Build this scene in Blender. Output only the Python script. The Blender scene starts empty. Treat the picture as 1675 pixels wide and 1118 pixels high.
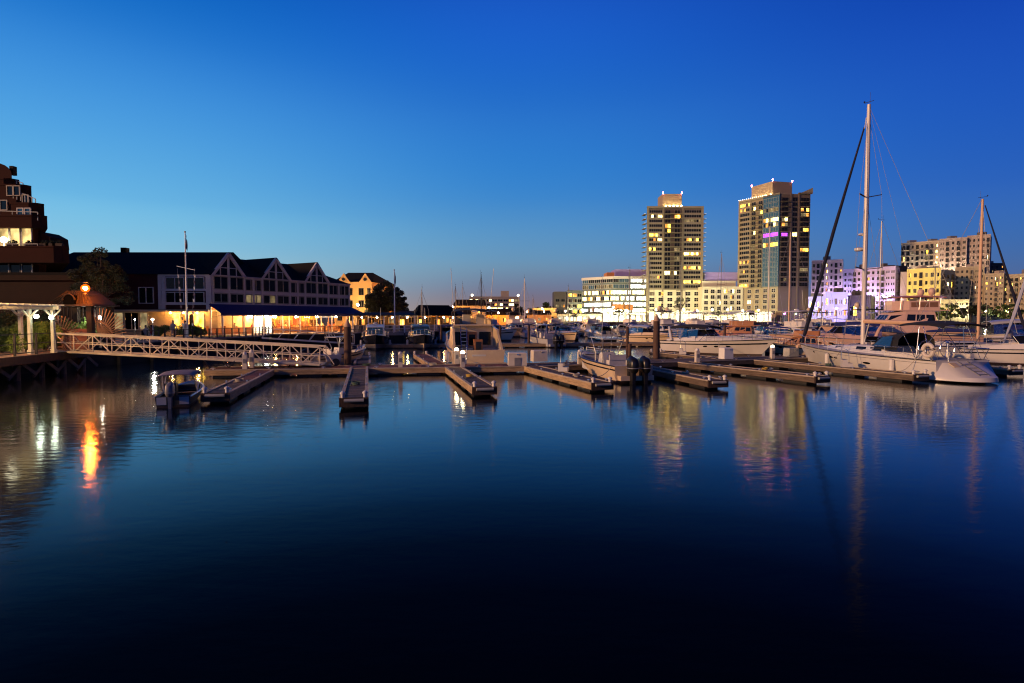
import bpy, math, random
from mathutils import Vector, Matrix
random.seed(7)
sc = bpy.context.scene
PI = math.pi
R = math.radians

# ------------------------------------------------------------------ camera
H, PITCH = 3.6, R(2.4)
cam_d = bpy.data.cameras.new('camera'); cam_d.lens = 20.0; cam_d.sensor_width = 36.0
cam_d.clip_start = .1; cam_d.clip_end = 6000
cam = bpy.data.objects.new('camera', cam_d); sc.collection.objects.link(cam)
cam.location = (0, 0, H); cam.rotation_euler = (PI/2 - PITCH, 0, 0)
sc.camera = cam
# ------------------------------------------------------------------ world: dusk sky
SUN_AZ, SUN_EL = R(-115), R(13)         # azimuth measured from +Y towards +X
world = bpy.data.worlds.new('World'); sc.world = world; world.use_nodes = True
nt = world.node_tree; nt.nodes.clear()
def wn(t, **k):
    n = nt.nodes.new(t)
    for a, b in k.items(): setattr(n, a, b)
    return n
def s2l(c): return tuple(((v/255)/12.92 if v/255 <= .04045 else ((v/255+.055)/1.055)**2.4) for v in c)
tc = wn('ShaderNodeTexCoord'); sep = wn('ShaderNodeSeparateXYZ'); nt.links.new(tc.outputs['Generated'], sep.inputs[0])
flat = wn('ShaderNodeVectorMath', operation='MULTIPLY'); flat.inputs[1].default_value = (1, 1, 0); nt.links.new(tc.outputs['Generated'], flat.inputs[0])
nrm = wn('ShaderNodeVectorMath', operation='NORMALIZE'); nt.links.new(flat.outputs[0], nrm.inputs[0])
dot = wn('ShaderNodeVectorMath', operation='DOT_PRODUCT'); nt.links.new(nrm.outputs[0], dot.inputs[0])
dot.inputs[1].default_value = (math.sin(R(-70)), math.cos(R(-70)), 0)
def ramp(stops):
    n = wn('ShaderNodeValToRGB'); cr = n.color_ramp; cr.interpolation = 'B_SPLINE' if len(stops) > 90 else 'EASE'
    cr.interpolation = 'CARDINAL'
    while len(cr.elements) < len(stops): cr.elements.new(.5)
    for e, (p, c) in zip(cr.elements, stops):
        e.position = p; l = s2l(c); e.color = (l[0], l[1], l[2], 1)
    nt.links.new(sep.outputs['Z'], n.inputs[0]); return n
rl = ramp([(0, (204, 200, 192)), (.05, (170, 202, 214)), (.10, (142, 198, 224)), (.17, (106, 182, 228)), (.38, (40, 124, 208)), (.62, (10, 48, 130)), (1, (4, 18, 62))])
rc = ramp([(0, (134, 112, 116)), (.045, (116, 118, 142)), (.10, (104, 148, 184)), (.20, (64, 136, 204)), (.34, (38, 112, 202)), (.5, (22, 82, 188)), (1, (4, 18, 62))])
rr = ramp([(0, (92, 92, 128)), (.08, (68, 106, 166)), (.18, (42, 96, 186)), (.40, (18, 68, 176)), (.65, (8, 32, 108)), (1, (4, 18, 62))])
re_ = ramp([(0, (22, 26, 58)), (.1, (16, 30, 84)), (.3, (9, 24, 88)), (.65, (5, 20, 72)), (1, (4, 18, 62))])
def mapr(a0, a1):
    m = wn('ShaderNodeMapRange', interpolation_type='SMOOTHSTEP'); m.inputs[1].default_value = a0; m.inputs[2].default_value = a1
    nt.links.new(dot.outputs['Value'], m.inputs[0]); return m
m1 = mapr(.30, .92); m2 = mapr(-.45, .38)
m0 = mapr(-1.0, -.42); mx0 = wn('ShaderNodeMixRGB'); nt.links.new(m0.outputs[0], mx0.inputs[0]); nt.links.new(re_.outputs[0], mx0.inputs[1]); nt.links.new(rr.outputs[0], mx0.inputs[2])
mx1 = wn('ShaderNodeMixRGB'); nt.links.new(m2.outputs[0], mx1.inputs[0]); nt.links.new(mx0.outputs[0], mx1.inputs[1]); nt.links.new(rc.outputs[0], mx1.inputs[2])
mx2 = wn('ShaderNodeMixRGB'); nt.links.new(m1.outputs[0], mx2.inputs[0]); nt.links.new(mx1.outputs[0], mx2.inputs[1]); nt.links.new(rl.outputs[0], mx2.inputs[2])
sky = wn('ShaderNodeTexSky'); sky.sky_type = 'NISHITA'; sky.sun_disc = False
sky.sun_elevation = R(-3.5); sky.sun_rotation = SUN_AZ; sky.altitude = 0; sky.ozone_density = 3
mx3 = wn('ShaderNodeMixRGB', blend_type='ADD'); mx3.inputs[0].default_value = .06
nt.links.new(mx2.outputs[0], mx3.inputs[1]); nt.links.new(sky.outputs[0], mx3.inputs[2])
bg = wn('ShaderNodeBackground'); bg.inputs[1].default_value = 1.0; nt.links.new(mx3.outputs[0], bg.inputs[0])
wo = wn('ShaderNodeOutputWorld'); nt.links.new(bg.outputs[0], wo.inputs[0])
# ------------------------------------------------------------------ low warm light raking in from the left
sl = bpy.data.lights.new('sun', 'SUN'); sl.energy = 3.3; sl.color = (1, .54, .25); sl.angle = R(2.5)
so = bpy.data.objects.new('sun', sl); sc.collection.objects.link(so)
sd = Vector((math.sin(SUN_AZ)*math.cos(SUN_EL), math.cos(SUN_AZ)*math.cos(SUN_EL), math.sin(SUN_EL)))
so.rotation_euler = sd.to_track_quat('Z', 'Y').to_euler()
# ------------------------------------------------------------------ exposure
vs = sc.view_settings; vs.view_transform = 'Standard'; vs.look = 'None'; vs.exposure = 0; vs.gamma = 1; vs.use_curve_mapping = False
sc.render.engine = 'CYCLES'; sc.cycles.use_denoising = True; sc.cycles.max_bounces = 6; sc.cycles.diffuse_bounces = 2
sc.cycles.glossy_bounces = 3; sc.cycles.transmission_bounces = 2; sc.cycles.transparent_max_bounces = 12
sc.cycles.caustics_reflective = False; sc.cycles.caustics_refractive = False; sc.cycles.sample_clamp_indirect = 4; sc.cycles.filter_width = 1.15

# ------------------------------------------------------------------ helpers
CPX, CPY, FPX = 837.5, 559.0, 930.0
def ray(px, py):
    u, v = (px-CPX)/FPX, (CPY-py)/FPX; c, s = math.cos(PITCH), math.sin(PITCH)
    return Vector((u, c+v*s, -s+v*c))
def onz(px, py, z=0.0):                # the place on a level at height z
    d = ray(px, py); t = (z-H)/d.z
    return Vector((d.x*t, d.y*t, z))
def aty(px, py, Y):                    # the place at a distance Y
    d = ray(px, py); t = Y/d.y
    return Vector((d.x*t, Y, H+d.z*t))
def lerp(a, b, t): return a+(b-a)*t
COL = sc.collection.objects

class MB:
    def __init__(s): s.v = []; s.f = []
    def add(s, vs, fs):
        o = len(s.v); s.v += [tuple(p) for p in vs]; s.f += [tuple(i+o for i in f) for f in fs]; return s
    def hexa(s, p):                    # 4 bottom, 4 top
        return s.add(p, [(3,2,1,0),(4,5,6,7),(0,1,5,4),(1,2,6,5),(2,3,7,6),(3,0,4,7)])
    def box(s, x0, y0, z0, x1, y1, z1):
        return s.hexa([(x0,y0,z0),(x1,y0,z0),(x1,y1,z0),(x0,y1,z0),(x0,y0,z1),(x1,y0,z1),(x1,y1,z1),(x0,y1,z1)])
    def cbox(s, c, d, rz=0):
        ca, sa = math.cos(rz), math.sin(rz); P = []
        for z in (-.5, .5):
            for x, y in ((-.5,-.5),(.5,-.5),(.5,.5),(-.5,.5)):
                X, Y = x*d[0], y*d[1]; P.append((c[0]+X*ca-Y*sa, c[1]+X*sa+Y*ca, c[2]+z*d[2]))
        return s.hexa(P)
    def bar(s, p, q, w, h=None):
        h = h or w; p, q = Vector(p), Vector(q); d = (q-p).normalized()
        up = Vector((0,0,1)) if abs(d.z) < .98 else Vector((1,0,0))
        a = d.cross(up).normalized()*w/2; b = a.cross(d).normalized()*h/2
        return s.hexa([p-a-b, q-a-b, q+a-b, p+a-b, p-a+b, q-a+b, q+a+b, p+a+b])
    def tube(s, pts, r, n=6, cap=True):
        pts = [Vector(p) for p in pts]; rs = r if isinstance(r, (list, tuple)) else [r]*len(pts)
        o = len(s.v); k = len(pts)
        for i, p in enumerate(pts):
            d = (pts[min(i+1,k-1)]-pts[max(i-1,0)]).normalized()
            up = Vector((0,0,1)) if abs(d.z) < .95 else Vector((1,0,0))
            a = d.cross(up).normalized(); b = a.cross(d)
            for j in range(n):
                t = 2*PI*j/n; s.v.append(tuple(p+(a*math.cos(t)+b*math.sin(t))*rs[i]))
        for i in range(k-1):
            for j in range(n):
                s.f.append((o+i*n+j, o+i*n+(j+1)%n, o+(i+1)*n+(j+1)%n, o+(i+1)*n+j))
        if cap: s.f.append(tuple(o+j for j in range(n))[::-1]); s.f.append(tuple(o+(k-1)*n+j for j in range(n)))
        return s
    def prism(s, poly, z0, z1):
        n = len(poly)
        return s.add([(x,y,z0) for x,y in poly]+[(x,y,z1) for x,y in poly],
                     [tuple(range(n))[::-1], tuple(range(n,2*n))]+[(i,(i+1)%n,n+(i+1)%n,n+i) for i in range(n)])
    def extr(s, poly, d):              # any planar 3-d polygon pushed along d
        n = len(poly); d = Vector(d); P = [Vector(p) for p in poly]
        return s.add(P+[p+d for p in P], [tuple(range(n))[::-1], tuple(range(n,2*n))]+[(i,(i+1)%n,n+(i+1)%n,n+i) for i in range(n)])
    def loft(s, rings, closed=True, c0=True, c1=True):
        n = len(rings[0]); k = len(rings); o = len(s.v)
        for r in rings: s.v += [tuple(p) for p in r]
        for i in range(k-1):
            for j in range(n if closed else n-1):
                s.f.append((o+i*n+j, o+i*n+(j+1)%n, o+(i+1)*n+(j+1)%n, o+(i+1)*n+j))
        if c0: s.f.append(tuple(o+j for j in range(n))[::-1])
        if c1: s.f.append(tuple(o+(k-1)*n+j for j in range(n)))
        return s
    def lathe(s, prof, n=12, c=(0,0,0)):
        rings = [[(c[0]+r*math.cos(2*PI*j/n), c[1]+r*math.sin(2*PI*j/n), c[2]+z) for j in range(n)] for r, z in prof]
        return s.loft(rings)
    def ball(s, c, r, nu=10, nv=6, sc3=(1,1,1)):
        rings = []
        for i in range(nv+1):
            t = -PI/2+PI*i/nv; rr, zz = max(math.cos(t),.02)*r, math.sin(t)*r
            rings.append([(c[0]+rr*math.cos(2*PI*j/nu)*sc3[0], c[1]+rr*math.sin(2*PI*j/nu)*sc3[1], c[2]+zz*sc3[2]) for j in range(nu)])
        return s.loft(rings)
    def sheet(s, q, th):               # a quad with thickness along its normal
        q = [Vector(p) for p in q]; n = (q[1]-q[0]).cross(q[3]-q[0]).normalized()*th
        return s.hexa(q+[p+n for p in q])
    def mesh(s, name, mat, smooth=False):
        me = bpy.data.meshes.new(name); me.from_pydata(s.v, [], s.f)
        if smooth:
            me.polygons.foreach_set('use_smooth', [True]*len(me.polygons))
            try: me.set_sharp_from_angle(angle=R(38))
            except Exception: pass
        me.materials.append(mat); me.update(); return me
    def build(s, name, mat, parent=None, smooth=False):
        return put(name, s.mesh(name, mat, smooth), parent)
def put(name, me, parent=None, loc=None, rz=None, mat=None):
    o = bpy.data.objects.new(name, me); COL.link(o); o.parent = parent
    if loc is not None: o.location = loc
    if rz is not None: o.rotation_euler = (0, 0, rz)
    if mat is not None:
        o.material_slots[0].link = 'OBJECT'; o.material_slots[0].material = mat
    return o
def tag(o, label=None, cat=None, group=None, kind=None):
    for k, v in (('label', label), ('category', cat), ('group', group), ('kind', kind)):
        if v: o[k] = v
    return o
def thing(name, label, cat, loc=(0,0,0), rz=0, group=None):
    o = bpy.data.objects.new(name, None); COL.link(o); o.location = loc; o.rotation_euler = (0,0,rz); o.empty_display_size = .2
    return tag(o, label, cat, group)
def copy_tree(o, parent=None):
    c = o.copy(); COL.link(c); c.parent = parent
    for ch in list(o.children): copy_tree(ch, c)
    return c

# ------------------------------------------------------------------ materials
def mat(name, col, rough=.6, metal=0.0, var=.18, scale=2.5, bump=0.0, bscale=25, stretch=(1,1,1), spec=.5, coat=0.0, ov=0.0):
    m = bpy.data.materials.new(name); m.use_nodes = True; t = m.node_tree; b = t.nodes['Principled BSDF']
    b.inputs['Roughness'].default_value = rough; b.inputs['Metallic'].default_value = metal
    b.inputs['Specular IOR Level'].default_value = spec; b.inputs['Coat Weight'].default_value = coat
    tx = t.nodes.new('ShaderNodeTexCoord'); mp = t.nodes.new('ShaderNodeMapping'); mp.inputs['Scale'].default_value = stretch
    t.links.new(tx.outputs['Object'], mp.inputs[0])
    oi = t.nodes.new('ShaderNodeObjectInfo'); ad = t.nodes.new('ShaderNodeVectorMath'); ad.operation = 'ADD'
    sc_ = t.nodes.new('ShaderNodeMath'); sc_.operation = 'MULTIPLY'; sc_.inputs[1].default_value = 37.0
    t.links.new(oi.outputs['Random'], sc_.inputs[0]); t.links.new(mp.outputs[0], ad.inputs[0]); t.links.new(sc_.outputs[0], ad.inputs[1])
    nz = t.nodes.new('ShaderNodeTexNoise'); nz.inputs['Scale'].default_value = scale; nz.inputs['Detail'].default_value = 6; nz.inputs['Roughness'].default_value = .65
    t.links.new(ad.outputs[0], nz.inputs['Vector'])
    rp = t.nodes.new('ShaderNodeValToRGB'); e = rp.color_ramp.elements
    e[0].position, e[1].position = .3, .7
    e[0].color = tuple(c*(1-var) for c in col)+(1,); e[1].color = tuple(min(1, c*(1+var*.7)) for c in col)+(1,)
    t.links.new(nz.outputs['Fac'], rp.inputs[0]); t.links.new(rp.outputs[0], b.inputs['Base Color'])
    if ov:                              # each board its own tone
        hv = t.nodes.new('ShaderNodeHueSaturation'); mr = t.nodes.new('ShaderNodeMapRange'); mr.inputs[3].default_value = 1-ov; mr.inputs[4].default_value = 1+ov
        t.links.new(oi.outputs['Random'], mr.inputs[0]); t.links.new(mr.outputs[0], hv.inputs['Value']); t.links.new(rp.outputs[0], hv.inputs['Color']); t.links.new(hv.outputs[0], b.inputs['Base Color'])
    if bump:
        n2 = t.nodes.new('ShaderNodeTexNoise'); n2.inputs['Scale'].default_value = bscale; n2.inputs['Detail'].default_value = 4
        t.links.new(ad.outputs[0], n2.inputs['Vector'])
        bp = t.nodes.new('ShaderNodeBump'); bp.inputs['Strength'].default_value = bump; bp.inputs['Distance'].default_value = .05
        t.links.new(n2.outputs['Fac'], bp.inputs['Height']); t.links.new(bp.outputs[0], b.inputs['Normal'])
    return m
def emit(name, col, s, var=0.0, scale=1.5):
    m = bpy.data.materials.new(name); m.use_nodes = True; t = m.node_tree; t.nodes.clear()
    e = t.nodes.new('ShaderNodeEmission'); e.inputs[0].default_value = tuple(col)+(1,); e.inputs[1].default_value = s
    o = t.nodes.new('ShaderNodeOutputMaterial'); t.links.new(e.outputs[0], o.inputs[0])
    if var:                             # rooms behind the panes differ in brightness, with furniture and curtains
        oi = t.nodes.new('ShaderNodeObjectInfo'); tx = t.nodes.new('ShaderNodeTexCoord')
        ad = t.nodes.new('ShaderNodeVectorMath'); ad.operation = 'MULTIPLY_ADD'; ad.inputs[1].default_value = (1, 1, .7)
        ml = t.nodes.new('ShaderNodeMath'); ml.operation = 'MULTIPLY'; ml.inputs[1].default_value = 53.0
        t.links.new(oi.outputs['Random'], ml.inputs[0]); t.links.new(tx.outputs['Object'], ad.inputs[0]); t.links.new(ml.outputs[0], ad.inputs[2])
        nz = t.nodes.new('ShaderNodeTexNoise'); nz.inputs['Scale'].default_value = scale; nz.inputs['Detail'].default_value = 3; t.links.new(ad.outputs[0], nz.inputs['Vector'])
        r1 = t.nodes.new('ShaderNodeMapRange'); r1.inputs[1].default_value = .35; r1.inputs[2].default_value = .65; r1.inputs[3].default_value = 1-var; r1.inputs[4].default_value = 1+var
        t.links.new(nz.outputs['Fac'], r1.inputs[0])
        r2 = t.nodes.new('ShaderNodeMapRange'); r2.inputs[3].default_value = .45*s; r2.inputs[4].default_value = 1.4*s; t.links.new(oi.outputs['Random'], r2.inputs[0])
        mm = t.nodes.new('ShaderNodeMath'); mm.operation = 'MULTIPLY'; t.links.new(r1.outputs[0], mm.inputs[0]); t.links.new(r2.outputs[0], mm.inputs[1])
        t.links.new(mm.outputs[0], e.inputs[1])
    return m
def glassy(name, tint, alpha):          # a thin pane: part mirror, part clear
    m = bpy.data.materials.new(name); m.use_nodes = True; t = m.node_tree; t.nodes.clear()
    tr = t.nodes.new('ShaderNodeBsdfTransparent'); tr.inputs[0].default_value = tuple(tint)+(1,)
    gl = t.nodes.new('ShaderNodeBsdfGlossy'); gl.inputs['Roughness'].default_value = .03
    mx = t.nodes.new('ShaderNodeMixShader'); mx.inputs[0].default_value = alpha; o = t.nodes.new('ShaderNodeOutputMaterial')
    t.links.new(tr.outputs[0], mx.inputs[1]); t.links.new(gl.outputs[0], mx.inputs[2]); t.links.new(mx.outputs[0], o.inputs[0]); return m
def brickmat(name, c1, c2, mortar, bw=.22, rh=.075):
    m = mat(name, c1, .85, var=.25, scale=.6, spec=.08); t = m.node_tree; b = t.nodes['Principled BSDF']
    tx = t.nodes.new('ShaderNodeTexCoord'); sp = t.nodes.new('ShaderNodeSeparateXYZ'); t.links.new(tx.outputs['Object'], sp.inputs[0])
    ad = t.nodes.new('ShaderNodeMath'); t.links.new(sp.outputs[0], ad.inputs[0]); t.links.new(sp.outputs[1], ad.inputs[1])
    cb = t.nodes.new('ShaderNodeCombineXYZ'); t.links.new(ad.outputs[0], cb.inputs[0]); t.links.new(sp.outputs[2], cb.inputs[1])
    br = t.nodes.new('ShaderNodeTexBrick'); br.inputs['Scale'].default_value = 1; br.inputs['Brick Width'].default_value = bw; br.inputs['Row Height'].default_value = rh
    br.inputs['Mortar Size'].default_value = .012; br.inputs['Color1'].default_value = tuple(c1)+(1,); br.inputs['Color2'].default_value = tuple(c2)+(1,); br.inputs['Mortar'].default_value = tuple(mortar)+(1,)
    t.links.new(cb.outputs[0], br.inputs['Vector'])
    mx = t.nodes.new('ShaderNodeMixRGB'); mx.blend_type = 'MULTIPLY'; mx.inputs[0].default_value = .5
    old = b.inputs['Base Color'].links[0].from_socket
    t.links.new(br.outputs[0], mx.inputs[1]); t.links.new(old, mx.inputs[2])
    ml = t.nodes.new('ShaderNodeMixRGB'); ml.blend_type = 'MIX'; ml.inputs[0].default_value = .35; t.links.new(br.outputs[0], ml.inputs[1]); t.links.new(old, ml.inputs[2])
    t.links.new(ml.outputs[0], b.inputs['Base Color'])
    return m
def ridged(name, col, axis, per, rough=.7, var=.2):   # clapboards, shingle courses
    m = mat(name, col, rough, var=var, scale=1.2, spec=.12); t = m.node_tree; b = t.nodes['Principled BSDF']
    tx = t.nodes.new('ShaderNodeTexCoord'); wv = t.nodes.new('ShaderNodeTexWave'); wv.wave_profile = 'SAW'; wv.bands_direction = axis
    wv.inputs['Scale'].default_value = .314/per; wv.inputs['Distortion'].default_value = .25; wv.inputs['Detail'].default_value = 1
    t.links.new(tx.outputs['Object'], wv.inputs[0]); bp = t.nodes.new('ShaderNodeBump'); bp.inputs['Strength'].default_value = .8; bp.inputs['Distance'].default_value = .03
    t.links.new(wv.outputs['Fac'], bp.inputs['Height']); t.links.new(bp.outputs[0], b.inputs['Normal']); return m

M = {}
M['gel'] = mat('gelcoat_white', (.60,.585,.55), .28, var=.06, scale=1.2, coat=.3)
M['gel2'] = mat('gelcoat_cream_warm_lit', (.64,.50,.33), .3, var=.08, scale=1.2, coat=.3)  # cream gelcoat, its tone warmed to carry orange lamp light
M['gelgrey'] = mat('gelcoat_grey', (.42,.43,.45), .3, var=.08, coat=.3)
M['navy'] = mat('gelcoat_navy', (.012,.014,.025), .25, var=.1, coat=.4)
M['bottom'] = mat('bottom_paint', (.03,.015,.014), .7, var=.3)
M['deck'] = mat('deck_nonskid', (.50,.485,.45), .7, var=.1, bump=.2, bscale=80)
M['red'] = mat('red_hull', (.50,.20,.13), .35, var=.12)
M['pinkgel'] = mat('gelcoat_pink_lit', (.60,.40,.31), .35, var=.08)  # pale gelcoat with red-orange lamp light put into its colour
M['teak'] = mat('varnished_wood', (.34,.13,.045), .4, var=.3, stretch=(1,6,6))
M['chrome'] = mat('stainless', (.75,.75,.76), .22, 1.0, var=.05)
M['alu'] = mat('brushed_aluminium', (.55,.55,.55), .4, .85, var=.1)
M['mast'] = mat('mast_aluminium', (.68,.64,.58), .5, .15, var=.08, stretch=(1,1,.3))
M['black'] = mat('black_plastic', (.012,.012,.013), .35, var=.2)
M['void'] = mat('niche_shade', (.0015,.0015,.0015), .9, var=.1, spec=.05)
M['canvas'] = mat('black_canvas', (.012,.013,.016), .85, var=.3, bump=.3, bscale=6)
M['bluecanvas'] = mat('blue_canvas', (.02,.03,.16), .8, var=.25, bump=.4, bscale=3)
M['vinyl'] = glassy('clear_vinyl', (.75,.75,.78), .12)
M['glass'] = mat('dark_glass', (.008,.009,.011), .06, var=.3, spec=.3)
M['glassblue'] = mat('blue_glass', (.03,.08,.13), .08, var=.3, spec=.8)
M['pane'] = glassy('clear_pane', (.92,.92,.9), .06)
M['interior'] = mat('cabin_interior', (.20,.10,.06), .7, var=.3)
M['cushion'] = mat('vinyl_cushion', (.60,.56,.50), .6, var=.1)
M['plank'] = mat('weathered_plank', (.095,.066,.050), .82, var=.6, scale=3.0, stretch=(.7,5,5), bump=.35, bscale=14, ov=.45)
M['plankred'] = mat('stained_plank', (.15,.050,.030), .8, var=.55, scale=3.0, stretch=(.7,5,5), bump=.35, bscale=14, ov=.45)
M['fasciadk'] = mat('dock_fascia_unlit', (.12,.085,.058), .85, var=.5, scale=1.6, stretch=(1,6,6), bump=.3, bscale=9)  # darker fascia copy, shade of unlit dock sides put into its colour
M['rub'] = mat('dock_rub_strip', (.38,.31,.23), .75, var=.35, scale=2, stretch=(1,6,6))
M['gang'] = mat('gangway_paint', (.52,.46,.38), .55, var=.12)
M['fascia'] = mat('dock_fascia_lit', (.36,.25,.14), .8, var=.5, scale=1.6, stretch=(1,6,6), bump=.3, bscale=9)  # paler fascia copy, light on the dock sides put into its colour
M['float'] = mat('dock_float', (.012,.012,.012), .6, var=.4)
M['bumper'] = mat('dock_bumper', (.40,.40,.35), .6, var=.2)
M['pile'] = mat('wood_pile', (.09,.05,.035), .85, var=.4, scale=2, stretch=(3,3,.6), bump=.5, bscale=8)
M['pilecap'] = mat('pile_cap', (.45,.30,.20), .6, var=.15)
M['gazpaint'] = mat('gazebo_paint', (.50,.51,.44), .55, var=.15, scale=1.5)
M['white'] = mat('white_paint', (.74,.73,.68), .5, var=.1, scale=1.5)
M['trim'] = mat('pinkish_white_trim', (.56,.48,.45), .6, var=.12, scale=1.0)
M['dbox'] = mat('dock_box_plastic', (.62,.57,.48), .5, var=.1)
M['grey'] = mat('grey_metal', (.22,.22,.23), .5, .3, var=.2)
M['darkmetal'] = mat('dark_metal', (.03,.03,.032), .5, .4, var=.2)
M['timberdark'] = mat('dark_timber', (.05,.028,.018), .85, var=.4, stretch=(3,3,.8), bump=.4, bscale=8)
M['turret'] = mat('turret_boards', (.030,.018,.012), .85, var=.4, stretch=(3,3,.8), bump=.4, bscale=8)
M['timberwarm'] = mat('old_timber', (.28,.19,.12), .85, var=.35, stretch=(3,3,.8), bump=.4, bscale=8)
M['brick'] = brickmat('dark_red_brick', (.050,.013,.008), (.034,.010,.007), (.04,.026,.02))
M['brickdark'] = ridged('brown_shingle_wall', (.018,.007,.005), 'Z', .2)
M['roofdark'] = ridged('dark_roof_shingles', (.012,.011,.011), 'Z', .16, .9)
M['maroon'] = ridged('maroon_clapboard', (.055,.014,.016), 'Z', .16)
M['cream'] = ridged('cream_clapboard', (.60,.52,.36), 'Z', .16)
M['awning'] = mat('navy_awning', (.012,.016,.12), .75, var=.2, bump=.2, bscale=3)
M['concrete'] = mat('concrete', (.30,.28,.25), .85, var=.25, scale=.8, bump=.2)
M['paver'] = mat('paving', (.22,.20,.18), .85, var=.25, scale=1.2, bump=.2)
M['earth'] = mat('ground_earth', (.06,.055,.045), .95, var=.4, scale=.15)
M['asphalt'] = mat('quay_asphalt', (.10,.095,.09), .9, var=.25, scale=.3)
M['seawall'] = mat('dark_seawall', (.018,.015,.013), .9, var=.4, scale=1.0, bump=.5)
M['grass'] = mat('lawn', (.05,.08,.02), .95, var=.5, scale=4, bump=.8)
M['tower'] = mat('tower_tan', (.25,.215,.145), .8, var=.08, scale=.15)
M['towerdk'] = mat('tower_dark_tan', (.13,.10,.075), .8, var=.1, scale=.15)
M['pent'] = mat('penthouse_ochre', (.34,.26,.17), .8, var=.06, scale=.2)
M['podium'] = mat('podium_cream', (.60,.57,.42), .8, var=.08, scale=.15)
M['lav'] = mat('lavender_lit_render', (.41,.34,.52), .8, var=.08, scale=.1)  # purple floodlight put into the facade colour
M['lavpink'] = mat('pinkish_lit_render', (.46,.36,.40), .8, var=.08, scale=.1)  # wing wall, its tone also carries the purple floodlight
M['yellow'] = mat('yellow_render', (.70,.60,.20), .8, var=.06, scale=.1)
M['tanblock'] = mat('tan_block', (.34,.285,.245), .8, var=.1, scale=.1)
M['tanblock2'] = mat('grey_tan_block', (.34,.29,.21), .8, var=.1, scale=.1)
M['darkblock'] = mat('charcoal_block', (.06,.055,.055), .8, var=.15, scale=.1)
M['violet'] = mat('violet_metal', (.30,.25,.55), .6, var=.1, scale=.1)
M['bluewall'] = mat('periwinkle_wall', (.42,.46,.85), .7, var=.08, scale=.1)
M['rope'] = mat('rope', (.42,.38,.30), .9, var=.2)
M['hose'] = mat('green_hose', (.05,.10,.06), .6, var=.2)
M['yhose'] = mat('yellow_cord', (.55,.36,.05), .6, var=.2)
M['orangewall'] = mat('orange_lit_wall', (.70,.40,.13), .8, var=.1, scale=.3)  # orange lamp light put into the wall colour
M['orangetile'] = mat('terracotta_warm_tint', (.55,.22,.07), .8, var=.1, scale=.3)
M['spandrel'] = mat('glass_spandrel', (.14,.17,.15), .2, var=.12, scale=.2, spec=.7)
M['frame'] = mat('window_frame', (.34,.30,.23), .6, var=.08)
M['framew'] = mat('window_frame_white', (.55,.53,.48), .6, var=.08)
M['framed'] = mat('window_frame_dark', (.05,.05,.05), .5, var=.1)
M['e_warm'] = emit('lit_window_warm', (1,.53,.055), 7.0, .75)
M['e_flat'] = emit('lit_flat', (1,.66,.24), 1.5, .6, 1.1)
M['e_white'] = emit('lit_window_white', (1,.74,.22), 9.0, .65)
M['e_orange'] = emit('lit_window_orange', (1,.36,.06), 2.2, .6)
M['e_dim'] = emit('lit_window_dim', (.85,.62,.30), .35, .5)
M['e_purple'] = emit('lit_window_purple', (.50,.07,1), 5.0, .4)
M['e_shop'] = emit('lit_shopfront', (1,.92,.66), 2.6, .6, .5)
M['e_office'] = emit('lit_office', (.93,1,.86), 3.8, .45, .12)
M['e_bulb'] = emit('lamp_white', (1,.93,.78), 260)
M['e_gaz'] = emit('lamp_gazebo', (.90,1,.72), 34)
M['e_wh'] = emit('lamp_warehouse', (1,.68,.33), 1500)
M['e_prom'] = emit('lamp_promenade', (1,.52,.17), 3600)
M['e_awn'] = emit('lamp_awning', (1,.50,.16), 650)
M['e_bulbw'] = emit('lamp_warm', (1,.38,.08), 1000)
M['e_pav'] = emit('lamp_pavilion', (1,.50,.15), 330)
M['e_sod'] = emit('lamp_sodium', (1,.26,.03), 950)
M['e_quay'] = emit('lamp_quay', (1,.89,.46), 2300)
M['e_small'] = emit('lamp_small', (1,.85,.55), 14)
M['e_ped'] = emit('lamp_pedestal', (1,.72,.38), 75)
M['e_red'] = emit('lamp_red', (1,.20,.26), 70)
M['e_sodf'] = emit('lamp_sodium_street', (1,.36,.06), 2200)
M['e_magenta'] = emit('unseen_lamp_magenta', (.9,.05,.9), 500)
M['e_green'] = emit('unseen_lamp_green', (.15,1,.08), 500)
M['e_violet'] = emit('lamp_violet', (.42,.30,1), 1500)
M['e_flood'] = emit('lavender_flood', (.76,.60,1), 190)
M['e_warmfill'] = emit('added_warm_fill', (1,.76,.55), 380)  # unseen warm lamps added to brighten the tall blocks
M['e_yflood'] = emit('lamp_yellow', (1,.84,.34), 2600)
def haloglow():
    m = bpy.data.materials.new('amber_halo_glow'); m.use_nodes = True; t = m.node_tree; t.nodes.clear()
    tr = t.nodes.new('ShaderNodeBsdfTransparent'); tr.inputs[0].default_value = (1,.75,.5,1); e = t.nodes.new('ShaderNodeEmission'); e.inputs[0].default_value = (1,.11,.006,1); e.inputs[1].default_value = 1.5
    ad = t.nodes.new('ShaderNodeAddShader'); o = t.nodes.new('ShaderNodeOutputMaterial'); t.links.new(tr.outputs[0], ad.inputs[0]); t.links.new(e.outputs[0], ad.inputs[1]); t.links.new(ad.outputs[0], o.inputs[0]); return m
M['amber'] = haloglow()
M['skin'] = mat('skin', (.45,.28,.20), .6, var=.05)
M['clothw'] = mat('pale_clothing', (.60,.57,.48), .8, var=.1)
M['clothd'] = mat('dark_clothing', (.05,.05,.07), .8, var=.1)
M['clothr'] = mat('red_clothing', (.40,.06,.04), .8, var=.1)
M['hair'] = mat('dark_hair', (.02,.014,.01), .7, var=.2)
M['flag'] = mat('flag_cloth', (.10,.06,.10), .8, var=.5, scale=3)
M['fender'] = mat('fender_vinyl', (.70,.68,.62), .5, var=.1)
M['buoy'] = mat('life_ring', (.62,.56,.48), .6, var=.1)
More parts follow.
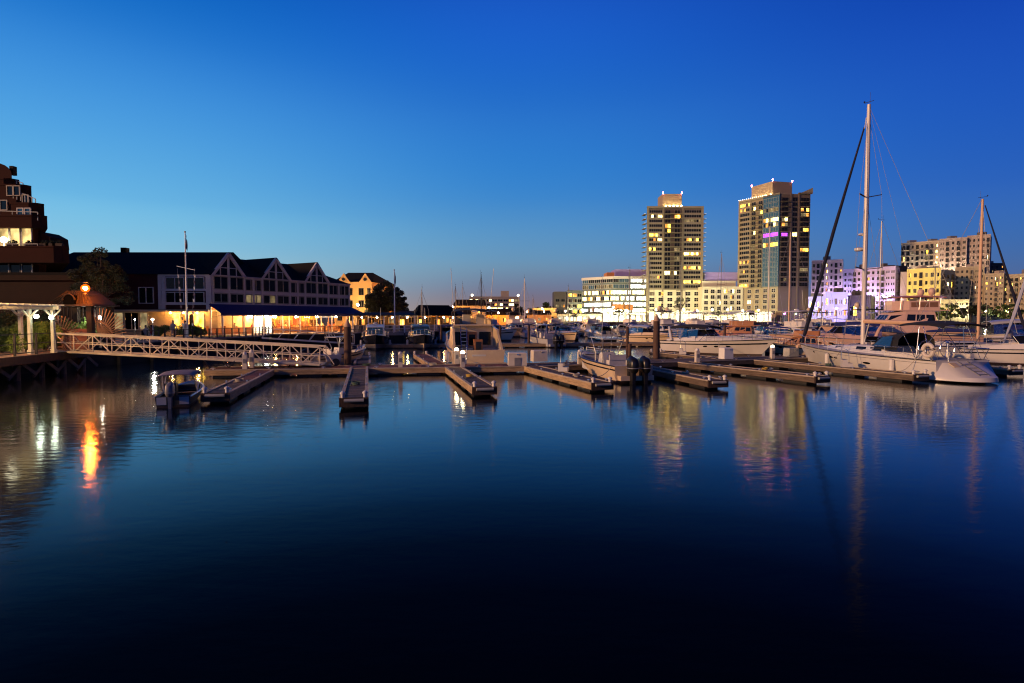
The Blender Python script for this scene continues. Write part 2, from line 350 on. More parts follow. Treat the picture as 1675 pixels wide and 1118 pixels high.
def leafmat(name, c):
    m = mat(name, c, .7, var=.55, scale=1.3); b = m.node_tree.nodes['Principled BSDF']
    b.inputs['Subsurface Weight'].default_value = 0; b.inputs['Transmission Weight'].default_value = 0
    return m
M['leaf'] = leafmat('leaf_green', (.06,.10,.022)); M['leafd'] = leafmat('leaf_dark', (.022,.032,.012)); M['leafb'] = leafmat('leaf_lit', (.15,.25,.045))  # the brightest leaf tone stands for lamp light on the foliage
M['bark'] = mat('bark', (.06,.045,.035), .9, var=.4, bump=.6, bscale=10)

# ================================================================== SETTING
def water_material():
    m = bpy.data.materials.new('harbour_water'); m.use_nodes = True; t = m.node_tree; t.nodes.clear()
    tx = t.nodes.new('ShaderNodeTexCoord')
    def nz(scale, st, det):
        mp = t.nodes.new('ShaderNodeMapping'); mp.inputs['Scale'].default_value = st; t.links.new(tx.outputs['Object'], mp.inputs[0])
        n = t.nodes.new('ShaderNodeTexNoise'); n.inputs['Scale'].default_value = scale; n.inputs['Detail'].default_value = det
        t.links.new(mp.outputs[0], n.inputs['Vector']); return n
    a = nz(1.0, (1.6, 3.4, 1), 3); c = nz(1.0, (.16, .3, 1), 2)
    ad = t.nodes.new('ShaderNodeMath'); ad.operation = 'MULTIPLY_ADD'; ad.inputs[1].default_value = 1.6
    t.links.new(c.outputs['Fac'], ad.inputs[0]); t.links.new(a.outputs['Fac'], ad.inputs[2])
    bp = t.nodes.new('ShaderNodeBump'); bp.inputs['Strength'].default_value = 1.0; bp.inputs['Distance'].default_value = .0075
    t.links.new(ad.outputs[0], bp.inputs['Height'])
    df = t.nodes.new('ShaderNodeBsdfDiffuse'); df.inputs[0].default_value = (.0006,.0014,.004,1)
    gl = t.nodes.new('ShaderNodeBsdfGlossy'); gl.inputs['Roughness'].default_value = .105; gl.inputs[0].default_value = (.86,.95,1,1); t.links.new(bp.outputs[0], gl.inputs['Normal'])
    lw = t.nodes.new('ShaderNodeLayerWeight'); lw.inputs[0].default_value = .5
    rp = t.nodes.new('ShaderNodeValToRGB'); cr = rp.color_ramp; st = [(.40,.003),(.56,.009),(.63,.024),(.685,.062),(.75,.175),(.80,.34),(.85,.54),(.91,.72),(1,.96)]   # reflectance against grazing angle
    while len(cr.elements) < len(st): cr.elements.new(.5)
    for e, (p, v) in zip(cr.elements, st): e.position = p; e.color = (v,v,v,1)
    t.links.new(lw.outputs['Facing'], rp.inputs[0])
    mx = t.nodes.new('ShaderNodeMixShader'); t.links.new(rp.outputs[0], mx.inputs[0]); t.links.new(df.outputs[0], mx.inputs[1]); t.links.new(gl.outputs[0], mx.inputs[2])
    o = t.nodes.new('ShaderNodeOutputMaterial'); t.links.new(mx.outputs[0], o.inputs[0])
    return m
wm = MB(); wm.add([(-700,-60,0),(900,-60,0),(900,700,0),(-700,700,0)], [(0,1,2,3)])
tag(wm.build('water', water_material()), kind='structure')
LZ = 1.45
shore = [(-29.5,20),(-29.5,26),(-31,35.5),(-31.5,38),(-30.8,49),(-28.5,61),(-29.5,68),(-21.8,71.5),(-20.5,79),(-14,79.5),(-8,93),(2,135),(16,200),(30,250),(420,262),(900,300),(3200,900),(3200,4500),(-3200,4500),(-3200,20)]
g = MB(); g.prism(shore, -1.5, LZ); tag(g.build('ground', M['earth']), kind='structure')
g = MB(); g.prism([(-31.4,38.6),(-30.3,49),(-28.0,61.1),(-29.2,67.6),(-21.6,71.2),(-20.2,78.7),(-13.8,79.2),(-7.7,93),(-14,100),(-26,96),(-37,75),(-60,69),(-60,45)], LZ-.3, LZ+.04)
tag(g.build('paved_terrace', M['paver']), kind='structure')
g = MB(); g.prism([(28,249),(420,261),(420,300),(28,300)], LZ-.5, LZ+.05); tag(g.build('quay_pavement', M['asphalt']), kind='structure')
# seawall faces along the shore
def seawall(pts, label, top=LZ+.1):
    th = thing('seawall', label, 'wall', (pts[0][0], pts[0][1], 0)); x0, y0 = pts[0]
    for (a, b), (c, d) in zip(pts, pts[1:]):
        m = MB(); m.bar((a-x0,b-y0,-.5+top/2),(c-x0,d-y0,-.5+top/2), .5, top+1); m.build('wall_panel', M['seawall'], th)
        m = MB(); m.bar((a-x0,b-y0,top+.04),(c-x0,d-y0,top+.04), .62, .12); m.build('coping', M['concrete'], th)
        L = math.hypot(c-a, d-b); n = max(1, int(L/3)); me = MB().lathe([(.16,-1),(.15,top-.1),(.02,top-.08)], 8).mesh('fender_pile', M['timberdark'], True)
        ux, uy = (c-a)/L, (d-b)/L
        for i in range(n):
            s = (i+.5)/n*L; put('fender_pile', me, th, (a-x0+ux*s+uy*.42, b-y0+uy*s-ux*.42, 0))
seawall([(-30.9,38.2),(-30.2,49),(-27.9,61),(-28.9,67.8)], 'dark seawall below the patio railing and gangway')
seawall([(-28.9,67.9),(-21.2,71.3),(-19.9,79)], 'dark seawall below the restaurant deck')
seawall([(-19.7,79.2),(-13.4,79.8),(-7.4,93),(2.5,134)], 'dark seawall behind the two dark moored cruisers')
seawall([(29,249.3),(160,252.8)], 'far quay wall in front of the two towers')
seawall([(161,253),(420,261)], 'far quay wall in front of the lavender and yellow buildings')

# ================================================================== DOCKS
CLEAT = MB(); CLEAT.tube([(-.14,0,.07),(0,0,.09),(.14,0,.07)], [.018,.03,.018], 6); CLEAT.box(-.05,-.02,0,.05,.02,.08)
CLEATM = None
def dock(name, label, a, b, w, z=.45, pm='plank', endcap=True, fm='fascia', cat='dock', group=None, split=None, pw=.2):
    global CLEATM
    a, b = Vector(a+(0,)), Vector(b+(0,)); L = (b-a).length; rz = math.atan2((b-a).y, (b-a).x)
    t = thing(name, label, cat, (a.x, a.y, 0), rz, group)
    n = int(L/pw); pw = L/n
    mes = []
    for k in range(3):
        j = .012*k; m = MB(); m.box(.008,-w/2+.02-j,-.04,pw-.008,w/2-.02+j*.5,0); mes.append(m.mesh('plank', M[pm]))
    r = random.Random(int(a.x*31+b.y*7))
    for i in range(n):
        o = put('plank', mes[r.randrange(3)], t, (i*pw, 0, z+r.uniform(-.004,.007)))
        if split and i*pw > split[0]: o.material_slots[0].link = 'OBJECT'; o.material_slots[0].material = M[split[1]]
    for s in (-1, 1):
        m = MB(); m.box(0, s*w/2-.06, z-.32, L, s*w/2+.06, z-.035); m.build('side_beam', M[fm], t)
        m = MB(); m.box(-.02, s*(w/2+.005)-.075, z-.03, L+.02, s*(w/2+.005)+.075, z+.035); m.build('rub_strip', M['rub'], t)
    if endcap:
        m = MB(); m.box(-.09,-w/2-.085,z-.34,-.005,w/2+.085,z+.02); m.build('end_beam', M['timberdark'], t)  # dark timber tone stands for the unlit end face
        m = MB(); m.tube([(-.14,-w/2+.1,z-.08),(-.14,w/2-.1,z-.08)], .07, 8); m.build('end_bumper', M['bumper'], t, True)
    if endcap:
        for s in (-1, 1):
            m = MB(); m.lathe([(.075,z-.3),(.075,z+.16),(.11,z+.17),(.11,z+.22),(.03,z+.28)], 10, (.04,s*(w/2-.05),0)); m.build('corner_post', M['fender'], t, True)
    k = max(2, int(L/2.4)); fl = MB().box(-.75,-w/2+.1,-.25,.75,w/2-.1,z-.3).mesh('pontoon', M['float'])
    for i in range(k): put('pontoon', fl, t, ((i+.5)/k*L, 0, 0))
    m = MB(); m.box(.05,-w/2+.12,z-.2,L-.05,w/2-.12,z-.06); m.build('joists', M['timberdark'], t)
    if not CLEATM: CLEATM = CLEAT.mesh('cleat', M['alu'], True)
    for i in range(max(1, int(L/3.2))):
        for s in (-1, 1): put('cleat', CLEATM, t, (.5+i*3.2, s*(w/2-.02), z+.04))
    return t
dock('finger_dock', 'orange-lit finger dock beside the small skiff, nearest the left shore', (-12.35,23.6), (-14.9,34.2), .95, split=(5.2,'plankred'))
dock('finger_dock', 'narrow brown finger dock ending in open water, second from the left', (-6.2,22.2), (-9.75,36.2), .95)
dock('finger_dock', 'finger dock in front of the central cabin cruiser with a pale left edge', (-1.25,25.7), (-3.75,36.2), .98)
dock('finger_dock', 'finger dock along the left side of the white console boat', (4.35,27.4), (1.3,36.7), 1.0)
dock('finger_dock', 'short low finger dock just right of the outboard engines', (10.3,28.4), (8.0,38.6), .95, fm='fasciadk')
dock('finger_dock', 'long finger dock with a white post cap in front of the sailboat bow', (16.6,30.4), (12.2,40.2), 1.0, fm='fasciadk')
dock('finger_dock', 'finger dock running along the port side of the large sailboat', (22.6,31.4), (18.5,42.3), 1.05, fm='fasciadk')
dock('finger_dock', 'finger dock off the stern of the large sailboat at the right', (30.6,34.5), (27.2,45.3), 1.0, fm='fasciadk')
dock('finger_dock', 'brown finger dock behind the walkway leading to the dark cruisers', (-12.4,47.5), (-10.3,39.0), 1.0)
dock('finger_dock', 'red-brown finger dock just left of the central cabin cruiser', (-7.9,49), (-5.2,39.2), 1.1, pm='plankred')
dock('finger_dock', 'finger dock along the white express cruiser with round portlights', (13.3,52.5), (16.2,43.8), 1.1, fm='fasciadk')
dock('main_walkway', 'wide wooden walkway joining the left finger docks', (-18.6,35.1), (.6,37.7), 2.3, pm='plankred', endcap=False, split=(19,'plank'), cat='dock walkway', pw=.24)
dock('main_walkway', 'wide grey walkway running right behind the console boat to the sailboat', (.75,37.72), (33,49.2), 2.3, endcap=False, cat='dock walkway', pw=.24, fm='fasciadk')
dock('back_walkway', 'distant walkway between the rows of moored cruisers', (-18,66.5), (42,74.5), 2.0, endcap=False, cat='dock walkway', pw=.4)
dock('back_walkway', 'farthest walkway among the boats near the far quay', (-2,112), (70,122), 2.0, endcap=False, cat='dock walkway', pw=.6)

def piling(x, y, top, r, label, cone=True):
    t = thing('piling', label, 'piling', (x, y, 0))
    m = MB(); m.lathe([(r*1.05,-1.5),(r,top*.5),(r*.97,top)], 14); m.build('post', M['pile'], t, True)
    if cone:
        m = MB(); m.lathe([(r*1.04,top-.01),(r*1.06,top+.05),(r*.5,top+r*1.2),(.03,top+r*2.1)], 14); m.build('cap', M['pilecap'], t, True)
    m = MB(); m.tube([((r+.05)*math.cos(a*PI/8),(r+.05)*math.sin(a*PI/8),.5) for a in range(17)], .025, 5); m.build('guide_ring', M['darkmetal'], t)
p = onz(567, 597, .45); piling(p.x, p.y+.3, 3.0, .24, 'tall brown piling with pale conical cap beside the left walkway')
p = onz(1080, 590, .45); piling(p.x, p.y+1.2, 3.35, .25, 'tall brown piling with pale conical cap behind the console boat')
for px, py, Y, lab in ((865,540,70,'thin dark piling left of the walkaround boat'),(1026,560,62,'thin dark piling behind the console boat, left of the tall one'),(1185,545,75,'thin dark piling behind the express cruiser'),
                       (1030,560,46,'short dark piling at the walkway beside the console boat stern'),(722,560,74,'thin dark piling behind the second dark cruiser'),(818,560,72,'thin dark piling right of the central cruiser')):
    q = aty(px, py, Y); piling(q.x, Y, 2.6 if Y > 50 else 1.5, .16, lab, False)

def dock_box(px, py, w, d, h, label, rz=.2, door=None, m_='dbox'):
    q = onz(px, py, .48); t = thing('dock_box', label, 'dock box', (q.x, q.y+d/2, .49), rz)
    m = MB(); m.hexa([(-w/2,-d/2,0),(w/2,-d/2,0),(w/2,d/2,0),(-w/2,d/2,0),(-w/2*.96,-d/2*.95,h),(w/2*.96,-d/2*.95,h),(w/2*.96,d/2*.95,h),(-w/2*.96,d/2*.95,h)]); m.build('body', M[m_], t)
    m = MB(); m.hexa([(-w/2,-d/2,h+.003),(w/2,-d/2,h+.003),(w/2,d/2,h+.003),(-w/2,d/2,h+.003),(-w/2*.9,-d/2*.8,h+.09),(w/2*.9,-d/2*.8,h+.09),(w/2*.9,d/2*.8,h+.09),(-w/2*.9,d/2*.8,h+.09)]); m.build('lid', M[m_], t)
    if door:
        m = MB(); m.box(-w*.18,-d/2-.02,.0,w*.16,-d/2-.003,h*.7); m.build('door', M['grey'], t)
    m = MB(); m.box(-.06,-d/2-.03,h-.06,.06,-d/2-.004,h+.02); m.build('latch', M['chrome'], t)
dock_box(846, 599, 1.2, .8, .75, 'cream dock box with a grey door right of the central cruiser', .1, True)
dock_box(882, 592, 1.05, .8, .7, 'cream and grey dock box left of the console boat bow', .25)
dock_box(1190, 588, .8, .7, .75, 'white dock box beside the hull of the white express cruiser', .3, m_='white')
dock_box(1297, 584, .95, .7, .6, 'pale grey dock box just left of the sailboat bow', .3, m_='bumper')
def pedestal(px, py, label, h=1.0, w=.26, lm='e_small'):
    q = onz(px, py, .48); t = thing('power_pedestal', label, 'power pedestal', (q.x, q.y, .49), .2)
    m = MB(); m.box(-w/2,-w/2,0,w/2,w/2,h*.82); m.build('body', M['dbox'], t)
    m = MB(); m.box(-w*.52,-w*.52,h*.83,w*.52,w*.52,h*.86); m.build('collar', M['white'], t)
    m = MB(); m.lathe([(w*.45,h*.865),(w*.5,h*.93),(w*.35,h*1.0),(.03,h*1.03)], 12); m.build('light', M[lm], t, True)
    m = MB(); m.box(-w*.3,-w/2-.03,h*.35,w*.3,-w/2-.003,h*.6); m.build('outlet', M['grey'], t)
pedestal(747, 596, 'lit power pedestal at the port quarter of the central cruiser, left of a pair', 1.05, lm='e_ped')
pedestal(757, 601, 'lit power pedestal in front of the central cruiser, right of a pair', 1.0, lm='e_ped')
pedestal(1263, 587, 'lit power pedestal near the bow of the white express cruiser', 1.0)
pedestal(655, 601, 'unlit power pedestal on the left walkway between two finger docks', .95, lm='white'); pedestal(948, 596, 'unlit power pedestal behind the console boat bow', .95, lm='white'); pedestal(1140, 593, 'unlit power pedestal right of the tall piling', .95, lm='white'); pedestal(1385, 588, 'unlit power pedestal beside the sailboat foredeck', .95, lm='white')
def dock_steps(x, y, rz, label):
    t = thing('dock_steps', label, 'steps', (x, y, .475), rz)
    for k in range(2): m = MB(); m.box(-.3,-.3+.28*k,0,.3,-.02+.28*k,.25+.25*k-.03*k); m.build('step', M['gel'], t); m = MB(); m.box(-.29,-.29+.28*k,.25+.22*k+.002,.29,-.03+.28*k,.25+.22*k+.012); m.build('tread', M['grey'], t)
    m = MB(); m.tube([(.28,-.25,.2),(.28,-.2,1.0),(.28,.2,1.25),(.28,.22,.4)], .02, 5); m.build('handrail', M['chrome'], t)
dock_steps(3.0,33.2,1.3,'white boarding steps beside the console boat'); dock_steps(21.2,36.0,1.3,'white boarding steps beside the large sailboat'); dock_steps(-3.4,38.7,.1,'white boarding steps at the stern of the central cruiser'); dock_steps(14.6,48.6,1.2,'white boarding steps beside the express cruiser')
t = thing('dock_cart', 'grey two wheeled dock cart on the left walkway', 'cart', (-11.6,36.9,.475), .4)
m = MB(); m.loft([[(-.4,-.25,.3),(.4,-.25,.3),(.4,.25,.3),(-.4,.25,.3)],[(-.55,-.32,.7),(.5,-.32,.7),(.5,.32,.7),(-.55,.32,.7)]], True, True, False); m.build('tub', M['gelgrey'], t)
for s in (-1,1): m = MB(); m.tube([(.1,s*.36,.25),(.1,s*.42,.25)], .25, 14); m.build('wheel', M['black'], t)
m = MB(); m.tube([(-.5,-.3,.68),(-1.0,-.28,.85),(-1.0,.28,.85),(-.5,.3,.68)], .02, 5); m.build('handle', M['chrome'], t)
pedestal(401, 604, 'power pedestal at the foot of the gangway', 1.0, lm='white')
pedestal(412, 602, 'white topped power pedestal behind the gangway foot', 1.1, lm='white')

def hose_coil(x, y, label, mt='hose', r=.17):
    t = thing('hose_coil', label, 'hose', (x, y, .462), x*3); m = MB(); m.tube([((r-.02*math.sin(k))*math.cos(k*PI/6),(r-.02*math.sin(k))*math.sin(k*PI/6),.02+.004*k) for k in range(37)], .02, 5); m.build('coil', M[mt], t, True)
    m = MB(); m.tube([(r,0,.02),(r+.08,.08,.015),(r+.02,.2,.015)], .018, 5); m.build('tail', M[mt], t, True)
hose_coil(-7.27,26.4,'coiled green hose on the second finger dock'); hose_coil(-2.25,29.9,'coiled yellow cord on the finger dock before the central cruiser','yhose'); hose_coil(-9.5,37.0,'coiled green hose on the left walkway',r=.22)
hose_coil(-5.2,37.3,'coiled rope on the walkway left of the central cruiser','rope',.22); hose_coil(3.43,30.2,'coiled rope on the dock beside the console boat','rope'); hose_coil(15.06,33.8,'coiled yellow cord on the long finger dock','yhose'); hose_coil(9.2,41.0,'coiled hose on the right walkway',r=.22)
hose_coil(-13.37,27.8,'coiled rope on the finger dock beside the skiff','rope'); hose_coil(20.55,36.85,'coiled hose on the dock beside the large sailboat')
# ================================================================== GANGWAY
A0 = Vector((-28.7,36.3,1.5)); B0 = Vector((-12.2,36.6,.62)); gl = (B0-A0).length
gt = thing('gangway', 'long white trussed gangway sloping from the shore to the docks', 'gangway', (A0.x, A0.y, A0.z), math.atan2(B0.y-A0.y, B0.x-A0.x))
def gz(x): return (B0.z-A0.z)*x/gl
NB = 14
for s, yy in ((0, -.65), (1, .65)):
    for zz, nm, r_ in ((1.12,'top_chord',.055),(0.0,'bottom_chord',.065),(.56,'mid_rail',.03)):
        m = MB(); m.bar((0,yy,zz),(gl,yy,gz(gl)+zz), r_*2); m.build(nm, M['gang'], gt)
    for i in range(NB+1):
        x = i/NB*gl; m = MB(); m.bar((x,yy,gz(x)),(x,yy,gz(x)+1.12), .05); m.build('truss_post', M['gang'], gt)
        if i < NB:
            x2 = (i+1)/NB*gl; u, v = ((0, 1.12) if i % 2 else (1.12, 0))
            m = MB(); m.bar((x,yy+.01,gz(x)+u),(x2,yy+.01,gz(x2)+v), .05); m.build('brace', M['gang'], gt)
m = MB(); m.hexa([(0,-.6,-.1),(gl,-.6,gz(gl)-.1),(gl,.6,gz(gl)-.1),(0,.6,-.1),(0,-.6,-.03),(gl,-.6,gz(gl)-.03),(gl,.6,gz(gl)-.03),(0,.6,-.03)]); m.build('walking_deck', M['gang'], gt)
m = MB(); m.tube([(gl,-.65,gz(gl)+1.12),(gl+.6,-.65,gz(gl)+.5),(gl+.9,-.65,gz(gl)+.02)], .035, 6); m.build('end_rail', M['gang'], gt)
m = MB(); m.tube([(gl,.65,gz(gl)+1.12),(gl+.6,.65,gz(gl)+.5),(gl+.9,.65,gz(gl)+.02)], .035, 6); m.build('end_rail', M['gang'], gt)
for i in range(4):                       # power cables hanging under the gangway
    x0 = 9.3+i*1.15; pts = [(x0+1.9*k/8, -.7+.1*i, gz(x0)-.12-.75*math.sin(PI*k/8)) for k in range(9)]
    m = MB(); m.tube(pts, .035, 5); m.build('hanging_cable', M['black'], gt, True)
# second gangway, farther, below the restaurant deck
C0 = Vector((-27.5,62.5,1.4)); D0 = Vector((-18.5,66.3,.6))
g2 = thing('gangway', 'distant grey gangway below the restaurant deck railing', 'gangway', C0, math.atan2(D0.y-C0.y, D0.x-C0.x)); l2 = (D0-C0).length
for yy in (-.6, .6):
    for zz in (0, 1.05):
        m = MB(); m.bar((0,yy,zz),(l2,yy,zz-.8), .09); m.build('chord', M['alu'], g2)
    for i in range(7):
        x = i/6*l2; m = MB(); m.bar((x,yy,-.8*i/6),(min(l2,x+.8),yy,1.05-.8*i/6), .06); m.build('brace', M['alu'], g2)
m = MB(); m.hexa([(0,-.55,-.1),(l2,-.55,-.9),(l2,.55,-.9),(0,.55,-.1),(0,-.55,-.04),(l2,-.55,-.84),(l2,.55,-.84),(0,.55,-.04)]); m.build('walking_deck', M['alu'], g2)

# ================================================================== LEFT PROMENADE
pe = [(-26.3,20),(-26.9,29.5),(-27.9,35.0),(-28.5,38.2)]
t = thing('promenade_deck', 'timber promenade deck on braced piles at the left shore', 'deck', (-28,30,0))
m = MB(); m.prism([(x+28,y-30) for x, y in pe]+[(-3.6,8.3),(-3.6,-10)], LZ-.12, LZ+.02); m.build('deck_boards', M['timberwarm'], t)
for (a, b), (c, d) in zip(pe, pe[1:]):
    m = MB(); m.bar((a+28.05,b-30,LZ-.22),(c+28.05,d-30,LZ-.22), .14, .46); m.build('edge_beam', M['timberdark'], t)
for i in range(9):
    y = 22.5+i*1.95; x = -26.45-(y-20)*.115 + (.0)
    m = MB(); m.tube([(x+27.7,y-30,-1.2),(x+27.7,y-30,LZ-.3)], .17, 8); m.build('pile', M['timberwarm'], t, True)
    m = MB(); m.bar((x+27.95,y-30.9,.15),(x+27.95,y-29.95,LZ-.45), .1, .2); m.build('cross_brace', M['timberwarm'], t)
    m = MB(); m.bar((x+28.02,y-29.1,.3),(x+28.02,y-30.05,LZ-.45), .1, .2); m.build('cross_brace', M['timberwarm'], t)

def railing(name, label, pts, z, h=1.05, step=1.9, pm='darkmetal', rails=(1.0,.55,.12), pw=.09, rm=None, cat='railing'):
    t = thing(name, label, cat, (pts[0][0], pts[0][1], z)); x0, y0 = pts[0]
    pm_ = MB().box(-pw/2,-pw/2,0,pw/2,pw/2,h+.06).mesh('post', M[pm])
    for (a, b), (c, d) in zip(pts, pts[1:]):
        L = math.hypot(c-a, d-b); n = max(1, round(L/step)); rz = math.atan2(d-b, c-a)
        for i in range(n+1): put('post', pm_, t, (a-x0+(c-a)*i/n, b-y0+(d-b)*i/n, 0), rz)
        for f in rails:
            m = MB(); m.bar((a-x0,b-y0,h*f),(c-x0,d-y0,h*f), .045); m.build('rail', M[rm or pm], t)
    return t
railing('railing', 'dark post and rail fence along the lit gazebo deck', [(-26.5,21),(-27.0,29.4),(-27.95,34.8)], LZ+.02, 1.2, 1.75)
railing('railing', 'dark railing with pale posts along the restaurant patio edge', [(-30.1,49.3),(-27.8,60.9),(-28.6,66.8)], LZ+.06, 1.0, 1.1, pm='darkmetal')
railing('railing', 'dark railing on the shore between the gangway head and patio', [(-30.9,39.2),(-30.2,48.6)], LZ+.06, 1.0, 1.3)
railing('railing', 'warm-lit railing along the restaurant terrace', [(-28.4,67.5),(-21.3,70.9),(-20,78.3)], LZ+.06, 1.0, 1.9, pm='timberwarm', pw=.13)
railing('railing', 'white post railing behind the two dark cruisers', [(-19.4,79.0),(-13.5,79.5),(-8,91.5)], LZ+.06, 1.0, 1.6, pm='white', pw=.14)

# gazebo
t = thing('gazebo', 'white timber gazebo with knee braces at the left edge', 'gazebo', (-29.5,31.5,LZ+.03), 0)
GP = [(.35,-4.0),(.9,-1.2),(1.25,1.4),(1.25,2.7),(-2.2,1.6),(-2.2,-4.2),(.8,2.2)]
GP = [(1.55,-6.5),(1.75,-1.9),(1.2,1.9),(1.75,2.9),(-2.6,2.9),(-2.6,-6.5),(-.2,2.9)]
for x, y in GP:
    m = MB(); m.box(x-.085,y-.085,0,x+.085,y+.085,2.6); m.build('post', M['gazpaint'], t)
    m = MB(); m.box(x-.12,y-.12,0,x+.12,y+.12,.22); m.build('post_base', M['gazpaint'], t)
    for dx, dy in ((.5,0),(-.5,0),(0,.5),(0,-.5)):
        if abs(x+dx) < 2.9 and -6.8 < y+dy < 3.2:
            m = MB(); m.bar((x+dx*.16,y+dy*.16,2.2),(x+dx,y+dy,2.6), .07); m.build('knee_brace', M['gazpaint'], t)
for y in (-6.5,-1.9,2.9):
    m = MB(); m.box(-3.0,y-.09,2.61,2.2,y+.09,2.83); m.build('beam', M['gazpaint'], t)
for x in (-2.6,1.75):
    m = MB(); m.box(x-.09,-6.9,2.6,x+.09,3.4,2.82); m.build('beam', M['gazpaint'], t)
for i in range(22):
    y = -6.7+i*.47; m = MB(); m.box(-3.1,y-.03,2.835,2.25,y+.03,2.91); m.build('rafter', M['gazpaint'], t)
def lamp(name, label, loc, r=.13, mt='e_bulb', arm=None, post=None, cat='lamp', group=None):
    t = thing(name, label, cat, loc, 0, group)
    m = MB(); m.ball((0,0,0), r, 12, 8); m.build('globe', M[mt], t, True)
    m = MB(); m.lathe([(r*.5,-r*1.25),(r*.6,-r*.95),(r*.4,-r*.9)], 10); m.build('holder', M['darkmetal'], t, True)
    if arm: m = MB(); m.tube([(0,0,-r*1.2),(arm[0]*.5,arm[1]*.5,-r*1.6),arm], .025, 6); m.build('arm', M['darkmetal'], t)
    if post: m = MB(); m.lathe([(.09,-post),(.06,-post+.3),(.045,-r*1.2)], 8); m.build('post', M['white' if cat=='lamp post' else 'darkmetal'], t, True)
    return t
q = aty(60,518,33.2); lamp('wall_lamp', 'white globe lamp on the middle gazebo post', q, .12, 'e_gaz', arm=(.25,.2,-.25))
q = aty(84,520,34.2); lamp('wall_lamp', 'white globe lamp on the right gazebo post', q, .11, 'e_gaz', arm=(.15,.25,-.25))
lamp('promenade_lamp', 'warm globe lamp on a tall post at the left edge of the promenade', (-25.75+.1,26.2,4.7), .16, 'e_prom', post=4.7-LZ, cat='lamp post')
q = aty(163,520,41); lamp('post_lamp', 'white globe lamp on a white post right of the gate turret', q, .13, post=q.z-LZ, cat='lamp post')
q = aty(152,521,40.4); lamp('wall_lamp', 'small white lamp on the gate turret post', q, .08, arm=(-.2,.2,-.2))
q = aty(250,523,58); lamp('post_lamp', 'white globe lamp on a post at the restaurant patio', q, .11, post=q.z-LZ, cat='lamp post')
q = aty(221,523,60); lamp('post_lamp', 'dark lamp post with small white globe beside the shop window', q, .07, post=q.z-LZ, cat='lamp post')

# gate turret with sodium lamp
gc = aty(138, 500, 39.5)
t = thing('gate_turret', 'wooden gate turret with arched niche under the orange lamp', 'gate', (gc.x, gc.y, LZ+.03), 0)
for x, y in ((-1.3,-.9),(1.1,-.9),(-1.3,1.0),(1.1,1.0)):
    m = MB(); m.box(x-.17,y-.17,0,x+.17,y+.17,2.9); m.build('post', M['turret'], t)
m = MB(); m.box(-1.75,-1.25,2.9,1.55,1.35,3.02); m.build('eave_board', M['timberdark'], t)
m = MB(); m.loft([[(-1.6,-1.15,3.02),(1.4,-1.15,3.02),(1.4,1.2,3.02),(-1.6,1.2,3.02)],[(-.65,-.6,3.95),(.55,-.6,3.95),(.55,.6,3.95),(-.65,.6,3.95)]]); m.build('hipped_roof', M['turret'], t)
for i in range(13):
    f = i/12; m = MB(); m.bar((-1.58+2.96*f,-1.18,3.03),(-.63+1.16*f,-.63,3.95), .07, .05); m.build('roof_batten', M['turret'], t)
m = MB(); m.extr([(-.42,-1.30,3.02),(.32,-1.30,3.02)]+[(-.05+.37*math.cos(a*PI/10),-1.30,3.3+.38*math.sin(a*PI/10)) for a in range(11)], (0,.5,0)); m.build('arch_shade_slab', M['void'], t)  # near-black slab set proud, painted as the shade inside the niche
m = MB(); m.tube([(.37*math.cos(a*PI/10)*1.08-.05,-1.31,3.3+.41*math.sin(a*PI/10)) for a in range(11)], .05, 6); m.build('arch_trim', M['turret'], t)
for i in range(17):
    x = -3.3+i*.27; m = MB(); m.box(x-.04,1.35,.1,x+.04,1.43,3.0); m.build('slat', M['turret'], t)
m = MB(); m.box(-3.5,1.32,2.9,1.2,1.46,3.05); m.build('slat_rail', M['turret'], t)
m = MB(); m.box(-.5,-.85,0,.95,-.77,1.35); m.build('gate_panel', M['plankred'], t)
m = MB(); m.box(-1.2,-.85,0,-.55,-.77,1.35); m.build('gate_panel', M['plankred'], t)
lq = aty(140, 472, 37.7)
t = thing('sodium_lamp', 'glowing orange sodium lamp above the gate turret', 'lamp', lq)
m = MB(); m.ball((0,0,0), .13, 12, 8); m.build('bulb', M['e_sod'], t, True)
m = MB(); m.ball((0,0,0), .26, 14, 10); m.build('amber_halo', M['amber'], t, True)  # glowing shell added as the orange halo round the bulb
m = MB(); m.lathe([(.03,-.45),(.12,-.38),(.05,-.35)], 8); m.tube([(0,0,-.42),(0,.5,-.45),(0,1.3,-.3)], .03, 6); m.build('stem', M['darkmetal'], t, True)
m = MB(); m.lathe([(.2,.36),(.08,.42),(.02,.48)], 10); m.build('hood', M['darkmetal'], t, True)
def fan(label, c, r0, r1, a0, a1, n, tilt=0):
    t = thing('fan_guard', label, 'fence', c, tilt)
    for i in range(n):
        a = R(lerp(a0, a1, i/(n-1))); m = MB(); m.bar((r0*math.cos(a),0,r0*math.sin(a)),(r1*math.cos(a),0,r1*math.sin(a)), .06, .04); m.build('spoke', M['timberwarm'], t)
    for rr in (r1*.5,):
        m = MB(); m.tube([(rr*math.cos(R(lerp(a0,a1,k/14))),-.04,rr*math.sin(R(lerp(a0,a1,k/14)))) for k in range(15)], .04, 6); m.build('arc', M['timberwarm'], t)
q = aty(162, 551, 38.6); fan('sunburst fence of pale wooden spokes right of the gate turret', q, .15, 1.95, -12, 100, 17)
q = aty(98, 551, 36.0); fan('sunburst fence of red-lit spokes left of the gangway head', q, .15, 1.05, -75, 25, 12)
q = aty(98, 556, 37.6); fan('sunburst fence of pale spokes behind the gazebo corner', q, .15, 1.6, 20, 110, 11)

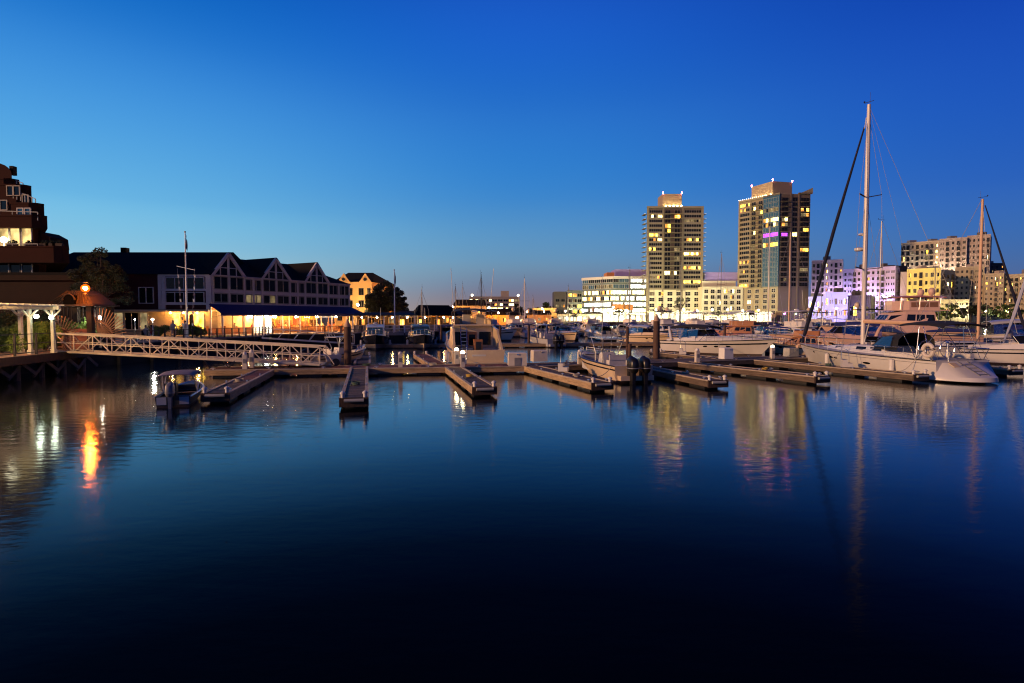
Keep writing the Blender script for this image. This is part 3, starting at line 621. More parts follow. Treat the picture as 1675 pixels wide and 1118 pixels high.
# ================================================================== VEGETATION
def leaves(mb, c, rad, n, size, r):
    for _ in range(n):
        while True:
            p = Vector((r.uniform(-1,1), r.uniform(-1,1), r.uniform(-1,1)))
            if .25 < p.length < 1: break
        p = Vector((p.x*rad[0], p.y*rad[1], p.z*rad[2]))+Vector(c)
        a = Vector((r.gauss(0,1), r.gauss(0,1), r.gauss(0,1))).normalized(); b = a.orthogonal().normalized(); k = size*r.uniform(.6,1.4)
        mb.add([p-a*k, p+b*k*.5, p+a*k, p-b*k*.5], [(0,1,2,3)])
def tree(label, loc, h, cr, mt='leafd', n=9000, size=.16, clumps=34, trunk=.35, seed=1, squash=.8, droop=0, name='tree', cat='tree', group=None):
    r = random.Random(seed); t = thing(name, label, cat, loc, 0, group)
    m = MB(); m.tube([(0,0,-.2),(.05,.03,h*.25),(-.05,.05,h*.5),(.05,-.03,h*.78)], [h*.035*trunk/.35,h*.026*trunk/.35,h*.018,h*.005], 8); m.build('trunk', M['bark'], t, True)
    lb = MB(); cm = MB(); cz = h-cr*squash
    for i in range(clumps):
        a = r.uniform(0, 2*PI); e = math.asin(r.uniform(-.8,1)); d = cr*r.uniform(.3,1.15)
        c = Vector((math.cos(a)*math.cos(e)*d, math.sin(a)*math.cos(e)*d, cz+math.sin(e)*d*squash))
        if droop: c.z -= droop*(c.xy.length/cr)**2
        k = cr*r.uniform(.08,.26)
        leaves(cm, c, (k,k,k*.8), n//clumps, size, r)
        if i % 3 == 0: lb.tube([(0,0,h*.35+r.uniform(0,h*.2)), c*.55+Vector((0,0,h*.22)), c], [h*.012,h*.008,h*.003], 5)
    lb.build('limb', M['bark'], t); cm.build('crown', M[mt], t)
    return t
def bush(label, loc, rad, mt='leaf', n=2500, size=.1, seed=1, name='shrub', group=None):
    r = random.Random(seed); t = thing(name, label, 'shrub', loc, 0, group); cm = MB(); st = MB()
    for i in range(14):
        a = r.uniform(0,2*PI); d = r.uniform(0,.7); c = (math.cos(a)*d*rad[0], math.sin(a)*d*rad[1], rad[2]*r.uniform(.5,1.25)); k = r.uniform(.35,.55)
        leaves(cm, c, (rad[0]*k,rad[1]*k,rad[2]*k), n//14, size, r); st.tube([(0,0,0),c], [.03,.01], 4)
    st.build('stems', M['bark'], t); cm.build('foliage', M[mt], t)
for i, (px, Y, rx, rz, mt) in enumerate(((4,34.6,1.6,1.0,'leafb'),(42,35.6,1.5,1.2,'leafb'),(75,36.6,1.3,1.1,'leafb'),(112,40.6,1.6,1.2,'leafb'),(140,41.0,1.2,1.3,'leafb'),(20,38,2.2,1.8,'leaf'),(72,40,2.0,1.7,'leaf'))):
    q = aty(px, 560, Y)
    bush(['bright green shrub behind the gazebo at the left edge','bright green shrub in the middle of the gazebo opening','green shrub behind the gazebo posts','lit green shrub behind the slatted fence','bright green shrub inside the gate turret','tall dark hedge shrub behind the left gazebo shrubs','tall dark hedge shrub behind the gazebo posts'][i],
         (q.x, Y, LZ), (rx,1.0,rz), mt, 11000, .058, i+3)
q = aty(168, 540, 46); tree('drooping tree lit orange behind the sodium lamp', (q.x, 46, LZ), 7.4, 2.1, 'leafd', 24000, .075, 110, seed=5, droop=1.5)
q = aty(636, 520, 106); tree('dark round tree right of the orange building', (q.x-.4, 106, LZ), 8.2, 4.0, 'leafd', 26000, .15, 110, seed=9, squash=.85)
for i, (px, Y, rx, rz, lab) in enumerate(((305,64,1.5,.9,'dark round shrub right of the tall flagpole'),(322,64.5,1.2,.75,'grassy shrub in front of the bright restaurant corner'),(262,64.5,1.3,.8,'dark shrub left of the tall flagpole'))):
    q = aty(px, 540, Y); bush(lab, (q.x, Y, LZ), (rx,.9,rz), 'leaf', 5000, .055, 40+i)
q = aty(330, 540, 62); m = MB(); m.prism([(-34.5,61),(-30.2,61),(-31,66),(-34.5,68)], LZ, LZ+.07); tag(m.build('lawn', M['grass']), kind='structure')

# ================================================================== BUILDINGS
rnd = random.Random(21)
_wc = {}
def win_mesh(w, h, n, fm, rows=1, fw=.09):
    k = (round(w,2), round(h,2), n, fm, rows)
    if k not in _wc:
        f = MB(); p = MB()
        f.box(-w/2,-.12,0,w/2,0,fw); f.box(-w/2,-.12,h-fw,w/2,0,h)
        for i in range(n+1):
            x = -w/2+fw/2+(w-fw)*i/n; f.box(x-fw/2,-.118,fw,x+fw/2,0,h-fw)
        for j in range(1, rows): z = h*j/rows; f.box(-w/2+fw,-.11,z-fw/3,w/2-fw,0,z+fw/3)
        p.add([(-w/2+fw*.5,-.05,fw*.5),(w/2-fw*.5,-.05,fw*.5),(w/2-fw*.5,-.05,h-fw*.5),(-w/2+fw*.5,-.05,h-fw*.5)], [(0,1,2,3)])
        _wc[k] = (f.mesh('window', M[fm]), p.mesh('pane', M['glass']))
    return _wc[k]
_sp = {}
def window(parent, x, y, z, rz, w, h, n=1, fm='frame', pm='glass', rows=1):
    f, p = win_mesh(w, h, n, fm, rows); o = put('window', f, parent, (x, y, z), rz)
    if n >= 2 and pm.startswith('e_') and pm not in ('e_shop', 'e_purple'):      # rooms behind one band of glass differ
        k = (round(w,2), round(h,2), n)
        if k not in _sp:
            pw = (w-.09)/n; _sp[k] = (pw, MB().add([(-pw/2,-.05,.05),(pw/2,-.05,.05),(pw/2,-.05,h-.05),(-pw/2,-.05,h-.05)], [(0,1,2,3)]).mesh('pane', M['glass']))
        pw, me = _sp[k]; alt = [pm]*4+['e_dim','e_orange','glass','glass'] if pm != 'e_office' else [pm]*7+['e_white','e_dim']
        for i in range(n): put('pane', me, o, (-w/2+.045+pw*(i+.5), 0, 0), mat=M[rnd.choice(alt)])
    else: put('pane', p, o, mat=M[pm])
    return o
_bc = {}
def balcony(parent, x, y, z, rz, w, d=1.5, sm='tower', rm='darkmetal'):
    k = (round(w,2), d, sm, rm)
    if k not in _bc:
        s = MB(); s.box(-w/2,-d,-.2,w/2,0,0); r_ = MB(); r_.box(-w/2,-d,1.0,w/2,-d+.06,1.08)
        for i in range(int(w/.3)+1):
            xx = -w/2+.03+i*(w-.06)/int(w/.3); r_.box(xx-.02,-d+.01,0,xx+.02,-d+.05,1.0)
        for sx in (-1,1): r_.box(sx*w/2-(.06 if sx > 0 else 0),-d+.06,1.0,sx*w/2+(.06 if sx < 0 else 0),0,1.08)
        _bc[k] = (s.mesh('balcony', M[sm]), r_.mesh('balustrade', M[rm]))
    o = put('balcony', _bc[k][0], parent, (x, y, z), rz); put('balustrade', _bc[k][1], o); return o
class Face:                                # a wall between two ground points, seen from its outer side
    def __init__(s, th, a, b):
        s.th = th; s.a = Vector(a+(0,)) - th.location; s.a.z = 0; bb = Vector(b+(0,)) - th.location; bb.z = 0
        s.d = bb-s.a; s.L = s.d.length; s.d.normalize(); s.rz = math.atan2(s.d.y, s.d.x); s.n = Vector((s.d.y, -s.d.x, 0))
    def at(s, u, off=0): p = s.a+s.d*u+s.n*off; return p.x, p.y
    def win(s, u, z, w, h, n=1, fm='frame', pm='glass', rows=1): return window(s.th, *s.at(u, .004), z, s.rz, w, h, n, fm, pm, rows)
    def balc(s, u, z, w, d=1.5, sm='tower', rm='darkmetal'): return balcony(s.th, *s.at(u, .003), z, s.rz, w, d, sm, rm)
    def slab(s, u0, u1, z0, z1, off, name, mt):
        a, b = s.at(u0), s.at(u1); c, d = s.at(u1, off), s.at(u0, off); m = MB(); m.prism([d, c, b, a], z0, z1); return m.build(name, M[mt], s.th)
def block(name, label, poly, z0, z1, mt, cat='building', roof=None, group=None):
    c = poly[0]; t = thing(name, label, cat, (c[0], c[1], 0), 0, group)
    m = MB(); m.prism([(x-c[0], y-c[1]) for x, y in poly], z0, z1); m.build('wall', M[mt], t)
    if roof is not False:
        m = MB(); m.prism([(x-c[0], y-c[1]) for x, y in poly], z1+.003, z1+.35); m.build('roof_slab', M[roof or mt], t)
    return t
rnd = random.Random(21)
def lit(p, warm=.5):
    if rnd.random() < p: return rnd.choice(['e_warm']*3+['e_white']*2+['e_orange','e_dim','e_dim'])
    return 'glass'

# ---- brick apartment house at the left edge
bx, by = -56, 62
t = thing('brick_apartment_house', 'dark brick apartment house with stepped terraces at the left edge', 'building', (bx, by, LZ), 0)
def bp(px, py, Y=60): q = aty(px, py, Y); return q.x-bx, q.z-LZ
def tier(px1, py0, py1, name='storey', Y=60, Yb=75, mt='brick', x0=-14, rnd_=True):
    x1, z1 = bp(px1, py0, Y); z0 = bp(px1, py1, Y)[1]
    c = .9; poly = [(x0,Y-by),(x1-c,Y-by),(x1-.25,Y-by+.3),(x1,Y-by+c),((x1+bx)*(Yb/(Y+c))-bx-1.5,Yb-by),(x0-20,Yb-by)]
    m = MB(); m.prism([(px_,py_) if k_ in (0,4,5) else (px_+.06,py_-.06) for k_, (px_,py_) in enumerate(poly)], z1-.14, z1+.03); m.build('coping', M['brick'], t)
    m = MB(); m.prism(poly, z0, z1-.141); return m.build(name, M[mt], t), x1, z0, z1
tier(64, 428, 520); tier(102, 403, 430, 'terrace_parapet', 58.6)
tier(62, 372, 403.5); tier(66, 352, 372.5, 'terrace_parapet', 59.2); tier(61, 332, 352.5); tier(40, 302, 332.5, Y=61); tier(20, 292, 302.5, Y=61)
x1, z1 = bp(20, 292, 61)
m = MB(); m.extr([(x1-3.4,61-by,z1+.003),(x1,61-by,z1+.003)]+[(x1-1.7+1.7*math.cos(a*PI/10),61-by,z1+.35+1.25*math.sin(a*PI/10)) for a in range(11)], (-6.5,6,0)); m.build('barrel_roof', M['brick'], t)
x2, z2 = bp(5, 270, 61); m = MB(); m.box(x2-.2,61-by+1,z2-.8,x2+.2,61-by+1.5,z2+.15); m.build('chimney', M['brickdark'], t)
for i, px in enumerate((9, 27, 46)):     # the lit flat
    xx, zz = bp(px, 404, 60); window(t, xx, 60-by-.004, zz, 0, 1.12, 2.0, 1, 'framew', 'e_flat')
for px in (35, 47): xx, zz = bp(px, 359.5, 60); window(t, xx, 60-by-.004, zz, 0, .7, 1.2, 1, 'framew', 'glassblue')
for px in (8, 27, 46): xx, zz = bp(px, 452, 60); window(t, xx, 60-by-.004, zz, 0, 1.15, 1.75, 1, 'framew' if px != 27 else 'framed', 'glass')
for px_, py_, w_ in ((5,318,.8),(15,318,.8),(30,333,.7),(8,345,.8)): xx, zz = bp(px_, py_, 60); window(t, xx, (61 if py_ < 340 else 60)-by-.01, zz, 0, w_, 1.1, 1, 'frame', 'glass')
def brail(pts, posts=True):
    for p, q_ in zip(pts, pts[1:]):
        m = MB(); m.bar(p, q_, .07); m.build('terrace_rail', M['grey'], t)
        m = MB(); m.bar(p, (p[0],p[1],p[2]-.85), .06); m.build('rail_post', M['grey'], t)
    p = pts[-1]; m = MB(); m.bar(p, (p[0],p[1],p[2]-.85), .06); m.build('rail_post', M['grey'], t)
for (xa, ya), (xb, yb_), Y in (((0,399.5),(62,399.5),58.7),((74,400),(101,405.5),59.5),((0,345.5),(62,347.5),59.4),((22,312),(40,318),61),((41,318),(58.5,326),60.5),((22,294),(38,300),61.5)):
    n = 3; pts = []
    for k in range(n+1):
        a_, z_ = bp(lerp(xa,xb,k/n), lerp(ya,yb_,k/n), Y); pts.append((a_, Y-by, z_))
    brail(pts)
for k, px in enumerate((19, 47, 72, 83, 94)):
    xx, zz = bp(px, 403, 58.9); m = MB(); m.box(xx-.5,58.9-by-.02,zz,xx+.5,58.9-by+.3,zz+.28)
    m.build('planter', M['timberdark'], t); r = random.Random(k); m = MB(); leaves(m, (xx,58.9-by+.15,zz+.4), (.5,.2,.25), 150, .08, r); m.build('plants', M['leafd'], t)
xx, zz = bp(69, 381, 60); m = MB(); m.loft([[(xx-.6,-1.5,zz-1.5),(xx+.5,-1.5,zz-1.5),(xx+.5,1,zz-1.5),(xx-.6,1,zz-1.5)],[(xx-.6,-1.5,zz+.2),(xx+.4,-1.5,zz-.35),(xx+.4,1,zz-.35),(xx-.6,1,zz+.2)]]); m.build('bay', M['brick'], t)
xx, zz = bp(7, 403, 59.6); m = MB(); m.ball((xx,59.6-by,zz-.1+.75), .3, 10, 6, (1,1,1.1)); m.lathe([(.15,0),(.04,.05),(.03,.45)], 8, (xx,59.6-by,zz)); lo = m.build('balcony_lamp', M['e_small'], t, True)

# ---- low brown shingled building behind the gazebo
t = block('shingled_building', 'low dark brown shingled building behind the gazebo', [(-62,46),(-35.2,46),(-44.5,56),(-72,56)], LZ, 6.9, 'brickdark', roof='roofdark')
fc = Face(t, (-62,46), (-35.2,46)); fc.slab(0, fc.L, 6.6, 7.0, .25, 'fascia_board', 'brickdark')
for u in (6, 12, 18, 22.5): fc.win(u, 3.0, 1.4, 1.5, 2, 'framed', 'glass')

# ---- restaurant with three gables
Aw, Bw = (-37.0,70.0), (-26.0,91.0)
t = thing('restaurant', 'long dark roofed restaurant with three white framed gables and blue awning', 'building', (Aw[0], Aw[1], 0), 0)
fw_ = Face(t, Aw, Bw); FL = fw_.L
EZ, RZ = 8.9, 11.85
def F3(u, off, z): x, y = fw_.at(u, off); return Vector((x, y, z))
# upper storey wall (set back behind the trim), floor slab, room
m = MB(); m.hexa([F3(0,-.12,5.0),F3(FL,-.12,5.0),F3(FL,-12,5.0),F3(0,-12,5.0),F3(0,-.12,EZ),F3(FL,-.12,EZ),F3(FL,-12,EZ),F3(0,-12,EZ)]); m.build('upper_wall', M['maroon'], t)
m = MB(); m.hexa([F3(0,-7,LZ),F3(FL,-7,LZ),F3(FL,-12,LZ),F3(0,-12,LZ),F3(0,-7,4.99),F3(FL,-7,4.99),F3(FL,-12,4.99),F3(0,-12,4.99)]); m.build('back_wall', M['orangewall'], t)
m = MB(); m.hexa([F3(0,0,LZ),F3(FL,0,LZ),F3(FL,-7,LZ),F3(0,-7,LZ),F3(0,0,LZ+.06),F3(FL,0,LZ+.06),F3(FL,-7,LZ+.06),F3(0,-7,LZ+.06)]); m.build('dining_floor', M['teak'], t)
# gables: u positions of feet
gab = [(.011,.199),(.313,.506),(.622,.813)]; posts = [0,.011,.199,.256,.313,.506,.564,.622,.813,.905,1.0]
def pt(u, z0, z1, w=.28, nm='trim_post', off=.0): m = MB(); m.bar(F3(u,off,z0), F3(u,off,z1), w, .25); m.build(nm, M['trim'], t)
def bmz(u0, u1, z, h=.3, nm='trim_beam', off=0): m = MB(); m.bar(F3(u0,off,z), F3(u1,off,z), .22, h); m.build(nm, M['trim'], t)
for f in posts: pt(f*FL, 5.35, EZ-.1)
for f0, f1 in gab: pt((f0+f1)/2*FL, 5.35, 11.2, .22)
bmz(0, FL, 6.9, .42); bmz(0, FL, 5.35, .22)
for u0, u1 in ((.199,.313),(.506,.622),(.813,1.0)): bmz(u0*FL, u1*FL, EZ-.12, .3)
def wpanel(u0, u1, z0, z1, n, pm='glass'):
    w = (u1-u0)*FL-.28; window(t, *fw_.at((u0+u1)/2*FL, -.02), z0, fw_.rz, w, z1-z0, n, 'frame', pm)
for f0, f1 in gab:
    mid = (f0+f1)/2
    for a_, b_ in ((f0, mid), (mid, f1)):
        wpanel(a_, b_, 7.12, 8.75, 2); wpanel(a_, b_, 5.5, 6.65, 2, rnd.choice(['glass','glass','e_dim']))
    # glazed gable
    ul, ur, um = f0*FL, f1*FL, mid*FL; PZ = 11.65
    m = MB(); m.extr([F3(ul,-.06,8.78),F3(ur,-.06,8.78),F3(um,-.06,PZ-.2)], fw_.n*.04); m.build('gable_glass', M['glass'], t)
    for s, uu in ((0, ul-.2), (1, ur+.2)):
        m = MB(); m.bar(F3(uu,.08,EZ-.25), F3(um,.08,PZ), .3, .34); m.build('barge_board', M['trim'], t)
    bmz(ul+.2, ur-.2, 8.82, .12, 'mullion', .03); bmz(ul+.9, ur-.9, 9.85, .09, 'mullion', .03)
    for k in (.25,.75): m = MB(); m.bar(F3(lerp(ul,ur,k),.02,7.2), F3(lerp(ul,ur,k),.02,10.05), .09, .1); m.build('mullion', M['trim'], t)
    m = MB(); m.hexa([F3(ul-.3,.22,EZ-.2),F3(um,.22,PZ+.05),F3(um,-6.0,PZ+.05),F3(ul-.3,-3.2,EZ-.0),F3(ul-.3,.22,EZ-.08),F3(um,.22,PZ+.2),F3(um,-6.0,PZ+.2),F3(ul-.3,-3.2,EZ+.12)]); m.build('gable_roof', M['roofdark'], t)
    m = MB(); m.hexa([F3(um+.01,.22,PZ+.05),F3(ur+.3,.22,EZ-.2),F3(ur+.3,-3.2,EZ-.0),F3(um+.01,-6.0,PZ+.05),F3(um+.01,.22,PZ+.2),F3(ur+.3,.22,EZ-.08),F3(ur+.3,-3.2,EZ+.12),F3(um+.01,-6.0,PZ+.2)]); m.build('gable_roof', M['roofdark'], t)
for u0, u1, n in ((.199,.313,3),(.506,.622,3),(.813,1.0,5)):
    wpanel(u0, u1, 7.12, 8.6, n); wpanel(u0, u1, 5.5, 6.65, n, 'e_dim' if u0 == .199 else 'glass')
m = MB(); m.add([F3(-.0,.15,EZ),F3(FL+.3,.15,EZ),F3(FL+.3,-12.3,EZ),F3(-.0,-12.3,EZ),F3(3,-6.2,RZ),F3(FL-5,-6.2,RZ)], [(0,1,5,4),(1,2,5),(2,3,4,5),(3,0,4),(3,2,1,0)]); m.build('roof', M['roofdark'], t)
# awning
m = MB(); m.tube([F3(0,.3,EZ-.05),F3(FL,.3,EZ-.05)], .07, 6); m.build('gutter', M['trim'], t)
for u in (.256,.564,.95): m = MB(); m.tube([F3(u*FL,.22,EZ-.1),F3(u*FL,.22,5.3)], .05, 6); m.build('downpipe', M['trim'], t)
m = MB(); m.hexa([F3(-.3,.1,5.2),F3(FL+.3,.1,5.2),F3(FL+1.2,2.3,4.15),F3(-.3,2.3,4.15),F3(-.3,.1,5.28),F3(FL+.3,.1,5.28),F3(FL+1.2,2.3,4.23),F3(-.3,2.3,4.23)]); aw = m.build('awning', M['awning'], t)
m = MB(); m.bar(F3(-.3,2.3,4.0), F3(FL+1.2,2.3,4.0), .03, .32); m.build('valance', M['awning'], aw)
for k in range(9): m = MB(); m.bar(F3(FL*k/8,2.2,LZ+.05), F3(FL*k/8,2.2,4.0), .14); m.build('awning_post', M['trim'], t)
for k in range(17):
    u = FL*k/16; m = MB(); m.bar(F3(u,0,LZ+.06), F3(u,0,4.9), .12); m.build('window_post', M['white' if k % 4 == 0 else 'timberwarm'], t)
    if k < 16 and k not in (4, 5):
        m = MB(); m.add([F3(u+.06,.0,LZ+.9),F3(u+FL/16-.06,.0,LZ+.9),F3(u+FL/16-.06,.0,4.5),F3(u+.06,.0,4.5)], [(0,1,2,3)]); m.build('glass_pane', M['pane'], t)
        m = MB(); m.bar(F3(u+.06,0,LZ+.48), F3(u+FL/16-.06,0,LZ+.48), .08, .84); m.build('panel', M['teak'], t)
        m = MB(); m.bar(F3(u+.06,0,LZ+2.4), F3(u+FL/16-.06,0,LZ+2.4), .06, .06); m.build('transom', M['timberwarm'], t)
m = MB(); m.hexa([F3(0,0,4.6),F3(FL,0,4.6),F3(FL,-7,4.6),F3(0,-7,4.6),F3(0,0,4.98),F3(FL,0,4.98),F3(FL,-7,4.98),F3(0,-7,4.98)]); m.build('dining_ceiling', M['orangetile'], t)  # terracotta tone puts the orange lamp glow into the ceiling
for k in (4, 5):                           # the bright lattice doors
    u = FL*k/16; o = window(t, *fw_.at(u+FL/32, .0), LZ+.07, fw_.rz, FL/16-.14, 2.7, 3, 'white', 'e_shop', 5)
# left wing
x0w, x1w = -60, -37.02
m = MB(); m.box(x0w-Aw[0], 0.0, 4.6, x1w-Aw[0], 14, EZ); m.build('wing_wall', M['maroon'], t)
m = MB(); m.box(x0w-Aw[0], 1.6, LZ, x1w-Aw[0]-.02, 14, 4.59); m.build('wing_ground_wall', M['cream'], t)
m = MB(); m.add([(x0w-Aw[0]-.4,-.4,EZ),(.2,-.4,EZ),(.2,14.4,EZ),(x0w-Aw[0]-.4,14.4,EZ),(x0w-Aw[0]+1.0,7,12.4),(-.5,7,12.4)], [(0,1,5,4),(1,2,5),(2,3,4,5),(3,0,4),(3,2,1,0)]); m.build('wing_roof', M['roofdark'], t)
q = aty(205, 412, 78); m = MB(); m.box(q.x-Aw[0]-.35,7.6,11.6,q.x-Aw[0]+.35,8.4,13.1); m.build('chimney', M['brickdark'], t)
def ww(px0, px1, py0, py1, n, rows=1, pm='glass', fm='trim', yy=0.0):
    a_, b_ = aty(px0, py1, 70+yy), aty(px1, py0, 70+yy)
    return window(t, (a_.x+b_.x)/2-Aw[0], yy-.005, a_.z, 0, b_.x-a_.x, b_.z-a_.z, n, fm, pm, rows)
ww(272,302,454,474,2); ww(304,335,454,474,2); ww(272,302,478,496,2); ww(304,335,478,496,2)
ww(228,252,470,497,2); ww(150,172,470,497,2)
for px in (262,268,340):
    a_ = aty(px, 450, 70); m = MB(); m.box(a_.x-Aw[0]-.2,-.16,4.62,a_.x-Aw[0]+.2,-.003,EZ-.15); m.build('trim_post', M['trim'], t)
for z in (EZ-.15, 7.0, 5.3): m = MB(); m.box(-6.3,-.2,z-.13,-.05,-.17,z+.13); m.build('trim_beam', M['trim'], t)
m = MB(); m.box(x0w-Aw[0]+4,-.5,4.35,-.05,1.6,4.58); m.build('soffit', M['cream'], t)
ww(183,203,511,540,1,1,'e_dim','white',1.6); ww(205,228,511,540,2,1,'glass','white',1.6); ww(230,243,511,540,1,1,'e_dim','white',1.6); ww(285,305,513,540,2,1,'e_warm','white',1.6); ww(310,335,513,540,3,1,'e_warm','white',1.6)
for px in (278, 300, 322): a_ = aty(px, 512, 70.6); lamp('ceiling_lamp', {278:'warm lamp under the left soffit of the restaurant',300:'warm lamp under the middle soffit of the restaurant',322:'warm lamp under the right soffit of the restaurant'}[px], (a_.x, 70.7, 4.2), .08, 'e_bulbw')
# furniture and pendant lamps in the dining room
for k in range(14):
    u = .4+k*1.66; m = MB(); z0_ = LZ+.1+rnd.random()*.5; z1_ = z0_+rnd.uniform(1.1,2.3); m.hexa([F3(u,-6.99,z0_),F3(u+1.2,-6.99,z0_),F3(u+1.2,-6.8,z0_),F3(u,-6.8,z0_),F3(u,-6.99,z1_),F3(u+1.2,-6.99,z1_),F3(u+1.2,-6.8,z1_),F3(u,-6.8,z1_)][::1]); m.build('wall_cabinet', M[rnd.choice(['teak','clothr','cream','timberdark','interior'])], t)
for k in range(11):
    m = MB(); c_ = F3(.9+k*2.2, 1.9, 3.95); m.ball(c_, .1, 8, 6); m.tube([c_, c_+Vector((0,0,.3))], .02, 4); m.build('awning_lamp', M['e_awn'], t)
tb = thing('dining_table', 'small dining table seen through the restaurant windows', 'table', (0,0,0), 0, 'dining tables in the restaurant')
m = MB(); m.lathe([(.42,.72),(.42,.76)], 12); m.build('tabletop', M['white'], tb); m = MB(); m.lathe([(.25,0),(.05,.05),(.04,.71)], 8); m.build('pedestal', M['darkmetal'], tb)
ch = thing('dining_chair', 'red dining chair seen through the restaurant windows', 'chair', (0,0,0), 0, 'dining chairs in the restaurant')
m = MB(); m.box(-.22,-.22,.42,.22,.22,.48); m.build('seat', M['clothr'], ch); m = MB(); m.box(-.22,.18,.5,.22,.23,1.0); m.build('backrest', M['orangetile'], ch)
for sx in (-1,1):
    for sy in (-1,1): m = MB(); m.box(sx*.2-.02,sy*.2-.02,0,sx*.2+.02,sy*.2+.02,.42); m.build('leg', M['timberdark'], ch)
first = True; k = 0
for i in range(10):
    for j in range(2):
        if i in (2, 3) and j == 0: continue
        w = t.location + F3(1.2+i*2.35, -1.3-2.6*j, LZ+.065); o = tb if first else copy_tree(tb); o.location = w
        for s in (-1, 1):
            c = ch if first and s < 0 else copy_tree(ch); c.location = w + fw_.d*(.62*s); c.rotation_euler = (0,0,fw_.rz+(PI/2 if s < 0 else -PI/2)*1.0)
        first = False
        k += 1
lm0 = None
for i in range(12):
    w = t.location + F3(1.0+i*2.0, -2.2 if i % 2 else -4.2, 3.75)
    if lm0 is None:
        lm0 = thing('pendant_lamp', 'warm pendant lamp hanging inside the restaurant', 'lamp', w, 0, 'pendant lamps in the restaurant')
        m = MB(); m.ball((0,0,0), .17, 10, 6); m.build('bulb', M['e_bulbw'], lm0, True); m = MB(); m.tube([(0,0,.17),(0,0,.85)], .012, 5); m.build('cord', M['black'], lm0)
        m = MB(); m.lathe([(.26,.1),(.1,.22),(.03,.26)], 10); m.build('shade', M['darkmetal'], lm0)
    else: o = copy_tree(lm0); o.location = w
q = aty(419, 525, 72.0); lamp('entrance_lamp', 'glaring white lamp at the restaurant entrance', t.location+F3(FL*5/16, .8, 3.8), .2, 'e_bulb', arm=(-.5,.3,.1))

# ---- orange-lit three storey building behind the restaurant
t = block('orange_building', 'orange-lit three storey building with small gables behind the restaurant', [(-35,112),(-27.5,112),(-25.4,124),(-35,124)], LZ, 10.6, 'orangewall', roof=False)
f1 = Face(t, (-35,112), (-27.5,112)); f2 = Face(t, (-27.5,112), (-25.4,124))
for z in (3.0,5.6,8.0):
    for u in (1.2,3.2,5.4,6.9): f1.win(u, z, 1.0 if u < 6 else .6, 1.4, 2, 'framed', 'glass')
    for u in (2,5,8.5): f2.win(u, z, 1.2, 1.4, 2, 'framed', 'glass')
for u in (.8, 5.0):
    a_, b_, c_ = f1.at(u), f1.at(u+2.4), f1.at(u+1.2); m = MB(); m.extr([(a_[0],a_[1]-.1,10.0),(b_[0],b_[1]-.1,10.0),(b_[0],b_[1]-.1,10.6),(c_[0],c_[1]-.1,12.3),(a_[0],a_[1]-.1,10.6)], (0,.5,0)); m.build('gable', M['orangewall'], t)
    m = MB(); m.lathe([(.32,0),(.32,.12)], 12); o = m.build('round_vent', M['black'], t); o.location = (c_[0], c_[1]-.11, 11.1); o.rotation_euler = (PI/2,0,0)
m = MB(); m.add([(-.4,.1,10.6),(7.7,.1,10.6),(9.8,12.2,10.6),(-.4,12.2,10.6),(1.5,5,12.8),(6.5,5,12.8)], [(0,1,5,4),(1,2,5),(2,3,4,5),(3,0,4),(3,2,1,0)]); m.build('roof', M['roofdark'], t)
lamp('street_lamp', 'orange street lamp in front of the orange building', (-28.8,106.5,6.0), .2, 'e_wh', post=6-LZ)
# ---- pavilions right of the restaurant
def pavilion(label, x0, y0, w, d, h, rz, roofm, lampn=3, wallm='tanblock2', rh=.9):
    t = thing('pavilion', label, 'pavilion', (x0, y0, LZ+.05), rz)
    for i in range(int(w/2.2)+1):
        for yy in (0, d): m = MB(); x = i*w/int(w/2.2); m.box(x-.09,yy-.09,0,x+.09,yy+.09,h); m.build('post', M['white'], t)
    m = MB(); m.box(.2,d-.3,0,w-.2,d-.15,h-.1); m.build('back_wall', M['timberdark'], t)
    for i in range(int(w/1.5)): window(t, .9+i*1.5, d-.31, .9+.3*(i%2), 0, 1.0, 1.0, 2, 'timberwarm', ['e_warm','glass','e_orange','e_dim'][i%4])
    m = MB(); m.box(.1,.15,0,w-.1,.3,1.0); m.build('counter', M[wallm], t)
    m = MB(); m.loft([[(-.4,-.5,h),(w+.4,-.5,h),(w+.4,d+.4,h),(-.4,d+.4,h)],[(-.4,-.5,h+.12),(w+.4,-.5,h+.12),(w+.4,d+.4,h+.12),(-.4,d+.4,h+.12)],[(.6,d*.45,h+rh),(w-.6,d*.45,h+rh),(w-.6,d*.55,h+rh),(.6,d*.55,h+rh)]]); m.build('roof', M[roofm], t)
    for i in range(lampn):
        m = MB(); m.ball(((i+.5)*w/lampn,d*.4,h-.25), .12, 8, 6); m.build('ceiling_lamp', M['e_pav'], t, True)
    return t
pavilion('open bar pavilion with white lights right of the restaurant', -23.5, 84, 9.0, 4, 2.4, .15, 'timberdark', 4, rh=.5)
pavilion('small hut with dark pitched roof above the second dark cruiser', -14.6, 88, 6.0, 4, 2.4, .35, 'roofdark', 2, rh=1.7)
pavilion('low lit shed behind the open bar pavilion', -20, 98, 12, 4, 2.4, .2, 'timberdark', 3)
q = aty(585, 530, 77)
for i, (px, Y) in enumerate(((590,80.5),(606,81),(622,81.5),(640,81.5),(656,81.5),(672,82))):
    q = aty(px, 540, Y); tt = thing('patio_chair', 'dark patio chair on the terrace behind the dark cruisers', 'chair', (q.x, Y, LZ+.05), i*.9, 'patio chairs on the terrace')
    m = MB(); m.box(-.25,-.25,.4,.25,.25,.46); m.build('seat', M['darkmetal'], tt); m = MB(); m.box(-.25,.22,.47,.25,.27,.95); m.build('backrest', M['darkmetal'], tt)
    for sx in (-1,1):
        for sy in (-1,1): m = MB(); m.box(sx*.22-.02,sy*.22-.02,0,sx*.22+.02,sy*.22+.02,.4); m.build('leg', M['darkmetal'], tt)

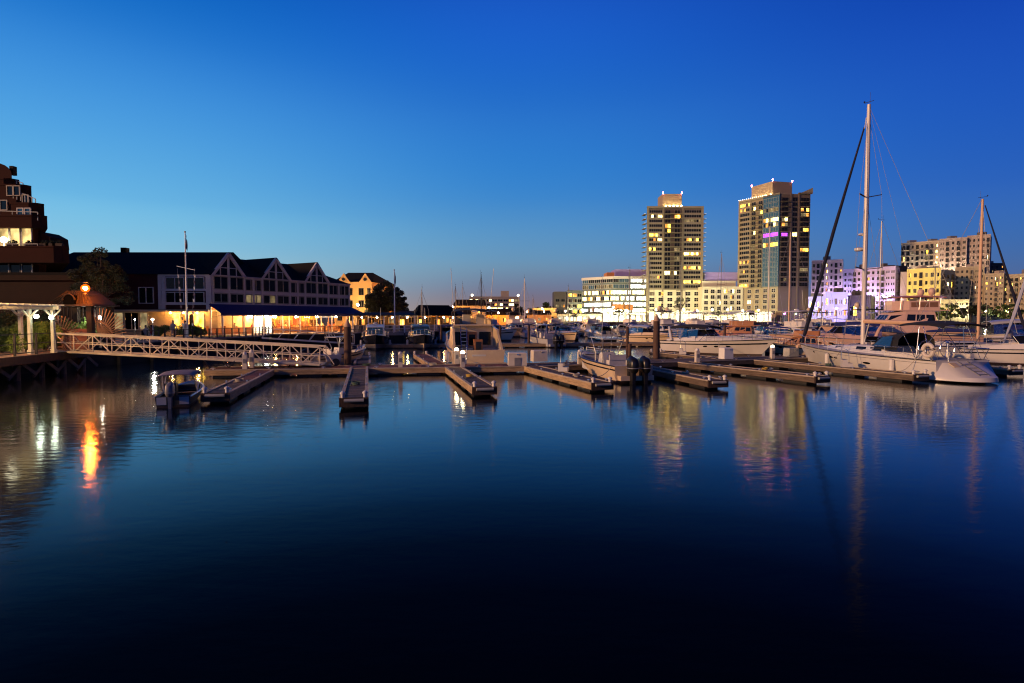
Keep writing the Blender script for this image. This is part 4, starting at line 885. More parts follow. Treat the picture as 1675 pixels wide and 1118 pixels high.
# flagpoles
def flagpole(label, px, py_top, Y, base, yard=True, flag=True):
    top = aty(px, py_top, Y); t = thing('flagpole', label, 'flagpole', (top.x, Y, base), 0); h = top.z-base
    m = MB(); m.lathe([(.11,0),(.09,h*.5),(.05,h)], 8); m.build('pole', M['white'], t, True); m = MB(); m.ball((0,0,h+.08), .1, 8, 6); m.build('finial', M['pilecap'], t)
    if yard:
        m = MB(); m.bar((-1.0,0,h*.66+.25),(1.0,0,h*.66-.2), .06); m.build('yardarm', M['white'], t)
        for s in (-1, 1):
            m = MB(); m.tube([(s*.95,0,h*.66),(s*.45,0,.6)], .015, 4); m.build('halyard', M['grey'], t)
            for k in range(9): zz = h*(.6-.058*k); x = s*lerp(.9,.5,k/9); m = MB(); m.sheet([(x-.05,-.02,zz),(x+.1,.02,zz),(x+.12,.0,zz-.34),(x-.03,.0,zz-.3)], .01); m.build('pennant', M['flag' if k % 2 else 'white'], t)
    if flag:
        rings = [[(.06+.03*k,.08*math.sin(k*1.3+j*.7),h-.15-j*.28-.14*k) for j in range(6)] for k in range(6)]
        m = MB(); m.loft(rings, False, False, False); m.build('flag', M['flag'], t, True)
def house(label, px, Y, w, h, mt, rm='roofdark'):
    x = aty(px, 515, Y).x; t = block('waterfront_house', label, [(x-w/2,Y),(x+w/2,Y),(x+w/2,Y+7),(x-w/2,Y+7)], LZ, LZ+h, mt, roof=False); f = Face(t, (x-w/2,Y), (x+w/2,Y)); n = max(2, int(w/2.6))
    for r_ in range(max(1, int(h/2.8))):
        for k in range(n): f.win((k+.5)*w/n, LZ+.8+r_*2.7, 1.1, 1.3, 2, 'framew', rnd.choice(['glass','e_warm','e_orange','e_dim']))
    m = MB(); m.add([(-.4,-.4,LZ+h),(w+.4,-.4,LZ+h),(w+.4,7.4,LZ+h),(-.4,7.4,LZ+h),(.3,3.5,LZ+h+1.9),(w-.3,3.5,LZ+h+1.9)], [(0,1,5,4),(1,2,5),(2,3,4,5),(3,0,4),(3,2,1,0)]); m.build('roof', M[rm], t)
for a_ in (('small lit waterfront house right of the dark pitched hut',712,128,8,2.8,'orangewall'),('low lit waterfront house left of the central cruiser top',738,150,10,3,'tanblock'),('two storey lit house behind the central cruiser bimini',768,165,9,5.6,'tanblock2'),('low orange-lit house below the distant office',800,170,12,3,'orangewall'),('low lit house right of the white fishing boat flybridge',835,185,9,3,'tanblock'),('small lit house left of the warehouse',882,240,10,3.4,'orangewall')): house(*a_)
flagpole('tall white flagpole with yardarm and drooping flag before the restaurant', 303, 381, 63, LZ)
flagpole('white flagpole with drooping flag in front of the dark round tree', 645, 443, 82, LZ, False)

# ================================================================== FAR BUILDINGS
FZ = LZ
# ---- left tower
def tower_left():
    a, b = (76.7,325), (108.2,325); zt = 66.0
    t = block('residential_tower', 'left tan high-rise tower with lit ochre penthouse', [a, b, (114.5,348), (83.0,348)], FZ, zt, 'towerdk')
    f = Face(t, a, b); L = f.L
    f.slab(-.3, .9, FZ, zt+.4, .35, 'pier', 'tower'); f.slab(L-.9, L+.3, FZ, zt+.4, .35, 'pier', 'tower'); f.slab(8.6, 9.5, FZ, zt-.4, .3, 'pier', 'tower'); f.slab(19.6, 20.5, FZ, zt-.4, .3, 'pier', 'tower')
    z0 = 20.0; fh = (zt-z0-1)/17
    litw = {(15,0):'e_white',(15,2):'e_warm',(14,1):'e_orange',(13,1):'e_warm',(12,1):'e_warm',(11,0):'e_warm',(10,0):'e_white',(10,1):'e_warm',(14,3):'e_dim',(8,0):'e_warm',(7,3):'e_white',(6,2):'e_warm',(3,1):'e_white',(3,2):'e_white',(2,0):'e_dim',(1,3):'e_warm',(8,2):'e_dim'}
    for i in range(17):
        z = z0+i*fh
        f.slab(.9, 8.6, z-.45, z+.45, .22, 'spandrel', 'tower'); f.slab(20.5, L-.9, z-.45, z+.45, .22, 'spandrel', 'tower')
        f.win(4.75, z+.5, 7.4, fh-1.0, 6, 'frame', litw.get((i,0),lit(.07))); f.win(L-5.8, z+.5, 9.6, fh-1.0, 7, 'frame', litw.get((i,3),lit(.07)))
        f.win(11.6, z+.05, 3.2, fh-.6, 2, 'frame', litw.get((i,1),lit(.07))); f.win(17.0, z+.05, 3.2, fh-.6, 2, 'frame', litw.get((i,2),lit(.07)))
        f.balc(14.55, z, 9.9, 1.6, 'tower')
        for sx in (-1, 1):
            x = -1.0 if sx < 0 else L+1.0; p_ = f.at(x, -.2); m = MB(); m.box(p_[0]-.9,p_[1],z-.15,p_[0]+.9,p_[1]+6,z+.05); m.build('side_balcony', M['tower'], t)
            m = MB(); p2 = f.at(x+sx*.4, .1); m.box(p2[0]-.5,p2[1]-.1,z+.08,p2[0]+.5,p2[1],z+.22); m.build('balcony_edge', M['e_tick'], t)  # pale ledge glows by itself, standing for the light on it
    f.slab(-.3, L+.3, zt-.5, zt+.6, .45, 'cornice', 'tower')
    f.slab(0, L, FZ, 20.0-.5, .25, 'lower_wall', 'podium')
    for i in range(4):
        for k in range(6): window(t, *f.at(3+k*5.1, .26), 6.2+i*3.3, f.rz, 3.0, 2.2, 2, 'framew', lit(.12), 2)
    m = MB(); px0, px1 = f.at(9.6, -4), f.at(20.6, -4); m.box(px0[0],px0[1],zt+.36,px1[0],px1[1]+11,zt+8.4); pn = m.build('penthouse', M['pent'], t)
    for k in range(5): m = MB(); p_ = f.at(10.8+k*2.2, -1.6); m.ball((p_[0],p_[1],zt+1.0), .45, 8, 5); m.build('roof_flood_lamp', M['e_bulbw2'], t)
    for x in (9.7, 20.4): p_ = f.at(x, -3.6); m = MB(); m.ball((p_[0],p_[1],zt+9.1), .36, 8, 5); m.tube([(p_[0],p_[1],zt+8.3),(p_[0],p_[1],zt+8.9)], .12, 5); m.build('beacon', M['e_red'], t)
M['e_bulbw2'] = emit('roof_flood', (1,.74,.34), 75); M['e_tick'] = emit('glowing_ledge', (1,.95,.85), .9)
tower_left()
def tower_right():
    a, b, c = (127.2,321), (139.8,300), (156.6,301.5); zt = 68.0
    t = block('residential_tower', 'right taller high-rise tower with blue glass corner and winged roof', [a, b, c, (160,330), (134,338)], FZ, zt, 'tower')
    f = Face(t, a, b); g_ = Face(t, b, c); L = f.L; z0 = 20; fh = (zt-z0-1)/18
    f.slab(15.2, L+.4, z0, zt+.4, .5, 'glass_bay', 'glassblue'); f.slab(6.9, 7.6, z0, zt, .3, 'pier', 'tower'); f.slab(-.3, .5, FZ, zt, .3, 'pier', 'tower')
    g_.slab(0, g_.L, FZ, zt, .1, 'side_wall', 'towerdk'); g_.slab(5.9, 6.7, FZ, zt+.5, .4, 'pier', 'towerdk'); g_.slab(10.2, 11, FZ, zt+.5, .4, 'pier', 'towerdk')  # right-hand face in the darker tan, its shade put into the colour
    la = {(17,0):'e_warm',(16,0):'e_dim',(16,1):'e_white',(13,2):'e_white',(12,2):'e_white',(10,2):'e_purple',(8,2):'e_warm',(8,1):'e_dim',(3,0):'e_dim',(15,2):'e_dim'}
    lb = {(15,0):'e_warm',(13,0):'e_white',(12,0):'e_white',(10,0):'e_purple',(10,1):'e_white',(9,0):'e_warm',(8,0):'e_warm',(15,2):'e_warm',(11,2):'e_warm',(7,2):'e_warm',(3,2):'e_dim',(14,2):'e_dim',(1,0):'e_dim'}
    for i in range(18):
        z = z0+i*fh
        f.slab(.5, 6.9, z-.4, z+.35, .22, 'spandrel', 'tower'); f.win(3.7, z+.4, 6.1, fh-.9, 5, 'frame', la.get((i,0),lit(.07)))
        f.win(9.2, z+.05, 2.6, fh-.6, 2, 'frame', la.get((i,1),lit(.07))); f.win(13.4, z+.05, 2.4, fh-.6, 2, 'frame', lit(.06)); f.balc(11.35, z, 7.3, 1.4, 'tower')
        window(t, *f.at(20.0, .51), z+.25, f.rz, 8.8, fh-.5, 6, 'frame', la.get((i,2),'glassblue'))
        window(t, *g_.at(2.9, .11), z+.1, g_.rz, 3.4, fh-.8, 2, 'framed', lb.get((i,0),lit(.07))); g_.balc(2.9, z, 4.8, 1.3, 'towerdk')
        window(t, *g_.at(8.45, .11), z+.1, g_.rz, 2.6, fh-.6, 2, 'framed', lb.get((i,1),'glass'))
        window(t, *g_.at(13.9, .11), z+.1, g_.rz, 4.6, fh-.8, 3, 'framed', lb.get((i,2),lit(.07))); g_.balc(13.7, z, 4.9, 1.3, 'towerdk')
    for i in range(5):
        for k in range(5): window(t, *f.at(2.4+k*4.9, .02), 5.4+i*2.9, f.rz, 2.4, 2.0, 2, 'framew', lit(.12), 2)
    f.slab(-.2, L+.4, zt-.4, zt+.7, .5, 'cornice', 'tower')
    for k in range(14): p_ = f.at(k*1.25, .6); m = MB(); m.ball((p_[0],p_[1],zt+.85), .15, 6, 4); m.build('cornice_light', M['e_small'], t)
    g_.slab(10, g_.L+.6, zt+.3, zt+.9, 1.0, 'cornice', 'towerdk')
    a_, b_ = g_.at(11.5, .9), g_.at(g_.L+.8, .9); m = MB(); m.extr([(a_[0],a_[1],zt+.9),(b_[0],b_[1],zt+.9),(b_[0],b_[1],zt+3.6)], (1.5,6,0)); m.build('roof_wing', M['tower'], t)
    q0, q1 = aty(1239,330,312), aty(1294,330,308); m = MB()
    p0 = (q0.x-a[0],320-a[1]); p1 = (aty(1263,330,306).x-a[0],306-a[1]); p2 = (q1.x-a[0]+.8,309-a[1]); p3 = (q1.x-a[0]-3,326-a[1]); m.prism([p0,p1,p2,p3], zt+.36, zt+8.2); m.build('penthouse', M['pent'], t)
    for k in range(6): x = lerp(p0[0],p1[0],k/5)-1.3; y = lerp(p0[1],p1[1],k/5)-.9; m = MB(); m.ball((x,y,zt+.9), .32, 8, 5); m.build('roof_flood_lamp', M['e_bulbw2'], t)
    for p_ in (p0,p1,p2): m = MB(); m.ball((p_[0],p_[1],zt+9.0), .38, 8, 5); m.tube([(p_[0],p_[1],zt+8.1),(p_[0],p_[1],zt+8.7)], .12, 5); m.build('beacon', M['e_red'], t)
    q = g_.at(-2, 5); m = MB(); m.prism([g_.at(-1,0.12), g_.at(-1,6), g_.at(14,6), g_.at(14,0.12)][::-1], FZ, 7.2); m.build('base_annex', M['towerdk'], t)
tower_right()
# ---- podium between the towers
t = block('podium_building', 'cream five storey block linking the two towers', [(106,318),(128.5,317.5),(130,335),(106,335)], FZ, 20.5, 'podium')
f = Face(t, (106,318), (128.5,317.5))
for i in range(5):
    for k in range(6):
        f.win(2.2+k*3.6, 4.6+i*3.15, 2.2, 2.1, 2, 'framew', lit(.15), 2)
        if k in (1, 3, 4): f.balc(2.2+k*3.6, 4.5+i*3.15, 3.2, .9, 'podium')
f.slab(0, f.L, 20.2, 20.9, .3, 'cornice', 'podium')
m = MB(); m.box(2,6,20.86,21,12,24.5); m.build('roof_storey', M['podium'], t); m = MB(); m.box(4,8,24.6,24,14,29.5); m.build('roof_plant', M['violet'], t)
# ---- glass office
a, b, c = (43.5,352), (59.5,336), (84,338)
t = block('glass_office', 'brightly lit glass office block left of the left tower', [a, b, c, (84,372), (50,372)], FZ, 27.6, 'spandrel')
f = Face(t, a, b); g_ = Face(t, b, c); fh = 3.55
for i in range(7):
    z = FZ+1.2+i*fh
    for k in range(5):
        w = f.L/5; pm = ['e_office','e_office','e_office','e_white','e_white','e_dim','glass'][i]
        if i >= 4 and rnd.random() < .4: pm = 'glassblue'
        f.win((k+.5)*w, z+.5, w-.08, fh-1.2, 3, 'framew', pm)
    for k in range(7):
        w = g_.L/7; pm = 'e_office'
        if i >= 5 and k < 3: pm = 'glassblue' if rnd.random() < .75 else 'glass'
        g_.win((k+.5)*w, z+.5, w-.08, fh-1.2, 3, 'framew', pm)
f.slab(-.3, f.L+.3, 26.4, 28.0, .7, 'roof_band', 'framew'); g_.slab(-.3, g_.L+.3, 26.4, 28.0, .7, 'roof_band', 'framew')
m = MB(); m.box(18.5,-9,28.1,40,6,32.6); m.build('roof_plant', M['violet'], t); m = MB(); m.box(14,-6,28.1,18.4,6,31.0); m.build('roof_plant', M['orangetile'], t)
m = MB(); p_ = g_.at(-.5, .4); p2 = g_.at(4.5, 3); m.box(p_[0],p_[1]-3,FZ,p2[0]+1,p_[1],11.5); m.build('terracotta_annex', M['orangetile'], t)
m = MB(); p_ = g_.at(6.5, .4); m.box(p_[0],p_[1]-2,8,p_[0]+5,p_[1],11.4); m.build('terracotta_annex', M['orangetile'], t)
# ---- smaller blocks left of it
t = block('small_glass_block', 'small green lit glass block left of the glass office', [(33.5,345),(42.6,346),(43,360),(33.5,360)], FZ, 19.8, 'spandrel'); f = Face(t, (33.5,345), (42.6,346))
for i in range(5):
    for k in range(3): f.win(1.6+k*3, 3+i*3.3, 2.5, 2.0, 2, 'frame', lit(.45))
t = block('dark_corner_block', 'dark grey block at the left end of the far quay buildings', [(25.5,345),(32.8,345),(33,360),(25.5,360)], FZ, 19.0, 'darkblock'); f = Face(t, (25.5,345), (32.8,345))
for i in range(4):
    for k in range(2): f.win(2+k*3.4, 3+i*3.4, 2.2, 1.7, 2, 'framed', lit(.3))
t = block('storage_building', 'low yellow-lit warehouse in front of dark trees', [(12.0,330),(26,331),(26,345),(12,345)], FZ, 8.9, 'orangewall'); f = Face(t, (12.0,330), (26,331))
for k in range(3): f.win(3+k*4, 2, 2.6, 2.2, 2, 'frame', lit(.3))
lamp('street_lamp', 'warm lamp in front of the low yellow-lit warehouse', (17,318,8.5), .35, 'e_wh', post=8.5-LZ)
# ---- distant office with lit strips
a, b = aty(768, 505, 420), aty(850, 505, 420)
t = block('distant_office', 'distant tan office with lit window strips above the central cruiser', [(a.x,420),(b.x,425),(b.x,445),(a.x,445)], FZ, aty(800,486,420).z, 'tanblock'); f = Face(t, (a.x,420), (b.x,425)); top = aty(800,486,420).z
for i in range(5):
    for k in range(9):
        f.win((k+.5)*f.L/9, top-3.4-i*3.1, f.L/9-.5, 1.7, 2, 'frame', 'e_white' if rnd.random() < .72 else 'glass')
m = MB(); m.box(23,5,top+.36,29,11,top+4.6); m.build('roof_plant', M['tanblock'], t)
for u in (2, f.L-1): p_ = f.at(u, -.5); m = MB(); m.ball((p_[0],p_[1],top+1.3), .8, 8, 5); m.tube([(p_[0],p_[1],top+.3),(p_[0],p_[1],top+.8)], .2, 5); m.build('roof_lamp', M['e_small'], t)
# ---- lavender-lit apartments
def apartments(label, a, b, z1, mt, floors, cols, plit, z0=FZ, depth=18, fm='frame', bal=(), name='apartment_block', lits=(), wfrac=.42, flood=None):
    d = (Vector(b)-Vector(a)).normalized(); n = Vector((-d.y, d.x))*depth
    poly = [a, b, (b[0]+n.x, b[1]+n.y), (a[0]+n.x, a[1]+n.y)]
    t = block(name, label, poly, z0, z1, mt); f = Face(t, a, b); fh = (z1-z0-3.0)/floors; cw = f.L/cols
    kinds = [('b' if k in bal else rnd.choice(['d','d','s','w','b' if cols > 6 else 'd'])) for k in range(cols)]
    for i in range(floors):
        z = z0+2.4+i*fh
        for k in range(cols):
            pm = 'e_white' if k in lits else lit(plit); u = (k+.5)*cw
            if kinds[k] == 'b':
                f.win(u, z+.05, cw*.6, fh-.9, 3, fm, pm); f.balc(u, z, cw*.86, 1.2, mt)
            elif kinds[k] == 'd': f.win(u, z+.7, cw*wfrac, fh*.48, 2, fm, pm)
            elif kinds[k] == 'w': f.win(u, z+.55, cw*.58, fh*.55, 3, 'frame', pm)
            else:
                f.win(u-cw*.2, z+.8, cw*.2, fh*.4, 1, fm, pm); f.win(u+cw*.2, z+.8, cw*.2, fh*.4, 1, fm, 'glass')
    for k in range(1, cols):
        if rnd.random() < .35: f.slab(k*cw-.12, k*cw+.12, z0, z1, .16, 'pilaster', mt)
    for i in (1, floors-1): f.slab(0, f.L, z0+2.4+i*fh-.3, z0+2.4+i*fh-.12, .12, 'band_course', mt)
    for k in range(max(1, int(f.L/9))):
        p_ = f.at(f.L*(k+.3+.4*rnd.random())/max(1, int(f.L/9)), -depth*.4); w_ = rnd.uniform(1.0,2.4); m = MB(); m.box(p_[0]-w_,p_[1]-1.5,z1+.36,p_[0]+w_,p_[1]+1.5,z1+rnd.uniform(1.4,3.2)); m.build('roof_plant', M[rnd.choice(['grey','tanblock','darkblock'])], t)
    f.slab(-.1, f.L+.1, z1-.5, z1+.5, .2, 'parapet', mt)
    if flood:
        for k in range(flood[1]):
            p_ = f.at((k+.5)*f.L/flood[1], flood[3]); m = MB(); m.ball((p_[0],p_[1],flood[2]), .35, 8, 5); q_ = f.at((k+.5)*f.L/flood[1], 0); m.bar((p_[0],p_[1],flood[2]-.4),(q_[0],q_[1],flood[2]-.4), .12); m.build('facade_light', M[flood[0]], t)
    return t, f
def gp(px, Y): return (aty(px, 500, Y).x, Y)
apartments('pinkish lavender apartment wing right behind the right tower', gp(1326,330), gp(1377,322), aty(1340,427,326).z, 'lavpink', 9, 7, .10, fm='framed', bal=(5,), lits=(3,), flood=('e_flood',3,16,7))
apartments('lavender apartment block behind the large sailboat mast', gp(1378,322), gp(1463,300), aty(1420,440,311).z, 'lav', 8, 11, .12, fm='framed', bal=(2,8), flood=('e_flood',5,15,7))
apartments('charcoal apartment block with balconies right of the lavender block', gp(1463.5,301), gp(1482,306), aty(1470,437,304).z, 'darkblock', 8, 3, .25, fm='framed', bal=(0,2))
apartments('bright yellow apartment block below the tall tan block', gp(1482,290), gp(1537,282), aty(1510,441,286).z, 'yellow', 6, 6, .10, fm='framed', bal=(2,))
apartments('dark red apartment wing right of the bright yellow block', gp(1537.3,283), gp(1560,292), aty(1545,444,288).z, 'tanblock', 6, 3, .2, fm='framed', bal=(0,2))
apartments('tall tan apartment block with a column of lit windows', gp(1471,360), gp(1533,345), aty(1500,397,352).z, 'tanblock2', 13, 8, .08, fm='framed', bal=(0,), lits=(7,), flood=('e_warmfill',3,30,9))
apartments('tall tan apartment block with dark balconies, middle of the high-rise row', gp(1533.3,345), gp(1578,336), aty(1555,391,340).z, 'tanblock', 14, 5, .06, fm='framed', bal=(1,3), flood=('e_warmfill',2,30,9))
apartments('tall grey apartment end block behind the second sailboat mast', gp(1578.3,338), gp(1616,331), aty(1597,386,334).z, 'tanblock', 14, 5, .08, fm='framed', bal=(4,))
apartments('tan apartment block in front of the tall high-rise row', gp(1560,300), gp(1608,292), aty(1585,438,296).z, 'tanblock2', 9, 6, .12, fm='framed', bal=(3,))
apartments('apartment block with big lit windows right of the second mast', gp(1608.5,290), gp(1640,284), aty(1620,449,287).z, 'tanblock2', 8, 4, .35, fm='framed', bal=(2,))
apartments('apartment block with lit top floor at the right edge', gp(1640.5,286), gp(1700,272), aty(1665,450,280).z, 'tanblock2', 8, 7, .25, fm='framed', bal=(1,4))
apartments('small round topped block with lit windows behind the right edge blocks', gp(1616.5,340), gp(1640,340), aty(1628,432,340).z, 'darkblock', 12, 3, .5, fm='framed')
# low violet and blue building
t, f = apartments('low periwinkle building with tall lit panes below the lavender block', gp(1348,285), gp(1386,280), aty(1365,480,283).z, 'bluewall', 2, 5, 1.0, fm='framew', name='low_building', wfrac=.6)
t, f = apartments('low violet-lit building beside the right tower base', gp(1322,292), gp(1347.5,288), aty(1335,487,290).z, 'bluewall', 2, 4, .8, fm='framew', name='low_building')
t, f = apartments('low dark building with a wide yellow lit window', gp(1386.5,282), gp(1424,276), aty(1400,485,279).z, 'darkblock', 1, 2, 1.0, fm='framed', name='low_building', wfrac=.6)
t, f = apartments('low brick building behind the red motor yacht', gp(1520,270), gp(1585,264), aty(1550,492,267).z, 'tanblock2', 3, 8, .2, fm='framed', name='low_building')
# shopfront strips on the far quay
def shops(label, p0, p1, z1, n, mt='tanblock2', pm='e_shop'):
    d = (Vector(p1)-Vector(p0)).normalized(); nn = Vector((-d.y, d.x))*7; t = block('shop_row', label, [p0, p1, (p1[0]+nn.x,p1[1]+nn.y), (p0[0]+nn.x,p0[1]+nn.y)], LZ+.05, z1, mt); f = Face(t, p0, p1)
    for k in range(n): f.win((k+.5)*f.L/n, LZ+.5, f.L/n-.7, z1-LZ-1.5, 3, 'framew', pm)
    f.slab(0, f.L, z1-.9, z1-.6, 1.8, 'canopy', 'framew')
shops('glaring lit shop row in front of the glass office', gp(912,318), gp(985,308), 5.2, 7)
shops('tall glaring shop pavilion in front of the glass office corner', gp(986,307), gp(1022,303), 7.6, 4, 'framew')
shops('lit shop row just left of the left tower', gp(1023,302.5), gp(1056,300), 5.8, 4)
shops('glaring lit shop row at the foot of the left tower', gp(1060,300), gp(1150,296), 6.8, 8)
shops('lit shop row between the two towers', gp(1152,295), gp(1200,292), 4.8, 5)
shops('lit shop row at the left foot of the right tower', gp(1201,291.5), gp(1262,288), 6.3, 5, 'framew')
# quay lamps
def quay_lamp(i, px, Y, z, mt, label, r=.34):
    q = aty(px, 510, Y); t = thing('quay_lamp', label, 'street lamp', (q.x, Y, LZ+.05), 0, 'lamps along the far quay')
    h = z-LZ; m = MB(); m.lathe([(.16,0),(.1,.6),(.07,h-.4)], 6); m.build('post', M['darkmetal'], t)
    m = MB(); m.ball((0,0,h), r, 8, 6); m.build('globe', M[mt], t, True)
ql = [(925,300,7),(952,302,7.5),(975,300,8),(1003,298,9),(1025,296,7.5),(1050,294,8),(1073,290,7.5),(1095,290,7),(1118,288,7.5),(1140,286,7),(1165,284,7.5),(1190,282,7.5),(1215,280,7),(1240,278,7.2)]
od = ['first','second','third','fourth','fifth','sixth','seventh','eighth','ninth','tenth','eleventh','twelfth','thirteenth','fourteenth','fifteenth']
for i, (px, Y, z) in enumerate(ql): quay_lamp(i, px, Y, z, 'e_quay', od[i]+' white lamp from the left along the bright far quay')
quay_lamp(0, 1283, 281, 5.5, 'e_magenta', 'small magenta lamp at the foot of the right tower', .28); quay_lamp(0, 1302, 281, 5.5, 'e_green', 'small green lamp at the foot of the right tower', .28)  # unseen lamps, set here for coloured streaks on the water
for i, (px, Y) in enumerate(((1335,279),(1368,268),(1400,272))): quay_lamp(i, px, Y, 8, 'e_violet', ['violet lamp at the low violet-lit building','violet lamp in front of the periwinkle building','violet lamp in front of the lavender block'][i], .3)
for i, (px, Y) in enumerate(((1495,274),(1523,262))): quay_lamp(i, px, Y, 9.5, 'e_yflood', ['yellow lamp left in front of the bright yellow block','yellow lamp right in front of the bright yellow block'][i], .3)
for i, (px, Y) in enumerate(((1580,262),(1612,258),(1648,256))): quay_lamp(i, px, Y, 6.5, 'e_quay', ['white lamp among trees left of the second mast','white lamp among trees right of the second mast','white lamp among trees at the right edge'][i], .22)
q = aty(872, 503, 160); lamp('street_lamp', 'orange sodium street lamp glowing between the central boats', (aty(846,522,136).x, 136, 3.6), .3, 'e_sod', post=3.6-LZ)
# trees on the far shore
for i, (px, Y, h, cr) in enumerate(((938,290,5.5,2.2),(1012,284,6.5,2.6),(1083,280,7,2.6),(1112,276,13,4.2),(1176,276,6,2.4),(1226,270,6,2.2))):
    q = aty(px, 510, Y); tree(od[i]+' quay tree from the left in front of the lit shops', (q.x, Y, LZ), h, cr, 'leafd', 420, .35, 18, seed=90+i, group='quay trees')
for i, (px, Y, h, cr, mt, lab) in enumerate(((1555,258,8,4.2,'leaf','green lit tree behind the red yacht flybridge'),(1588,256,9,4.8,'leafd','dark tree left of the second sailboat mast'),(1620,262,8.5,4.6,'leafd','dark tree right of the second sailboat mast'),(1652,252,9.5,5,'leaf','green tree below the right edge apartment block'),(1535,262,7,3.6,'leafb','bright green tree near the yellow block'),
        (868,300,7,4.5,'leafd','dark tree left of the low warehouse'),(890,350,12,7,'leafd','tall dark tree behind the low warehouse'),(812,240,5,4,'leafd','dark tree lit orange below the distant office'),(788,260,5,4,'leafd','dark tree left below the distant office'),(846,250,7,4,'leafd','dark tree right below the distant office'),
        (735,200,5,4,'leafd','dark tree above the finger docks at the far left bank'),(760,220,5,4,'leafd','dark tree behind the central cruiser top'),(715,190,5,3.5,'leafd','dark tree right of the dark pitched hut'))):
    q = aty(px, 510, Y); tree(lab, (q.x, Y, LZ), h, cr, mt, 2600, .5, 26, seed=60+i)
for i, (px, Y, z) in enumerate(((741,230,8),(775,235,10),(735,160,5),(800,190,7),(765,170,5.5),(748,190,6))):
    q = aty(px, 500, Y); lamp('street_lamp', ['distant orange street lamp above the far left bank','second distant orange street lamp left of the distant office','orange street lamp right of the dark pitched hut','orange street lamp below the distant office','low orange street lamp behind the central cruiser top','low orange street lamp behind the second dark cruiser'][i], (q.x, Y, z), .25, 'e_sodf', post=z-LZ)

for i, (px, Y, z) in enumerate(((700,112,4.2),(722,122,4.5),(752,140,5),(783,155,5.5),(815,165,5),(862,200,5.5),(890,225,6))):
    q = aty(px, 500, Y); lamp('street_lamp', od[i]+' orange shore lamp from the left along the low bank behind the boats', (q.x, Y, z), .2, 'e_sodf', post=z-LZ)

